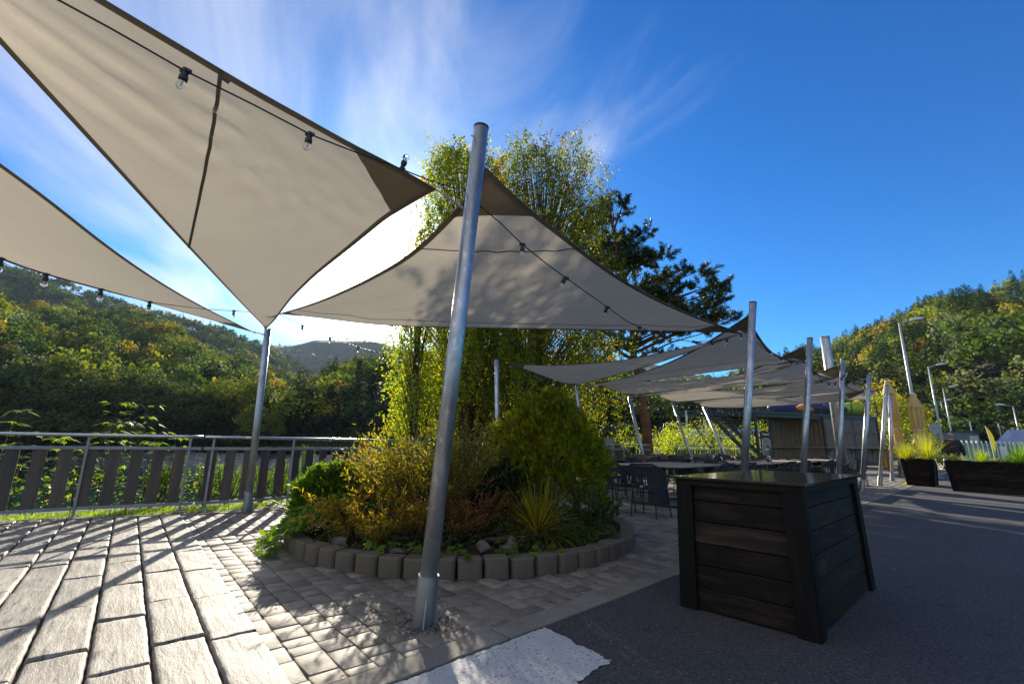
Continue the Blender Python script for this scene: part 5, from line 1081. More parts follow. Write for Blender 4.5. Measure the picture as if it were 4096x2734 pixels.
# trees on the opposite bank
def ptree(i, con=False):
    V, s = (proto_conif(3600, 70 + i, wid=.17, leaf=.022) if con else proto_decid(4200, 50 + i, .024)); Vn = V.reshape(-1, 3); c = np.array([CON, GRN, [(.14, .17, .014)] * 3][0 if con else (2 if i in (2, 5) else 1)])[i % 3] * (1.15 if con else .85)
    t = empty('bank_tree', (0, 0, 0), 0, None, 'tree', 'trees on the bank across the lake'); npmesh('crown', Vn, np.arange(len(Vn)).reshape(-1, 4), 'leafbank', t, np.clip(c[None] * (1 + s.reshape(-1, 1)), .003, 1))
    m = MB(); m.tube([(0, 0, -.03), (.005, 0, .3), (0, .004, .7)], [.020, .014, .006], 7)
    if not con:
        for k in range(5): a = k * 1.3; m.tube([(0, 0, .25 + .06 * k), (.18 * math.cos(a), .18 * math.sin(a), .45 + .05 * k)], [.009, .004], 5, cap=False)
    m.build('trunk', 'twig', t); return t
protos = [ptree(i) for i in range(6)] + [ptree(6, True), ptree(7, True)]; used = set()
bank = [(-60, 1500, 1, 88), (50, 1430, 0, 90), (120, 1530, 3, 84), (215, 1405, 2, 92), (300, 1450, 1, 88), (380, 1470, 4, 86), (470, 1500, 0, 90), (545, 1450, 3, 94), (600, 1475, 1, 88), (660, 1490, 4, 92), (735, 1520, 0, 86), (800, 1560, 5, 90), (856, 1490, 5, 93), (905, 1560, 6, 88), (948, 1500, 2, 91), (1020, 1600, 5, 86), (1075, 1570, 3, 95), (1130, 1560, 6, 92), (1180, 1545, 1, 96), (1240, 1500, 4, 100), (1300, 1520, 7, 96), (1350, 1500, 6, 104), (1410, 1412, 7, 108), (1470, 1470, 6, 104), (1520, 1500, 7, 100), (1560, 1480, 6, 106)]
wh = ['at the left edge above the railing', 'second from the left edge', 'low, in front of the left pair', 'yellow-topped, left of the tall maple shoots', 'right of the yellow-topped one', 'above the tall maple shoots', 'dark, right of the maple shoots', 'highest of the dark round group', 'in the middle of the dark round group', 'right shoulder of the dark round group', 'lower, right of the dark round group', 'small, pale, left of the poplar shape', 'slender light poplar shape left of the fence post', 'dark conifer just left of the fence post', 'yellow-green, directly left of the fence post', 'hanging branches just right of the fence post', 'green, second right of the fence post', 'dark conifer third right of the fence post', 'mid green below the valley notch', 'light green below the distant ridge', 'dark, under the second bulb of the valley cable', 'dark conifer on the spur edge', 'tallest pointed conifer on the spur below the cable', 'dark conifer right of the tallest pointed one', 'conifer left of the birch crown', 'conifer touching the birch crown']
for (px, top, k, Y), l in zip(bank, wh):
    o = protos[k] if k not in used else copy_tree(protos[k]); used.add(k); p = onland(px, Y); p[2] = max(p[2], -2.4); h = tall(px, top, Y) - p[2]; o.location = p; w_ = h * random.uniform(.95, 1.25) * (1 if k < 6 else 1.25); o.scale = (w_, w_, h); o.rotation_euler = (0, 0, random.uniform(0, 6.28)); o['label'] = 'bank tree ' + l
def bankbrush():
    n = 26000; x = rng.uniform(-150, 22, n); k = np.sin(x * .35) * .6 + np.sin(x * .9 + 2) * .4; y = 86 + rng.uniform(0, 10, n); z = gz(x, y) + rng.uniform(0, 1, n) ** 1.3 * (2.2 + 1.4 * k); P = np.stack([x, y, z], 1); V, F = leaves(P, rng.normal(size=(n, 3)), rng.uniform(.25, .6, n), .3)
    tag(npmesh('bank_undergrowth', V, F, 'leaffar', None, cmix([(.035, .055, .012), (.05, .075, .014), (.07, .09, .014)], n)), 'dark undergrowth along the opposite bank above the stones', 'undergrowth', None, 'stuff')
bankbrush()

# ------------------------------------------------------------------ black timber box and planters
def timber_box(label, a0, a1, n0, n1, h, name='wooden_box', cat_='box', rows=7, cap=True, flare=.03, ext=.0, soil=False, trimw=.115):
    """boarded box standing along the kerb direction, a0..a1 by n0..n1, slightly wider at the foot"""
    o = AN((a0 + a1) / 2, (n0 + n1) / 2); root = empty(name, o, 0, label, cat_, None); L, W = a1 - a0, n1 - n0; ka = np.array([*KA, 0]); kn = np.array([*KN, 0])
    def pt(a, n, z, inset=0.0):      # local corner with taper
        f = (1 - z / h) * flare; return ka * (a * (1 + 2 * f / L) - np.sign(a) * inset) + kn * (n * (1 + 2 * f / W) - np.sign(n) * inset) + np.array([0, 0, z])
    faces = [((-L / 2, -W / 2), (L / 2, -W / 2)), ((L / 2, -W / 2), (L / 2, W / 2)), ((L / 2, W / 2), (-L / 2, W / 2)), ((-L / 2, W / 2), (-L / 2, -W / 2))]
    bd = MB(); po = MB(); rh = (h - .01) / rows
    for (p, q) in faces:
        pa, qa = np.array(p), np.array(q)
        for r in range(rows):
            z0, z1 = .01 + r * rh, .01 + (r + 1) * rh - .005; j = random.gauss(0, .0015)
            P = [pt(*pa, z0, .025), pt(*qa, z0, .025), pt(*qa, z1, .028 + j), pt(*pa, z1, .028 + j)]; nr = np.cross(qa3(P[1] - P[0]), np.array([0, 0, 1.])); I = [x - nr * .022 for x in P]
            bd.add(P + I, [(0, 1, 2, 3), (7, 6, 5, 4), (0, 4, 5, 1), (1, 5, 6, 2), (2, 6, 7, 3), (3, 7, 4, 0)])
        d = (qa - pa) / np.linalg.norm(qa - pa)
        for c0, c1 in ((pa, pa + d * trimw), (qa - d * trimw, qa)):
            P = [pt(*c0, 0, 0), pt(*c1, 0, 0), pt(*c1, h, 0), pt(*c0, h, 0)]; nr = np.cross(qa3(P[1] - P[0]), np.array([0, 0, 1.])); I = [x - nr * .028 for x in P]; P = [x + nr * .003 * (1 if (p[1] != q[1]) else 0) for x in P]
            po.add(P + I, [(0, 1, 2, 3), (7, 6, 5, 4), (0, 4, 5, 1), (1, 5, 6, 2), (2, 6, 7, 3), (3, 7, 4, 0)])
    bd.build('boards', 'darkwood', root, bevel=.003)
    for q in range(4):                       # a post is the two planks meeting at a corner
        cb = MB(); k1 = (2 * q + 1) * 8; k2 = ((2 * q + 2) % 8) * 8
        for k0 in (k1, k2): cb.add(po.v[k0:k0 + 8], [(0, 1, 2, 3), (7, 6, 5, 4), (0, 4, 5, 1), (1, 5, 6, 2), (2, 6, 7, 3), (3, 7, 4, 0)])
        cb.build('corner_post', 'darkwood_v', root, bevel=.003)
    if cap:
        k = MB(); e = .006; P = [pt(sx * (L / 2 + e), sy * (W / 2 + e), h, 0) for sx, sy in ((-1, -1), (1, -1), (1, 1), (-1, 1))]; k.hexa([p + (0, 0, .0) - (0, 0, .045) for p in P] + [p - (0, 0, .002) for p in P]); k.build('under_frame', 'darkwood', root, bevel=.002)
        k = MB(); e = .032; P = [pt(sx * (L / 2 + e), sy * (W / 2 + e), h, 0) for sx, sy in ((-1, -1), (1, -1), (1, 1), (-1, 1))]; k.hexa(P + [p + (0, 0, .016) for p in P]); o_ = k.build('top', 'cap', root, bevel=.002)
    if soil:
        k = MB(); P = [pt(sx * (L / 2 - .05), sy * (W / 2 - .05), h * .93, 0) for sx, sy in ((-1, -1), (1, -1), (1, 1), (-1, 1))]; k.add(P, [(0, 1, 2, 3)]); k.build('soil', 'soil', root)
        k = MB()
        for (p, q) in faces: k.bar(pt(*p, h, .015) + (0, 0, .008), pt(*q, h, .015) + (0, 0, .008), .035, .014)
        k.build('rim', 'darkwood', root)
    return root
def qa3(v): return v / np.linalg.norm(v)
def an(p): return float(p[:2] @ KA), float(p[:2] @ KN)
bN = an(G(3290, 2580)); bR = an(G(3468, 2345)); bL = an(G(2715, 2425))
timber_box('black stained wooden box with a shiny flat top, standing on the asphalt', bN[0] + .025, bR[0] - .02, bN[1] + .02, bL[1] - .02, .855, rows=6, flare=.018)
pc = an(G(3797, 1962)); p1 = an(G(3619, 1938)); p1r = an(G(3757, 1945))
HP = .80
timber_box('large black boarded planter at the right edge, beside the road', pc[0] - 0, pc[0] + .95, pc[1] - 4.2, pc[1], HP, name='planter', cat_='planter', rows=5, cap=False, soil=True, flare=-.07)
timber_box('smaller black boarded planter with tall bright grass, left of the rope', p1[0] - .15, p1[0] + .95, p1r[1], p1[1], HP, name='planter', cat_='planter', rows=5, cap=False, soil=True, flare=-.07)
# rope barrier between the planters
ra = A(3742, 1838, 14.3); rb = A(3778, 1840, 13.3); t = empty('barrier_rope', ra, 0, 'sagging pale rope between the two black planters', 'rope')
MB().tube([(rb - ra) * u + np.array([0, 0, -.26 * 4 * u * (1 - u)]) for u in np.linspace(0, 1, 14)], .014, 8).build('rope', 'rope_yellow', t, smooth=True)
m = MB(); m.lathe([(.02, 0), (.03, .02), (.02, .05)], (0, 0, -.02), 10); m.lathe([(.02, 0), (.03, .02), (.02, .05)], rb - ra + (0, 0, -.02), 10); m.build('end_fitting', 'steel', t)
def planter_tuft(name, label, c, **k): return blades(name, label, c, **k)
c1 = AN(p1[0] + .15, (p1[1] + p1r[1]) / 2 + .25, HP * .92)
planter_tuft('ornamental_grass', 'bright yellow-green grass tuft in the smaller planter, in front of the second parasol', c1, n=420, L=.62, spread=.6, colors=[(.20, .22, .012), (.26, .24, .015), (.15, .18, .012)], w=.010, droop=.35, cat_='ornamental grass')
c2 = AN(p1[0] + .30, p1r[1] + .15, HP * .92)
planter_tuft('ornamental_grass', 'taller thin grass tuft in the smaller planter, next to the walking man', c2, n=240, L=.95, spread=.5, colors=[(.20, .22, .012), (.28, .24, .02), (.15, .18, .012)], w=.009, droop=.30, cat_='ornamental grass')
leafy_bush('ground_juniper', 'low yellow-green juniper between the two planters', AN(p1[0] + .35, p1r[1] - .25, HP * .9), (.55, .5, .16), 1500, [(.10, .14, .015), (.15, .18, .015)], .05, .014, cat_='juniper', stems=3)
leafy_bush('heather', 'small orange-brown heather mound at the left corner of the smaller planter', AN(p1[0] + .05, p1[1] - .2, HP * .92), (.28, .25, .14), 900, [(.22, .13, .015), (.16, .12, .02)], .03, .01, cat_='heather', stems=3)
planter_tuft('ornamental_grass', 'feathery green tuft in the middle of the large planter', AN(pc[0] + .4, pc[1] - 1.45, HP * .92), n=700, L=.62, spread=.85, colors=[(.06, .12, .015), (.09, .16, .015), (.04, .08, .015)], w=.007, droop=.5, cat_='ornamental grass')
planter_tuft('ornamental_grass', 'bright low tuft at the left end of the large planter', AN(pc[0] + .4, pc[1] - .75, HP * .92), n=380, L=.45, spread=.9, colors=[(.12, .19, .012), (.18, .22, .012)], w=.007, droop=.6, cat_='ornamental grass')
leafy_bush('blue_juniper', 'small blue-grey juniper at the right of the large planter', AN(pc[0] + .4, pc[1] - 2.35, HP * .9), (.22, .22, .22), 900, [(.05, .08, .06), (.07, .10, .07)], .05, .012, cat_='juniper', stems=3)
tag(lobed('ivy_sprig', np.array([G(3612, 1938) + (0.02 * i, .02 * (i % 3), .03 + .01 * i) for i in range(9)]), unit(rng.normal(0, .3, (9, 3)) + (0, 0, 1)), rng.normal(size=(9, 3)), np.full(9, .12), [(.16, .22, .012)]), 'small bright weed at the foot of the smaller planter', 'weed')

# ------------------------------------------------------------------ chairs and tables
def make_chair():
    t = empty('armchair', (0, 0, 0), 0, None, 'armchair', 'charcoal rope armchairs of the terrace')
    def rail(u):      # u -1..1 from left arm tip round the back to the right arm tip
        a = u * 2.05; f = abs(u); x = math.sin(a) * .275 * (1 + .04 * f); y = .02 - math.cos(a) * .285 + max(0, f - .8) * .35
        z = .80 - .17 * smooth(np.array(f), .30, .85) ; return np.array([x, y, float(z)])
    def ring(u): a = u * 2.05; return np.array([math.sin(a) * .235, .02 - math.cos(a) * .235 + max(0, abs(u) - .8) * .3, .435])
    m = MB(); m.tube([rail(u) for u in np.linspace(-1, 1, 33)], .017, 8); 
    m.tube([rail(1), ring(1) * [1, 1, 1]], .015, 8); m.tube([rail(-1), ring(-1)], .015, 8); fr = m.build('back_rail', 'rope', t, smooth=True)
    m = MB()
    for u in np.linspace(-.96, .96, 31):
        p, q = rail(u), ring(u); tn = unit(rail(u + .02) - rail(u - .02)); w = .0085; nrm = np.cross(tn, (0, 0, 1)) * .004; mid = (p + q) / 2 + unit(np.array([p[0], p[1], 0])) * .012
        for s0, s1 in ((p, mid), (mid, q)): m.hexa([s1 - tn * w - nrm, s1 + tn * w - nrm, s1 + tn * w + nrm, s1 - tn * w + nrm, s0 - tn * w - nrm, s0 + tn * w - nrm, s0 + tn * w + nrm, s0 - tn * w + nrm])
    m.build('rope_back', 'rope', t)
    m = MB(); m.tube([ring(u) for u in np.linspace(-1, 1, 25)] + [np.array([.12, .25, .435]), np.array([-.12, .25, .435])], .013, 8, closed=True); m.build('seat_frame', 'chairmetal', t, smooth=True)
    m = MB(); pts = [ring(u) * [.97, .97, 1] for u in np.linspace(-1, 1, 21)] + [np.array([.12, .24, .435]), np.array([-.12, .24, .435])]; m.poly([p - (0, 0, .012) for p in pts], .03); m.build('seat', 'rope', t)
    for x, y in ((-.19, -.17), (.19, -.17), (-.21, .20), (.21, .20)):
        m = MB(); m.tube([(x, y, .43), (x * 1.12, y * 1.22, .012)], .012, 8); m.lathe([(.014, 0), (.014, .014)], (x * 1.12, y * 1.22, 0), 8); m.build('leg', 'chairmetal', t, smooth=False)
    m = MB(); m.tube([(-.20, -.18, .36), (-.22, .21, .36)], .008, 6); m.tube([(.20, -.18, .36), (.22, .21, .36)], .008, 6); m.tube([(-.21, 0, .36), (.21, 0, .36)], .008, 6); m.build('stretcher', 'chairmetal', t)
    m = MB(); m.lathe([(.019, 0), (.019, .003), (.016, .005)], (0, -.232, .465), 14, (0, -1, 0)); b = m.build('badge', 'badge', t); b.scale = (1.5, 1, 1)
    return t
chair0 = make_chair(); used_c = [False]
def chair(a, n, ang, label):
    c = copy_tree(chair0) if used_c[0] else chair0; used_c[0] = True
    p = AN(a, n, .003); th = math.atan2(KA[1], KA[0]) - math.pi / 2 + R(ang); c.location = tuple(p); c.rotation_euler = (0, 0, th); c['label'] = label; return c
def cushion(a, n, z, ang, label, tilt=70, s=1.0):
    m = MB(); k = 10; V = []
    for sgn in (1, -1):
        for i in range(k + 1):
            for j in range(k + 1):
                u = i / k * 2 - 1; v = j / k * 2 - 1; e = (1 - u ** 4) * (1 - v ** 4); pin = 1 - .10 * (1 - abs(u * v)) * (abs(u) > .0) * (max(abs(u), abs(v)) ** 6); V.append((u * .23 * pin * s, v * .21 * pin * s, sgn * .065 * e ** .6 * s))
    m.v = V; n_ = (k + 1) ** 2
    m.f = [(i * (k + 1) + j, (i + 1) * (k + 1) + j, (i + 1) * (k + 1) + j + 1, i * (k + 1) + j + 1) for i in range(k) for j in range(k)] + [(n_ + i * (k + 1) + j, n_ + i * (k + 1) + j + 1, n_ + (i + 1) * (k + 1) + j + 1, n_ + (i + 1) * (k + 1) + j) for i in range(k) for j in range(k)]
    o = m.build('cushion', 'cushion', None, smooth=True); p = AN(a, n, z); o.location = tuple(p); o.rotation_euler = (R(tilt), 0, math.atan2(KA[1], KA[0]) - math.pi / 2 + R(ang)); tag(o, label, 'cushion', 'taupe cushions on the armchairs'); return o
def table(label, a0, a1, n0, n1, h=.745, wood=True, pedestals=True):
    o = AN((a0 + a1) / 2, (n0 + n1) / 2, .003); root = empty('table', o, math.atan2(KA[1], KA[0]), label, 'table', 'tables of the terrace'); L, W = a1 - a0, n1 - n0; m = MB()
    if wood:
        k = int(W / .115)
        for i in range(k): y = -W / 2 + (i + .5) * W / k; m.box((0, y, h - .015), (L, W / k - .004, .03), (1, 0, 0))
        m.build('tabletop', 'tabletop', root, bevel=.004)
    else: m.box((0, 0, h - .01), (L, W, .018), (1, 0, 0)); m.build('tabletop', 'glassdark', root, bevel=.004)
    xs = (-L * .3, L * .3) if L > 1.3 else (0,)
    for x in xs:
        m = MB(); m.box((x, 0, (h - .05) / 2 + .02), (.16, .32 if W > 1 else .12, h - .09), (1, 0, 0)); m.box((x, 0, h - .04), (.5, W * .7, .02), (1, 0, 0)); m.build('pedestal', 'chairmetal', root, bevel=.004)
        m = MB(); m.box((x, 0, .02), (.22 if L > 1.3 else .5, W * .72, .04), (1, 0, 0)); m.build('foot', 'chairmetal', root, bevel=.008)
    return root
tabs = [('long teak-topped table nearest to the camera, right of the round conifer', 7.83, 9.83, 3.95, 5.35), ('second teak-topped table, behind the post at the black box', 10.6, 12.6, 3.75, 5.1), ('third teak-topped table, left of the second box post', 13.3, 15.2, 3.65, 5.0), ('fourth teak-topped table, in front of the container bar', 16.0, 17.9, 3.6, 4.9)]
for l, a0, a1, n0, n1 in tabs: table(l, a0, a1, n0, n1)
chair(6.86, 4.68, -4, 'rope armchair next to the round conifer, its back to the camera'); chair(6.84, 4.02, 3, 'rope armchair just left of the black box, its back fully visible')
names = ['nearest', 'second', 'third', 'fourth']
for k, (l, a0, a1, n0, n1) in enumerate(tabs):
    for j, aa in enumerate((a0 + .5, a1 - .45)): chair(aa, n0 - .42, 90 + random.uniform(-8, 8), f'rope armchair on the road side of the {names[k]} teak table, {"nearer" if j == 0 else "farther"} one')
    for j, aa in enumerate((a0 + .5, a1 - .45)): chair(aa, n1 + .42, -90 + random.uniform(-8, 8), f'rope armchair on the lake side of the {names[k]} teak table, {"nearer" if j == 0 else "farther"} one')
    if k: chair(a0 - .5, (n0 + n1) / 2 + random.uniform(-.2, .2), random.uniform(-10, 10), f'rope armchair at the near end of the {names[k]} teak table')
    chair(a1 + .45, (n0 + n1) / 2, 180, f'rope armchair at the far end of the {names[k]} teak table')
low = [('dark low table with a plant pot, left of the pine trunk', 10.9, 11.7, 7.0, 7.8), ('dark low table with a round pot, right of the pine trunk', 14.6, 15.4, 6.9, 7.7), ('dark low table in front of the staircase', 18.2, 19.0, 6.8, 7.6), ('dark low table by the railing corner behind the pine post', 16.5, 17.3, 8.6, 9.3)]
ln = ['by the plant pot', 'by the round pot', 'near the staircase', 'at the railing corner']
for k, (l, a0, a1, n0, n1) in enumerate(low):
    table(l, a0, a1, n0, n1, h=.70, wood=False); ac, nc = (a0 + a1) / 2, (n0 + n1) / 2
    for j, (da, dn, an_) in enumerate(((-.85, 0, 0), (.85, 0, 180), (0, -.85, 90), (0, .85, -90))):
        if k == 3 and j > 1: continue
        wd = ('camera side', 'far side', 'road side', 'lake side')[j]
        chair(ac + da, nc + dn, an_ + random.uniform(-12, 12), f'rope armchair on the {wd} of the dark low table {ln[k]}')
        if (k, j) not in ((0, 0), (2, 2)): cushion(ac + da * 1.12, nc + dn * 1.12, .66, an_ + random.uniform(-15, 15), f'taupe cushion on the {wd} armchair {ln[k]}', 70 + random.uniform(-8, 8))
for px, Y, l in ((2534, 13.6, 'light ceramic pot with upright leaves in front of the pine post'), (2706, 15.8, 'dark round pot on the low table right of the pine')):
    p = A(px, 1830, Y); t = empty('plant_pot', (p[0], p[1], .705), 0, l, 'plant pot'); m = MB(); m.lathe([(.05, 0), (.085, .04), (.09, .10), (.06, .145), (.07, .16)], (0, 0, 0), 18); m.build('pot', 'pot', t, smooth=True)
    V, F = leaves(np.tile([0, 0, .14], (26, 1)) + rng.normal(0, .02, (26, 3)), rng.normal(0, .22, (26, 3)) + (0, 0, 1), .32, .022); npmesh('leaves', V, F, 'leaf', t, cmix([(.03, .07, .02)], 26))

# ------------------------------------------------------------------ container bar with roof terrace and stairs
DV = unit(np.array([9.6, 3.8, 0.])); DB = np.array([-DV[1], DV[0], 0])       # along the front / backwards
D0 = A(3028, 1640, 25.6); D0[2] = 0; DL = 10.6; ZT = 3.13
cont = empty('container_bar', D0, 0, 'dark container bar with a railed roof terrace and corrugated walls', 'container bar'); up = np.array([0, 0, 1.])
cM = 5.3; cR = 10.3; H_ = 2.95
def corr(p, q, z0, z1, parent, name, amp=.03, pitch=.28):
    p = np.array(p, float); q = np.array(q, float); L = np.linalg.norm(q - p); d = (q - p) / L; o = np.cross(d, up); k = int(L / pitch); X = []
    for i in range(k):
        b = i * L / k
        for f, a in ((0, 0), (.36, 0), (.5, 1), (.86, 1)): X.append((b + f * L / k, a))
    X.append((L, 0)); V = []
    for x, a in X: V += [p + d * x + o * (amp * (1 - a)) + up * z0, p + d * x + o * (amp * (1 - a)) + up * z1]
    m = MB(); m.add(V, [(2 * i, 2 * i + 2, 2 * i + 3, 2 * i + 1) for i in range(len(X) - 1)]); return m.build(name, 'container', parent)
M0 = DV * cM; R0 = DV * cR; L0 = M0 + DB * 3.6
corr(M0, R0, .25, H_, cont, 'front_wall'); corr(L0, M0, .25, H_, cont, 'side_wall'); corr(R0, R0 + DB * 2.4, .25, H_, cont, 'side_wall')
m = MB()
for p in (M0, R0, L0): m.bar(p + up * .12, p + up * H_, .12, .12, DV)
m.bar(M0 + up * .2, R0 + up * .2, .06, .16); m.bar(L0 + up * .2, M0 + up * .2, .06, .16); m.bar(M0 + up * (H_ - .05), R0 + up * (H_ - .05), .07, .12); m.bar(L0 + up * (H_ - .05), M0 + up * (H_ - .05), .07, .12)
m.build('steel_frame', 'frame', cont); m = MB(); m.hexa([M0 + DB * .1 + DV * .1 + up * .1, R0 + DB * .1 + up * .1, R0 + DB * 2.35 + up * .1, M0 + DB * 2.35 + DV * .1 + up * .1] + [M0 + DB * .1 + DV * .1 + up * 2.8, R0 + DB * .1 + up * 2.8, R0 + DB * 2.35 + up * 2.8, M0 + DB * 2.35 + DV * .1 + up * 2.8]); m.build('inner_body', 'frame', cont)
for x in (.55, 2.45, 2.85, 4.6):
    m = MB(); c = M0 + DV * x - DB * .07; m.tube([c + up * 1.95, c - DB * .03 + up * 1.97, c - DB * .03 + up * 2.33, c + up * 2.35], .013, 6); m.build('lock_rod', 'galvflat', cont)
m = MB(); m.bar(M0 + up * 2.05 - DB * .05, R0 + up * 2.05 - DB * .05, .02, .03); m.bar(M0 + DV * 2.65 + up * .3 - DB * .045, M0 + DV * 2.65 + up * 2.85 - DB * .045, .03, .02, DB); m.build('shutter_seam', 'frame', cont)
led = MB(); led.hexa([M0 + up * 1.14 - DB * .38 - DV * .38, R0 + DV * .3 + up * 1.14 - DB * .38, R0 + DV * .3 + up * 1.14, M0 + up * 1.14 - DV * .38] + [M0 + up * 1.18 - DB * .38 - DV * .38, R0 + DV * .3 + up * 1.18 - DB * .38, R0 + DV * .3 + up * 1.18, M0 + up * 1.18 - DV * .38]); led.hexa([L0 + up * 1.14 - DV * .4, M0 + up * 1.14 - DV * .4, M0 + up * 1.14, L0 + up * 1.14] + [L0 + up * 1.18 - DV * .4, M0 + up * 1.18 - DV * .4, M0 + up * 1.18, L0 + up * 1.18]); led.build('serving_ledge', 'ledge', cont)
for x in (.1, 2.1, 4.1): m = MB(); c = M0 + DV * x; m.bar(c + up * 1.12 - DB * .3, c + up * .82 - DB * .02, .02, .03); m.bar(c + up * .78 - DB * .05, c + up * 1.13 - DB * .05, .03, .03, DV); m.build('ledge_bracket', 'frame', cont)
m = MB(); m.box(M0 + DV * 3.0 - DB * .06 + up * .65, (1.1, .02, .85), DV); m.build('notice_board', 'frame', cont)
# roof terrace deck
dk = MB(); P = [DV * -.3 - DB * .05, DV * (cR + .15) - DB * .05, DV * (cR + .15) + DB * 3.6, DV * -.3 + DB * 3.6]
dk.hexa([p + up * (ZT - .16) for p in P] + [p + up * ZT for p in P]); dk.build('roof_deck', 'frame', cont)
m = MB(); m.bar(P[0] + up * (ZT - .25) + DB * .1, P[1] + up * (ZT - .25) + DB * .1, .08, .16)
for x in (.0, .9 * 2, 3.6): m.bar(DV * (x - .2) + up * (ZT - .22), DV * (x - .2) + DB * 3.5 + up * (ZT - .22), .06, .10)
m.build('deck_beam', 'frame', cont)
for x, y in ((-.1, .1), (-.1, 3.4)):
    m = MB(); c = DV * x + DB * y; m.bar(c, c + up * (ZT - .17), .12, .12, DV); m.build('support_post', 'frame', cont)
def railing_run(p, q, z, parent, name='terrace_railing', sp=.115, hgt=1.02):
    m = MB(); L = np.linalg.norm(q - p); d = (q - p) / L; k = int(L / sp)
    m.bar(p + up * (z + hgt), q + up * (z + hgt), .05, .035); m.bar(p + up * (z + .12), q + up * (z + .12), .03, .03)
    for i in range(k + 1): c = p + d * i * L / k; w = .045 if i % 12 == 0 else .014; m.bar(c + up * (z + .02), c + up * (z + hgt), w, w, d)
    return m.build(name, 'frame', parent)
railing_run(P[0], P[1], ZT, cont); railing_run(P[1], P[2], ZT, cont); railing_run(P[3], P[2], ZT, cont)
# bean bags on the terrace
def bean(a, b, s, mt_, label):
    m = MB(); k = 12; m.lathe([(.05 * s, 0)] + [(s * (.55 * math.sin(math.pi * min(1, t * .92 + .06)) ** .55), s * .62 * t) for t in np.linspace(.04, .96, 9)] + [(.04 * s, s * .62)], (0, 0, 0), 18); m.v = [(x * 1.35, y * .9, z + .05 * math.sin(x * 6) * z) for x, y, z in m.v]; o = m.build('bean_bag', mt_, None, smooth=True); p = D0 + DV * a + DB * b; o.location = (p[0], p[1], ZT + .005); o.rotation_euler = (0, 0, a * 2); tag(o, label, 'bean bag', 'bean bags on the roof terrace')
for q in ((3.1, .9, 1.1, 'beanblue', 'deep blue bean bag at the left of the roof terrace'), (4.0, 1.5, 1.2, 'beanblue', 'blue bean bag leaning up behind the leftmost one'), (4.9, .8, .9, 'beanorange', 'small orange bean bag between the two blue piles'), (5.9, 1.0, 1.15, 'beanpurple', 'purple-grey bean bag in the middle of the terrace'), (6.8, 1.8, 1.5, 'beanorange', 'big orange bean bag at the back, right of the thick mast'), (7.5, .9, 1.2, 'beanpurple', 'dark purple bean bag right of the thick mast'), (8.0, 1.6, 1.4, 'beanblue', 'dark blue bean bag next to the lime one'), (9.3, .9, 1.5, 'beanlime', 'lime green bean bag at the right end of the terrace')): bean(*q)
# staircase
sc_ = empty('staircase', A(2838, 1682, 27.2) * [1, 1, 0], 0, 'open steel staircase with handrails rising left to the terrace landing', 'staircase')
s0 = A(2838, 1682, 27.2); s0[2] = 2.95; s1 = A(3045, 1800, 24.9); s1[2] = 0.0; so_ = np.array([s0[0], s0[1], 0]); back = unit(np.cross(up, s1 - s0) * [1, 1, 0]); back = back if back[1] > 0 else -back; Wd = 1.15
sa = s0 - so_; sb = s1 - so_
for k in (0, 1):
    m = MB(); m.bar(sa + back * Wd * k, sb + back * Wd * k, .012, .22); m.build('stringer', 'frame', sc_)
    m = MB(); m.bar(sa + back * Wd * k + up * 1.0, sb + back * Wd * k + up * 1.0, .045, .045)
    for f in np.linspace(.02, .98, 4): c = sa + (sb - sa) * f + back * Wd * k; m.bar(c, c + up * 1.0, .035, .035, DV)
    for h in (.2, .4, .6, .8): m.bar(sa + back * Wd * k + up * h, sb + back * Wd * k + up * h, .018, .018)
    m.build('handrail', 'frame', sc_)
m = MB()
for i in range(1, 15): c = sa + (sb - sa) * i / 15; f = unit((sb - sa) * [1, 1, 0]) * .13; m.hexa([c - f, c + f, c + f + back * Wd, c - f + back * Wd] + [x + up * .03 for x in (c - f, c + f, c + f + back * Wd, c - f + back * Wd)])
m.build('tread', 'galvflat', sc_)
Lq = [sa + up * .0, sa + back * 3.2, sa + back * 3.2 - DV * 1.6, sa - DV * 1.6]; m = MB(); m.hexa([p - up * .12 for p in Lq] + [p + up * .02 for p in Lq]); br_ = [DV * -.3 + DB * 3.6 + D0 - so_, DV * -.3 + DB * 1.8 + D0 - so_]; br_ = [np.array([p[0], p[1], sa[2]]) for p in br_]
m.hexa([p - up * .1 for p in (Lq[0] + back * 1.2, br_[1], br_[0], Lq[1])] + [p + up * .0 for p in (Lq[0] + back * 1.2, br_[1], br_[0], Lq[1])]); m.build('landing', 'frame', sc_)
railing_run(Lq[3], Lq[0], sa[2], sc_, 'landing_railing'); railing_run(Lq[3], Lq[2], sa[2], sc_, 'landing_railing'); railing_run(Lq[2], br_[0], sa[2], sc_, 'landing_railing')
for p in (Lq[0] + back * .2, Lq[2]): m = MB(); m.bar(p * [1, 1, 0], p - up * .1, .11, .11, DV); m.build('support_post', 'frame', sc_)
m = MB(); m.bar(Lq[3] - up * .1, Lq[3] * [1, 1, 0] + DV * 1.5 + up * 1.0, .08, .08); m.build('brace', 'frame', sc_)
# lower gate railing beside the stairs
gr = empty('steel_fence', A(2868, 1800, 29.5) * [1, 1, 0], 0, 'dark steel bar fence with vertical bars under and beside the staircase', 'fence'); q0 = np.zeros(3); q1 = (A(3060, 1800, 27.5) - A(2868, 1800, 29.5)) * [1, 1, 0]
railing_run(q0, q1, .0, gr, 'bars', sp=.13, hgt=1.25)
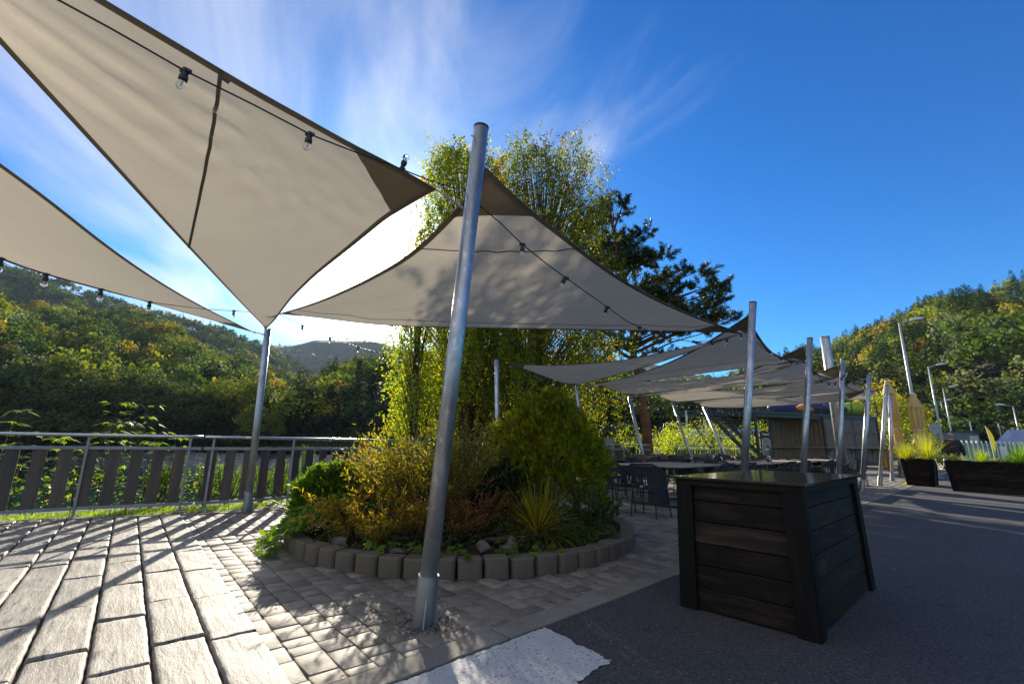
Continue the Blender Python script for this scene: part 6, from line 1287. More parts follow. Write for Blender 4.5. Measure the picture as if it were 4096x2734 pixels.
# fridge
fr = A(3068, 1800, 26.0) * [1, 1, 0]; t = empty('fridge', fr, math.atan2(fr[1], fr[0]) - math.pi / 2, 'black glass-door drinks fridge with white lettering beside the container', 'fridge')
m = MB(); m.box((0, 0, 1.0), (.56, .55, 2.0)); m.build('cabinet', 'fridge', t, bevel=.02); m = MB(); n_ = 20; pts = []
for i in range(n_): a = 2 * math.pi * i / n_; pts.append((math.copysign(abs(math.cos(a)) ** .55, math.cos(a)) * .20, -.278, .98 + math.copysign(abs(math.sin(a)) ** .35, math.sin(a)) * .62))
m.poly(pts, .004, (0, -1, 0)); m.build('glass_door', 'fridgeglass', t); m = MB(); m.tube(pts, .012, 6, closed=True); m.build('door_frame', 'steel', t)
def text(body, loc, size, m_, parent, rot, name='lettering', ext=.002, font_shear=0, sx=1.0):
    cu = bpy.data.curves.new(name, 'FONT'); cu.body = body; cu.size = size; cu.extrude = ext; cu.align_x = 'CENTER'; cu.align_y = 'CENTER'; cu.shear = font_shear; cu.offset = size * .02
    ob = bpy.data.objects.new('tmp', cu); col.objects.link(ob); dg = bpy.context.evaluated_depsgraph_get(); me = bpy.data.meshes.new_from_object(ob.evaluated_get(dg)); bpy.data.objects.remove(ob); me.materials.clear(); me.materials.append(M[m_])
    o = bpy.data.objects.new(name, me); col.objects.link(o); o.parent = parent; o.location = loc; o.rotation_euler = rot; o.scale = (sx, 1, 1); return o
text('Pepsi', (0, -.281, 1.83), .15, 'white', t, (R(90), 0, 0), font_shear=.3)
for z in (.62, .95, 1.28): m = MB(); m.box((0, -.284, z), (.36, .006, .014)); m.build('shelf', 'badge', t)
m = MB(); m.box((.05, -.285, 1.02), (.22, .004, .06)); m.build('sticker', 'white', t)
# electric cabinet left of the pine
p = onland(2425, 19.5); t = empty('electric_cabinet', (p[0], p[1], -.1), .5, 'grey electric cabinet behind the railing left of the pine', 'cabinet'); m = MB(); m.box((0, 0, .75), (.6, .35, 1.5)); m.build('body', 'box', t, bevel=.01); m = MB(); m.box((-.1, -.18, .85), (.26, .012, 1.0)); m.build('door', 'box', t)
# yellow barrel
p = G(3548, 1868); t = empty('barrel', p, 0, 'yellow steel barrel at the right corner of the container bar', 'barrel'); h = .92; prof = [(.27, 0), (.29, .0), (.29, .02), (.28, .03)] + [(.28 + .012 * (abs(((z - .05) * 10) % 3.0 - 1.5) < .25), z) for z in np.linspace(.05, .86, 40)] + [(.28, .89), (.29, .9), (.29, .92), (.27, .92)]
MB().lathe(prof, (0, 0, 0), 24).build('drum', 'barrel', t, smooth=True); MB().lathe([(.262, 0), (.262, .01)], (0, 0, .905), 24).build('lid', 'barrel', t); t.scale = (1.25, 1.25, 1.25)
p = G(3530, 1868) ; t = empty('bar_table', AN(*an(p)) + DV * .1, math.atan2(DV[1], DV[0]), 'high brown bar table beside the yellow barrel', 'table'); m = MB(); m.box((.4, -.6, 1.12), (1.5, .5, .04)); m.build('tabletop', 'ledge', t); m = MB(); m.bar((-.2, -.6, 0), (-.2, -.6, 1.1), .05, .05, (1, 0, 0)); m.bar((1.0, -.6, 0), (1.0, -.6, 1.1), .05, .05, (1, 0, 0)); m.build('leg', 'frame', t)
p = A(3592, 1800, 19); t = empty('bench', (p[0], p[1], 0), .6, 'dark red-brown wooden bench behind the first folded parasol', 'bench'); m = MB(); m.box((0, 0, .45), (1.4, .35, .04)); m.build('seat', 'teak', t); m = MB(); m.box((0, .2, .85), (1.4, .03, .3)); m.build('backrest', 'teak', t)
for x in (-.6, .6): m = MB(); m.bar((x, -.1, 0), (x, -.1, .44), .05, .05, (1, 0, 0)); m.bar((x, .2, 0), (x, .22, 1.0), .05, .05, (1, 0, 0)); m.build('leg', 'teak', t)

# ------------------------------------------------------------------ folded parasols
def parasol(foot, top, label, hb, hc, wb, letters=True, facing=0):
    """hb lower hem height, hc tie height"""
    foot = np.array(foot, float); t = empty('folded_parasol', foot, facing, label, 'parasol', 'folded beige parasols'); H = top
    m = MB(); m.tube([(0, 0, .0), (0, 0, H)], .03, 12); m.build('pole', 'lampwhite', t, smooth=True); m = MB(); m.box((0, 0, .04), (.7, .7, .08)); m.box((0, 0, .12), (.2, .2, .1)); m.build('base', 'galvflat', t, bevel=.01)
    nf = 8; n = 96; rows = 44; V = []
    for i in range(rows + 1):
        z = hb + (H - .06 - hb) * i / rows; f = (z - hb) / (H - .06 - hb); ft = (hc - hb) / (H - .06 - hb)
        if f < ft: r = wb - (wb - .16) * (f / ft) ** .7
        else: g = (f - ft) / (1 - ft); r = .16 + .13 * math.sin(math.pi * min(g * 1.05, 1)) ** .9 - .06 * g
        for j in range(n):
            a = 2 * math.pi * j / n; fold = abs(((a * nf / (2 * math.pi) + .35 * math.sin(f * 3)) % 1) - .5) * 2; amp = .38 if f >= ft else .36 * (1 + .15 * (1 - f / ft)); rr = r * (1 - amp * (1 - fold) ** 1.5) ; dz = -.12 * (1 - fold) * (1 - min(1, f / ft)) * -1 if f < ft * .2 else 0
            V.append((rr * math.cos(a + .5 * (1 - f) * 0), rr * math.sin(a), z + (.22 * (1 - fold) * max(0, 1 - f / (ft * .8)))))
    m = MB(); m.v = V; m.f = [(i * n + j, i * n + (j + 1) % n, (i + 1) * n + (j + 1) % n, (i + 1) * n + j) for i in range(rows) for j in range(n)]; m.build('canopy', 'parasol', t, smooth=True)
    V = []; rows2 = 10
    for i in range(rows2 + 1):
        g = i / rows2
        for j in range(n): a = 2 * math.pi * j / n; fold = abs(((a * nf / (2 * math.pi)) % 1) - .5) * 2; r = .07 + (.20 * g ** .9) * (1 - .30 * (1 - fold) * g); V.append((r * math.cos(a), r * math.sin(a), H - .02 - .58 * g + .08 * (1 - fold) * g * g))
    m = MB(); m.v = V; m.f = [(i * n + (j + 1) % n, i * n + j, (i + 1) * n + j, (i + 1) * n + (j + 1) % n) for i in range(rows2) for j in range(n)]; m.build('vent_cap', 'parasol', t, smooth=True)
    MB().lathe([(.10, 0), (.11, .015), (.08, .05), (.0, .065)], (0, 0, H - .03), 20, cap=False).build('finial', 'white', t, smooth=True)
    m = MB(); m.tube([((.165 * math.cos(a)), .165 * math.sin(a), hc + .02 * math.sin(a)) for a in np.linspace(0, 2 * math.pi, 25)[:-1]], .012, 6, closed=True); m.build('tie_band', 'white', t, smooth=True)
    return t
f1 = G(3613, 1906); pz = lambda px, py, f: (CAM + ray(px, py) * (f[1] / ray(px, py)[1]))[2]
P1 = parasol(f1, pz(3548, 1524, f1), 'left, taller folded parasol, partly behind two sail posts', pz(3620, 1795, f1) - .1, pz(3590, 1715, f1), .36)
f2 = np.array([A(3690, 1800, 18.6)[0], 18.6, 0]); P2 = parasol(f2, pz(3653, 1574, f2), 'right folded parasol with red label patches, behind the bright grass', pz(3690, 1772, f2) - .05, pz(3675, 1718, f2), .36)
def face(t): p = t.location; return math.atan2(p.x, -p.y) + math.pi * 0
for t, dx, lab in ((P1, -.05, 1), (P2, .12, 1), (P2, -.10, 1)):
    th = math.atan2(t.location.y, t.location.x) - math.pi / 2; hc = .52; d = np.array([-math.sin(th), math.cos(th), 0]); sx = np.array([math.cos(th), math.sin(th), 0]); zz = 1.12 if t is P2 else 1.02; c = sx * dx * 1.3 - d * .335 + up * zz
    m = MB(); m.box(c, (.15, .01, .13), (math.cos(th), math.sin(th), 0)); m.build('label_patch', 'redlabel', t, bevel=.004); text('KOZEL', tuple(c - d * .008), .045, 'white', t, (R(90), 0, th))
th = math.atan2(P1.location.y, P1.location.x) - math.pi / 2; d = np.array([-math.sin(th), math.cos(th), 0]); sx = np.array([math.cos(th), math.sin(th), 0])
for i, ch in enumerate('KOZEL'): text(ch, tuple(-sx * .02 - d * .235 + up * (1.62 + .19 * (4 - i) - .2)), .20, 'parasolyellow', P1, (R(90), 0, th))
m = MB(); c = -sx * .03 - d * .235 + up * 2.42; m.tube([c + sx * .12 * math.cos(a) + up * .14 * math.sin(a) for a in np.linspace(0, 6.283, 21)[:-1]], .014, 5, closed=True); m.build('round_emblem', 'parasolyellow', P1)

# ------------------------------------------------------------------ street lamps, dish, person, far things on the right
def lamp(px_top, py_top, Y, label, H=None, head=1.1, side=1, arm=1.0):
    p = A(px_top, py_top, Y); H = p[2]; t = empty('street_lamp', (p[0], p[1], 0), 0, label, 'street lamp', 'street lamps along the road'); rt = np.array([side * .97, -.25 * side, 0]); k = head
    m = MB(); m.tube([(0, 0, -.1), (0, 0, H * .55), (0, 0, H)], [.11, .09, .065], 12); m.build('pole', 'lampgrey', t, smooth=True)
    m = MB(); m.tube([(0, 0, H - .05), rt * .45 * arm + up * (H + .06), rt * arm + up * (H + .16)], .04, 8); m.build('arm', 'lampgrey', t, smooth=True)
    m = MB(); n = 16; V = []; L = 1.0 * k; 
    for i in range(13):
        f = i / 12; c = rt * (arm - .05 + L * f) + up * (H + .18 + .10 * f); w = .20 * k * math.sin(math.pi * min(.97, f * .85 + .12)) ** .7; h = .13 * k * math.sin(math.pi * min(.97, f * .9 + .08)) ** .6
        for j in range(n): a = 2 * math.pi * j / n; s = math.sin(a); V.append(tuple(c + np.array([.25 * side, .97, 0]) * w * math.cos(a) + up * (h * s * (1.1 if s > 0 else .75))))
    m.v = V; m.f = [(i * n + j, i * n + (j + 1) % n, (i + 1) * n + (j + 1) % n, (i + 1) * n + j) for i in range(12) for j in range(n)] + [tuple(range(n)), tuple(range(12 * n, 13 * n))]; hd = m.build('lamp_head', 'lampwhite', t, smooth=True)
    m = MB(); c = rt * (arm + L * .55) + up * (H + .14); m.box(c, (.5 * k, .26 * k, .05 * k), (rt[0], rt[1], .08)); m.build('lens', 'fridgeglass', hd, bevel=.02)
    return t
lamp(3597, 1292, 30, 'tallest and nearest street lamp, behind the right folded parasol', head=.85, arm=.7)
lamp(3713, 1466, 46, 'second street lamp, carrying the round sign, left of the man', head=.85, arm=.75)
lamp(3772, 1552, 62, 'third street lamp from the left with its head to the right, behind the man', head=.85, arm=.75)
lamp(3763, 1604, 76, 'small street lamp between the second and third, slightly lower', head=.85, arm=.75)
lamp(3735, 1636, 90, 'smallest street lamp head just left of the second lamp pole', head=.85, arm=.75)
lamp(4052, 1624, 62, 'street lamp at the right edge with its head pointing left', head=1.0, side=-1, arm=.9)
for px, py, Y, l in ((3879, 1684, 60, 'slender floodlight pole behind the large planter, nearer to the man'), (3993, 1692, 64, 'slender floodlight pole left of the metal roofed house')):
    p = A(px, py, Y); t = empty('floodlight_pole', (p[0], p[1], 0), 0, l, 'light pole', 'slender poles behind the planter'); MB().tube([(0, 0, 0), (0, 0, p[2])], .08, 8).build('pole', 'lampgrey', t); m = MB(); m.box((-.2, 0, p[2] + .12), (.3, .2, .12)); m.build('flood_head', 'frame', t)
# cable between the two nearest lamps
ca, cb = A(3602, 1318, 30), A(3708, 1470, 46); m = MB(); m.tube([ca + (cb - ca) * u - up * 2.6 * 4 * u * (1 - u) * .35 for u in np.linspace(0, 1, 16)], .018, 5); o = m.build('overhead_cable', 'cable', None); tag(o, 'thin sagging cable between the two nearest street lamps', 'cable')
dp = A(3738, 1713, 45.5); t = empty('round_sign', dp, 0, 'round grey sign seen from behind on the second lamp pole', 'sign'); m = MB(); m.lathe([(.56, 0), (.57, .02), (.54, .035)], (0, 0, 0), 32, (0, -1, 0)); m.build('disc', 'box', t); m = MB(); m.box((0, -.05, .28), (.6, .03, .04)); m.box((0, -.05, -.28), (.6, .03, .04)); m.build('clamp_bar', 'lampgrey', t)
# the far fabric: low slate building, metal-roofed house, windbreak with posts, hedge, ropes, banner
p = A(3690, 1800, 62); t = empty('low_building', (p[0], p[1], 0), -.9, 'low flat slate-blue building with a door behind the parasols', 'building'); m = MB(); m.box((0, 3, 1.7), (10, 6, 3.4)); m.build('wall', 'bluewall', t); m = MB(); m.box((0, 3, 3.48), (10.3, 6.3, .14)); m.build('roof', 'frame', t); m = MB(); m.box((-1.5, -.03, 1.1), (1.6, .06, 2.2)); m.build('door', 'bluewall', t); m = MB(); m.box((1.8, -.04, 1.6), (.7, .06, .9)); m.build('window', 'darkglass', t); m = MB(); m.box((-1.0, -.12, 2.9), (.5, .2, .12)); m.build('wall_lamp', 'white', t)
p = A(4225, 1800, 54); t = empty('house', (p[0], p[1], 0), -.80, 'grey house with a pale standing-seam metal roof at the right edge', 'house'); m = MB(); m.box((0, 0, 1.75), (17, 8, 3.5)); m.build('wall', 'render', t); m = MB(); e = .35
for s in (1, -1): m.hexa([(-8.8, -s * 4.4, 3.4), (8.8, -s * 4.4, 3.4), (8.8, 0, 6.6), (-6.3, 0, 6.6)] + [(-8.8, -s * 4.4, 3.5), (8.8, -s * 4.4, 3.5), (8.8, 0, 6.7), (-6.3, 0, 6.7)])
rf = m.build('roof', 'roof', t); m = MB()
for i in range(24): x = -8.2 + i * .7; x1 = max(x, -6.3 - (0)); m.bar((x, -4.38, 3.55), (max(x, -8.8 + (2.5) * 1.0 if x < -6.3 else x), 0 if x > -6.3 else -4.4 + 4.4 * (x + 8.8) / 2.5, 6.74 if x > -6.3 else 3.5 + 3.2 * (x + 8.8) / 2.5), .04, .06)
m.build('standing_seam', 'roof', rf)
for x in (-3.5, .5): m = MB(); m.hexa([(x, -3.2, 4.45), (x + 1.1, -3.2, 4.45), (x + 1.1, -2.3, 5.1), (x, -2.3, 5.1)] + [(x, -3.25, 4.55), (x + 1.1, -3.25, 4.55), (x + 1.1, -2.35, 5.2), (x, -2.35, 5.2)]); m.build('roof_window', 'darkglass', rf)
t.scale = (.56, .56, .54)
t0 = A(3852, 1800, 40) * [1, 1, 0]; t1_ = A(4110, 1800, 44) * [1, 1, 0]; t = empty('windbreak', t0, 0, 'pale green glass windbreak with slanting white posts beyond the road', 'windbreak'); k = 15
m = MB(); dd = t1_ - t0; m.hexa([(0, 0, .25), dd + up * .25, dd + unit(np.array([.7, -.7, 0])) * .02 + up * .25, (.014, -.014, .25), (0, 0, 1.75), dd + up * 1.75, dd + (.014, -.014, 1.75), (.014, -.014, 1.75)]); m.build('pane', 'netgreen', t)
for i in range(k): c = dd * i / (k - 1); m = MB(); m.bar(c + (0, -.05, 0), c + (-.02, -.05, 1.95), .09, .09, (1, 0, 0)); m.build('post', 'lampwhite', t)
m = MB(); m.bar(up * .3 + (0, -.1, 0), dd + up * .3 + (0, -.1, 0), .04, .05); m.build('rail', 'lampwhite', t)
p = A(3925, 1800, 43.5); t = empty('kiosk', (p[0], p[1], 0), -.7, 'small white kiosk behind the windbreak', 'kiosk'); m = MB(); m.box((0, 0, .75), (3.2, 1.6, 1.5)); m.build('body', 'white', t); m = MB(); m.box((-.3, -.81, .8), (1.4, .04, .9)); m.build('window', 'darkglass', t); m = MB(); m.bar((-1.6, -.7, 1.5), (-.9, -.7, 1.75), .04, .04); m.bar((-.9, -.7, 1.75), (.9, -.7, 1.75), .04, .04); m.bar((.9, -.7, 1.75), (1.6, -.7, 1.2), .04, .04); m.build('roof_rail', 'lampwhite', t)
p = A(3897, 1755, 41.5); t = empty('info_board', (p[0], p[1], 0), -.75, 'small grey notice board on the nearer slender pole', 'sign'); m = MB(); m.box((0, 0, p[2]), (.55, .04, .6)); m.build('board', 'render', t); m = MB(); m.bar((0, 0.04, 0), (0, .04, p[2]), .05, .05, (1, 0, 0)); m.build('pole', 'lampgrey', t)
p = A(3972, 1800, 38); t = empty('banner_flag', (p[0], p[1], 0), 0, 'narrow yellow and orange feather banner beyond the large planter', 'banner'); m = MB(); z1 = A(3954, 1703, 38)[2]; m.tube([(0, 0, 0), (-.06, 0, z1 * .6), (-.22, 0, z1)], .025, 6); m.build('mast', 'white', t); V = []; n = 12
for i in range(n + 1): f = i / n; x = -.22 * f ** 2; V += [(x, 0, .75 + (z1 - .75) * f), (x + .34 * math.sin(math.pi * (f * .85 + .1)) ** .6, .05 * math.sin(f * 7), .75 + (z1 - .75) * f - .05)]
m = MB(); m.add(V, [(2 * i, 2 * i + 1, 2 * i + 3, 2 * i + 2) for i in range(n)]); o = m.build('cloth', 'flagy', t); md = o.modifiers.new('s', 'SOLIDIFY'); md.thickness = .006
h0 = A(4000, 1800, 27) * [1, 1, 0]; h1 = A(4150, 1800, 24) * [1, 1, 0]
for i in range(11):
    c = h0 + (h1 - h0) * i / 10 + rng.normal(0, .05, 3) * [1, 1, 0]; leafy_bush('hedge_plant', f'clipped green-brown hedge plant behind the bollards, {ORD[i]} from the left', c, (.34, .34, .62), 420, [(.07, .10, .012), (.10, .10, .014), (.045, .07, .012)], .10, .05, group='hedge plants behind the chain posts', clumps=9, cat_='hedge', stems=2)
bp = [A(px, 1800, 24.5 - i * .35) * [1, 1, 0] for i, px in enumerate(np.linspace(4018, 4130, 9))]; pb_ = None
for i, c in enumerate(bp):
    t = empty('bollard', c, 0, f'short dark bollard with rope by the hedge, {ORD[i]} from the left', 'bollard', 'bollards with ropes'); m = MB(); m.lathe([(.05, 0), (.05, .52), (.035, .56)], (0, 0, 0), 12); m.build('shaft', 'frame', t); m = MB(); m.lathe([(.052, 0), (.052, .05)], (0, 0, .1), 12); m.build('collar', 'white', t)
    if i: d_ = c - pb_; m = MB(); m.tube([pb_ + d_ * u + up * (.5 - .26 * 4 * u * (1 - u)) for u in np.linspace(0, 1, 9)], .02, 6); o = m.build('chain_rope', 'white', None); tag(o, f'white sagging rope between short bollards, {ORD[i - 1]} from the left', 'rope', 'ropes between the bollards')
    pb_ = c
b = MB(); q = [A(3700, 1800, 34), A(3960, 1800, 30), A(4700, 1800, 26), A(5200, 1800, 40), A(4300, 1800, 46), A(3800, 1800, 41)]; b.add([(p[0], p[1], -.05) for p in q], [tuple(range(6))]); 
tag(b.build('far_road', 'path'), kind='structure')
b = MB(); q = [G(3560, 1905), G(3640, 1935), A(4700, 1800, 18), A(4600, 1800, 29), A(3960, 1800, 29), A(3600, 1800, 30), A(3400, 1800, 33), G(3300, 1880)]; b.add([(p[0], p[1], -.045) for p in q], [tuple(range(8))[::1]]); tag(b.build('far_pavement', 'path'), kind='structure')
# lift station, lift pylon and poles beyond the stairs
p = A(2895, 1760, 52); t = empty('lift_station', (p[0], p[1], -.5), -.45, 'blue cable lift station with rounded roof behind the staircase', 'lift station'); m = MB(); V = []
for i in range(9): a = math.pi * i / 8; V += [(-3.6, -1.3 * math.cos(a), 2.6 + .95 * math.sin(a)), (3.6, -1.3 * math.cos(a), 2.6 + .95 * math.sin(a))]
V += [(-3.6, 1.3, 2.2), (3.6, 1.3, 2.2), (-3.6, -1.3, 2.2), (3.6, -1.3, 2.2)]
m.add(V, [(2 * i, 2 * i + 1, 2 * i + 3, 2 * i + 2) for i in range(8)] + [(16, 17, 19, 18), (0, 1, 21, 20), (18, 19, 21, 20), (0, 2, 4, 6, 8, 10, 12, 14, 16, 18, 20), (1, 21, 19, 17, 15, 13, 11, 9, 7, 5, 3)]); m.build('hood', 'gondola', t); m = MB(); m.box((-2.6, 0, 1.1), (1.6, 1.8, 2.2)); m.box((1.8, 0, 1.0), (.7, .7, 2.2)); m.build('pillar', 'render', t); m = MB(); m.box((2.3, -1.32, 2.9), (2.2, .04, .5)); m.build('window_band', 'darkglass', t)
for px, py, Y, l in ((2743, 1640, 48, 'lift pylon with crossbar left of the staircase'), (2815, 1664, 60, 'thin pole behind the staircase landing'), (2820, 1700, 40, 'light pole in the meadow behind the leaning post')):
    p = A(px, py, Y); z = p[2]; t = empty('pylon', (p[0], p[1], -.6), 0, l, 'pylon', 'poles on the meadow'); MB().tube([(0, 0, 0), (0, 0, z + .6)], .12, 8).build('mast', 'lampgrey', t); m = MB(); w_ = 1.2 if 'pylon' in l else .25; m.bar((-w_, 0, z + .5), (w_, 0, z + .5), .14, .14); m.build('crossbar', 'frame', t)
p = A(2652, 1690, 46); t = empty('street_lamp', (p[0], p[1], -.5), 0, 'small curved lamp in front of the dark slope behind the yellow bushes', 'street lamp', 'street lamps along the road'); z = p[2] + .5; MB().tube([(0, 0, 0), (0, 0, z - .5), (.08, 0, z - .1), (.35, 0, z)], [.05, .045, .035, .03], 8).build('pole', 'lampgrey', t, smooth=True); m = MB(); m.box((.55, 0, z), (.42, .18, .08)); m.build('lamp_head', 'lampwhite', t, bevel=.03)
# trees at the right: weeping golden one behind the parasols and pale birches on the slope
w0 = onland(3575, 52); birch(w0, tall(3575, 1560, 52) - w0[2], 4.6, 'golden green weeping tree behind the folded parasols', 1500, 21, hmin=.1, leaf=.17, per=26, cols=[(.17, .20, .012), (.22, .22, .012), (.12, .16, .012)])['group'] = 'trees at the foot of the right hillside'
for i, (px, py, Y, l) in enumerate(((3810, 1500, 100, 'pale birch on the slope right of the third lamp'), (3900, 1560, 96, 'pale birch above the slender pole'), (3970, 1500, 104, 'pale slim birch above the banner'), (4030, 1530, 100, 'pale birch above the house roof'), (3740, 1560, 92, 'light green tree behind the small lamps'))):
    q = onland(px, Y); q[2] = -.5; t = birch(q, (tall(px, py, Y) + .5) , 3.4, l, 620, 40 + i, hmin=.2, leaf=.20, per=22, cols=[(.10, .12, .04), (.12, .14, .05), (.08, .10, .04)]); t['group'] = 'trees at the foot of the right hillside'

# fallen leaves
pts = [(590, 2258), (588, 2212), (812, 2383), (386, 2210), (1790, 2512), (1370, 2706), (1010, 2228), (3545, 1990), (3150, 2010), (3300, 2100), (2790, 2220), (2600, 2110), (1480, 2450), (1380, 2080), (3578, 2276)]
for i, (px, py) in enumerate(pts):
    q = G(px, py, .02); a = random.uniform(0, 6.28); s = .018; m = MB(); m.add([(-s, 0, 0), (0, -s * .6, .003), (s * 1.2, 0, .001), (0, s * .6, .004)], [(0, 1, 2, 3)]); o = m.build('fallen_leaf', 'autumn'); o.location = tuple(q); o.rotation_euler = (0, 0, a); tag(o, 'small orange fallen leaf lying on the paving or asphalt', 'leaf', 'fallen orange leaves')
n_ = 900; th_ = rng.uniform(0, 2 * math.pi, n_); rr_ = BR * np.sqrt(rng.uniform(.3, .93, n_)); P_ = np.stack([BED[0] + np.cos(th_) * rr_, BED[1] + np.sin(th_) * rr_, .105 + (1 - rr_ / BR) * .06 + rng.uniform(0, .02, n_)], 1)
V_, F_ = leaves(P_, rng.normal(size=(n_, 3)) * (1, 1, .25), rng.uniform(.02, .05, n_), .016, up=np.tile([0, 0, 1.], (n_, 1))); tag(npmesh('leaf_litter', V_, F_, 'leafshade', None, cmix([(.14, .08, .03), (.10, .06, .03), (.20, .13, .03)], n_)), 'dry brown leaf litter on the soil of the shrub bed', 'leaf litter', None, 'stuff')
n_ = 1500; a_ = rng.uniform(.6, 9, n_); q_ = rng.uniform(2.3, 8.8, n_); P_ = np.stack([KA[0] * a_ + KN[0] * q_, KA[1] * a_ + KN[1] * q_, np.full(n_, .002)], 1); keep = np.linalg.norm(P_[:, :2] - BED, axis=1) > BR + .15; P_ = P_[keep]
V_, F_ = leaves(P_, rng.normal(size=(len(P_), 3)) * (1, 1, .1), rng.uniform(.006, .016, len(P_)), .006, up=np.tile([0, 0, 1.], (len(P_), 1))); tag(npmesh('crumbs', V_, F_, 'leafshade', None, cmix([(.05, .035, .02), (.12, .08, .03), (.03, .03, .02)], len(P_))), 'specks of soil and leaf crumbs scattered on the paving', 'crumbs', None, 'stuff')
g_ = MB()
for i in range(150):
    a = random.uniform(0, 6.28); r = .085 + abs(random.gauss(0, .04)); c = mainB + np.array([math.cos(a) * r * 1.2, math.sin(a) * r, .004]); s = random.uniform(.006, .013); g_.box(c, (s, s * .8, s), unit(np.array([math.cos(a * 3), math.sin(a * 3), 0])))
tag(g_.build('gravel', 'rock'), 'dark gravel around the foot of the nearest post', 'gravel', None, 'stuff')

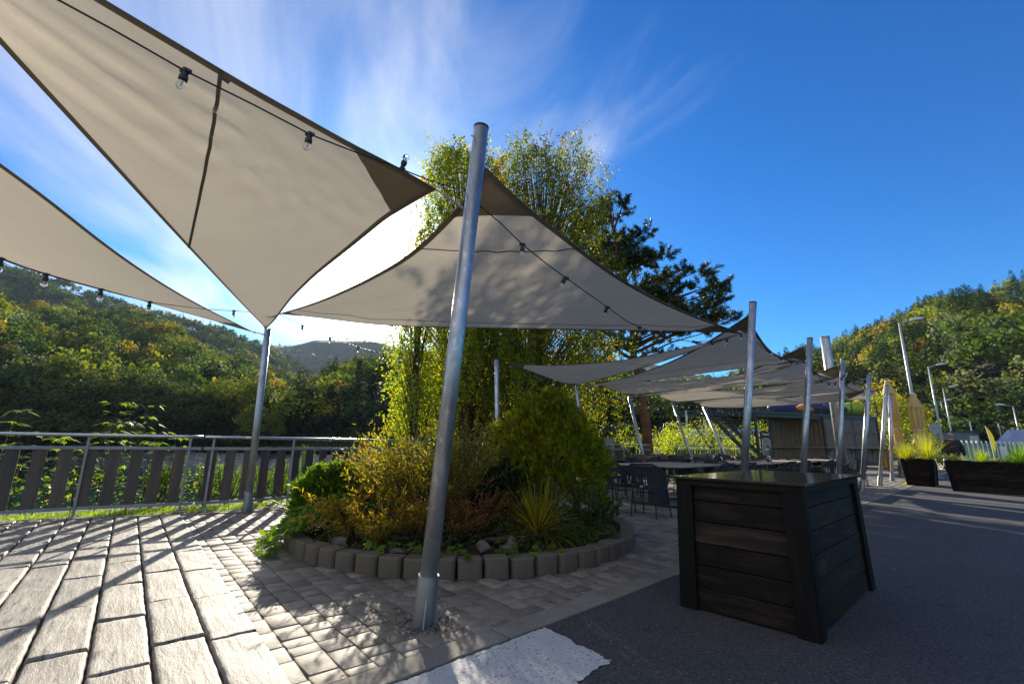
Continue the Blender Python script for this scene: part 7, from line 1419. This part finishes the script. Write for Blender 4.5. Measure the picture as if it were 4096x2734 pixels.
# ------------------------------------------------------------------ the walking man, seen from behind
def man():
    hp = A(3797, 1722, 17.6); base = np.array([hp[0], hp[1], -.03]); yaw = math.atan2(hp[1], hp[0]) - math.pi / 2 + .15; t = empty('person', base, yaw, 'man walking away in a black jacket and blue jeans, seen from behind', 'person')
    s = 1.03
    def skin(name, verts, edges, rad, m, parent, lv=2, root=0):
        me = bpy.data.meshes.new(name); me.from_pydata([tuple(np.array(v) * s) for v in verts], edges, []); o = bpy.data.objects.new(name, me); col.objects.link(o); o.parent = parent; me.materials.append(M[m])
        o.modifiers.new('skin', 'SKIN'); 
        if not me.skin_vertices: me.attributes.new
        sv = me.skin_vertices[0].data
        for i, r_ in enumerate(rad): sv[i].radius = (r_[0] * s, r_[1] * s) if isinstance(r_, tuple) else (r_ * s, r_ * s); sv[i].use_root = (i == root)
        sub = o.modifiers.new('sub', 'SUBSURF'); sub.levels = sub.render_levels = lv; 
        for md in o.modifiers:
            if md.type == 'SKIN': md.use_smooth_shade = True
        return o
    # body: legs, trunk, arms, neck as one surface (local y = walking direction)
    v = [(0, 0, .93), (0, .0, 1.12), (0, -.01, 1.32), (0, 0, 1.44), (0, .02, 1.52),
         (.09, 0, .86), (.12, .12, .50), (.12, .05, .10), (.12, .14, .05),
         (-.09, 0, .86), (-.11, -.02, .50), (-.11, -.22, .14), (-.11, -.14, .05),
         (.19, 0, 1.40), (.26, -.02, 1.14), (.29, .06, .90), (.295, .08, .82),
         (-.19, 0, 1.40), (-.27, -.03, 1.14), (-.325, .04, .92), (-.335, .07, .84)]
    e = [(0, 1), (1, 2), (2, 3), (3, 4), (0, 5), (5, 6), (6, 7), (7, 8), (0, 9), (9, 10), (10, 11), (11, 12), (3, 13), (13, 14), (14, 15), (15, 16), (3, 17), (17, 18), (18, 19), (19, 20)]
    r_ = [(.15, .11), (.155, .12), (.17, .12), (.10, .08), .055, .095, .065, .045, .04, .095, .065, .045, .04, .065, .05, .036, .03, .065, .05, .036, .03]
    v = [(x * .96, y, z - (.035 if 1.2 < z < 1.5 else 0)) for x, y, z in v]; r_ = [tuple(q * .82 for q in k) if isinstance(k, tuple) else (k * .8 if i > 12 and i not in (15, 16, 19, 20) else k) for i, k in enumerate(r_)]
    skin('body', v, e, r_, 'skin', t)
    head = skin('head', [(0, .03, 1.54), (0, .03, 1.62), (0, .04, 1.70)], [(0, 1), (1, 2)], [(.070, .075), (.100, .115), (.075, .09)], 'skin', t)
    hr = skin('hair', [(0, -.005, 1.60), (0, .005, 1.67), (0, .03, 1.715)], [(0, 1), (1, 2)], [(.102, .088), (.101, .108), (.070, .084)], 'hair', t)
    for sx in (-1, 1): m = MB(); m.lathe([(.012, -.012), (.03, 0), (.012, .012)], np.array([sx * .100, .03, 1.62]) * s, 10, (1, 0, 0)); m.build('ear', 'skin', t, smooth=True)
    m = MB(); m.lathe([(.016, 0), (.012, .02), (.004, .035)], np.array([0, .135, 1.61]) * s, 8, (0, 1, 0)); m.build('nose', 'skin', t, smooth=True)
    skin('jacket', [(0, 0, .82), (0, -.01, 1.0), (0, -.01, 1.2), (0, -.01, 1.36), (0, 0, 1.45), (.19, 0, 1.39), (.255, -.03, 1.14), (.285, .05, .90), (-.19, 0, 1.39), (-.265, -.04, 1.14), (-.32, .03, .92)],
         [(0, 1), (1, 2), (2, 3), (3, 4), (3, 5), (5, 6), (6, 7), (3, 8), (8, 9), (9, 10)], [(.225, .16), (.215, .155), (.225, .155), (.20, .14), (.085, .08), .092, .075, .056, .092, .075, .056], 'jacket', t)
    skin('jeans', [(0, 0, .95), (.10, 0, .82), (.125, .10, .48), (.125, .04, .11), (-.10, 0, .82), (-.115, -.03, .48), (-.115, -.23, .15)], [(0, 1), (1, 2), (2, 3), (0, 4), (4, 5), (5, 6)], [(.175, .13), .115, .085, .072, .115, .085, .072], 'jeans', t)
    for x, y, z in ((.12, .09, .045), (-.11, -.2, .07)): m = MB(); m.box(np.array([x, y, z]) * s, (.10, .28, .085)); m.build('shoe', 'shoe', t, bevel=.03)
    for sx, hx, hy, hz in ((1, .285, .09, .80), (-1, -.322, .085, .82)):
        hv = [(hx, hy, hz + .04), (hx, hy + .01, hz - .02), (hx, hy + .015, hz - .055)]; he = [(0, 1), (1, 2)]; hr_ = [.028, (.018, .036), (.015, .036)]
        hd = skin('hand', hv, he, hr_, 'skin', t, 1)
        for k, L in enumerate((.065, .075, .07, .055)):
            y = hy - .018 + .017 * k; skin('finger', [(hx, y, hz - .06), (hx - sx * .006, y + .006, hz - .06 - L * .5), (hx - sx * .018, y + .008, hz - .06 - L)], [(0, 1), (1, 2)], [.0085, .008, .0065], 'skin', hd, 1)
        skin('thumb', [(hx, hy + .03, hz - .01), (hx - sx * .008, hy + .055, hz - .04), (hx - sx * .012, hy + .058, hz - .07)], [(0, 1), (1, 2)], [.011, .009, .007], 'skin', hd, 1)
man()

# ------------------------------------------------------------------ the air
hz = MB(); hz.hexa([(-1750, -60, -9), (1750, -60, -9), (1750, 2300, -9), (-1750, 2300, -9), (-1750, -60, 330), (1750, -60, 330), (1750, 2300, 330), (-1750, 2300, 330)])
hm = bpy.data.materials.new('air'); hm.use_nodes = True; nt = hm.node_tree; nt.nodes.remove(nt.nodes['Principled BSDF']); pv = nt.nodes.new('ShaderNodeVolumePrincipled')
pv.inputs['Color'].default_value = (.62, .78, 1, 1); pv.inputs['Density'].default_value = .00008; pv.inputs['Anisotropy'].default_value = .05
nt.links.new(pv.outputs[0], nt.nodes['Material Output'].inputs['Volume']); M['air'] = hm
tag(hz.build('haze', 'air'), 'thin blue valley haze', 'haze', None, 'stuff')
scene.cycles.volume_bounces = 0
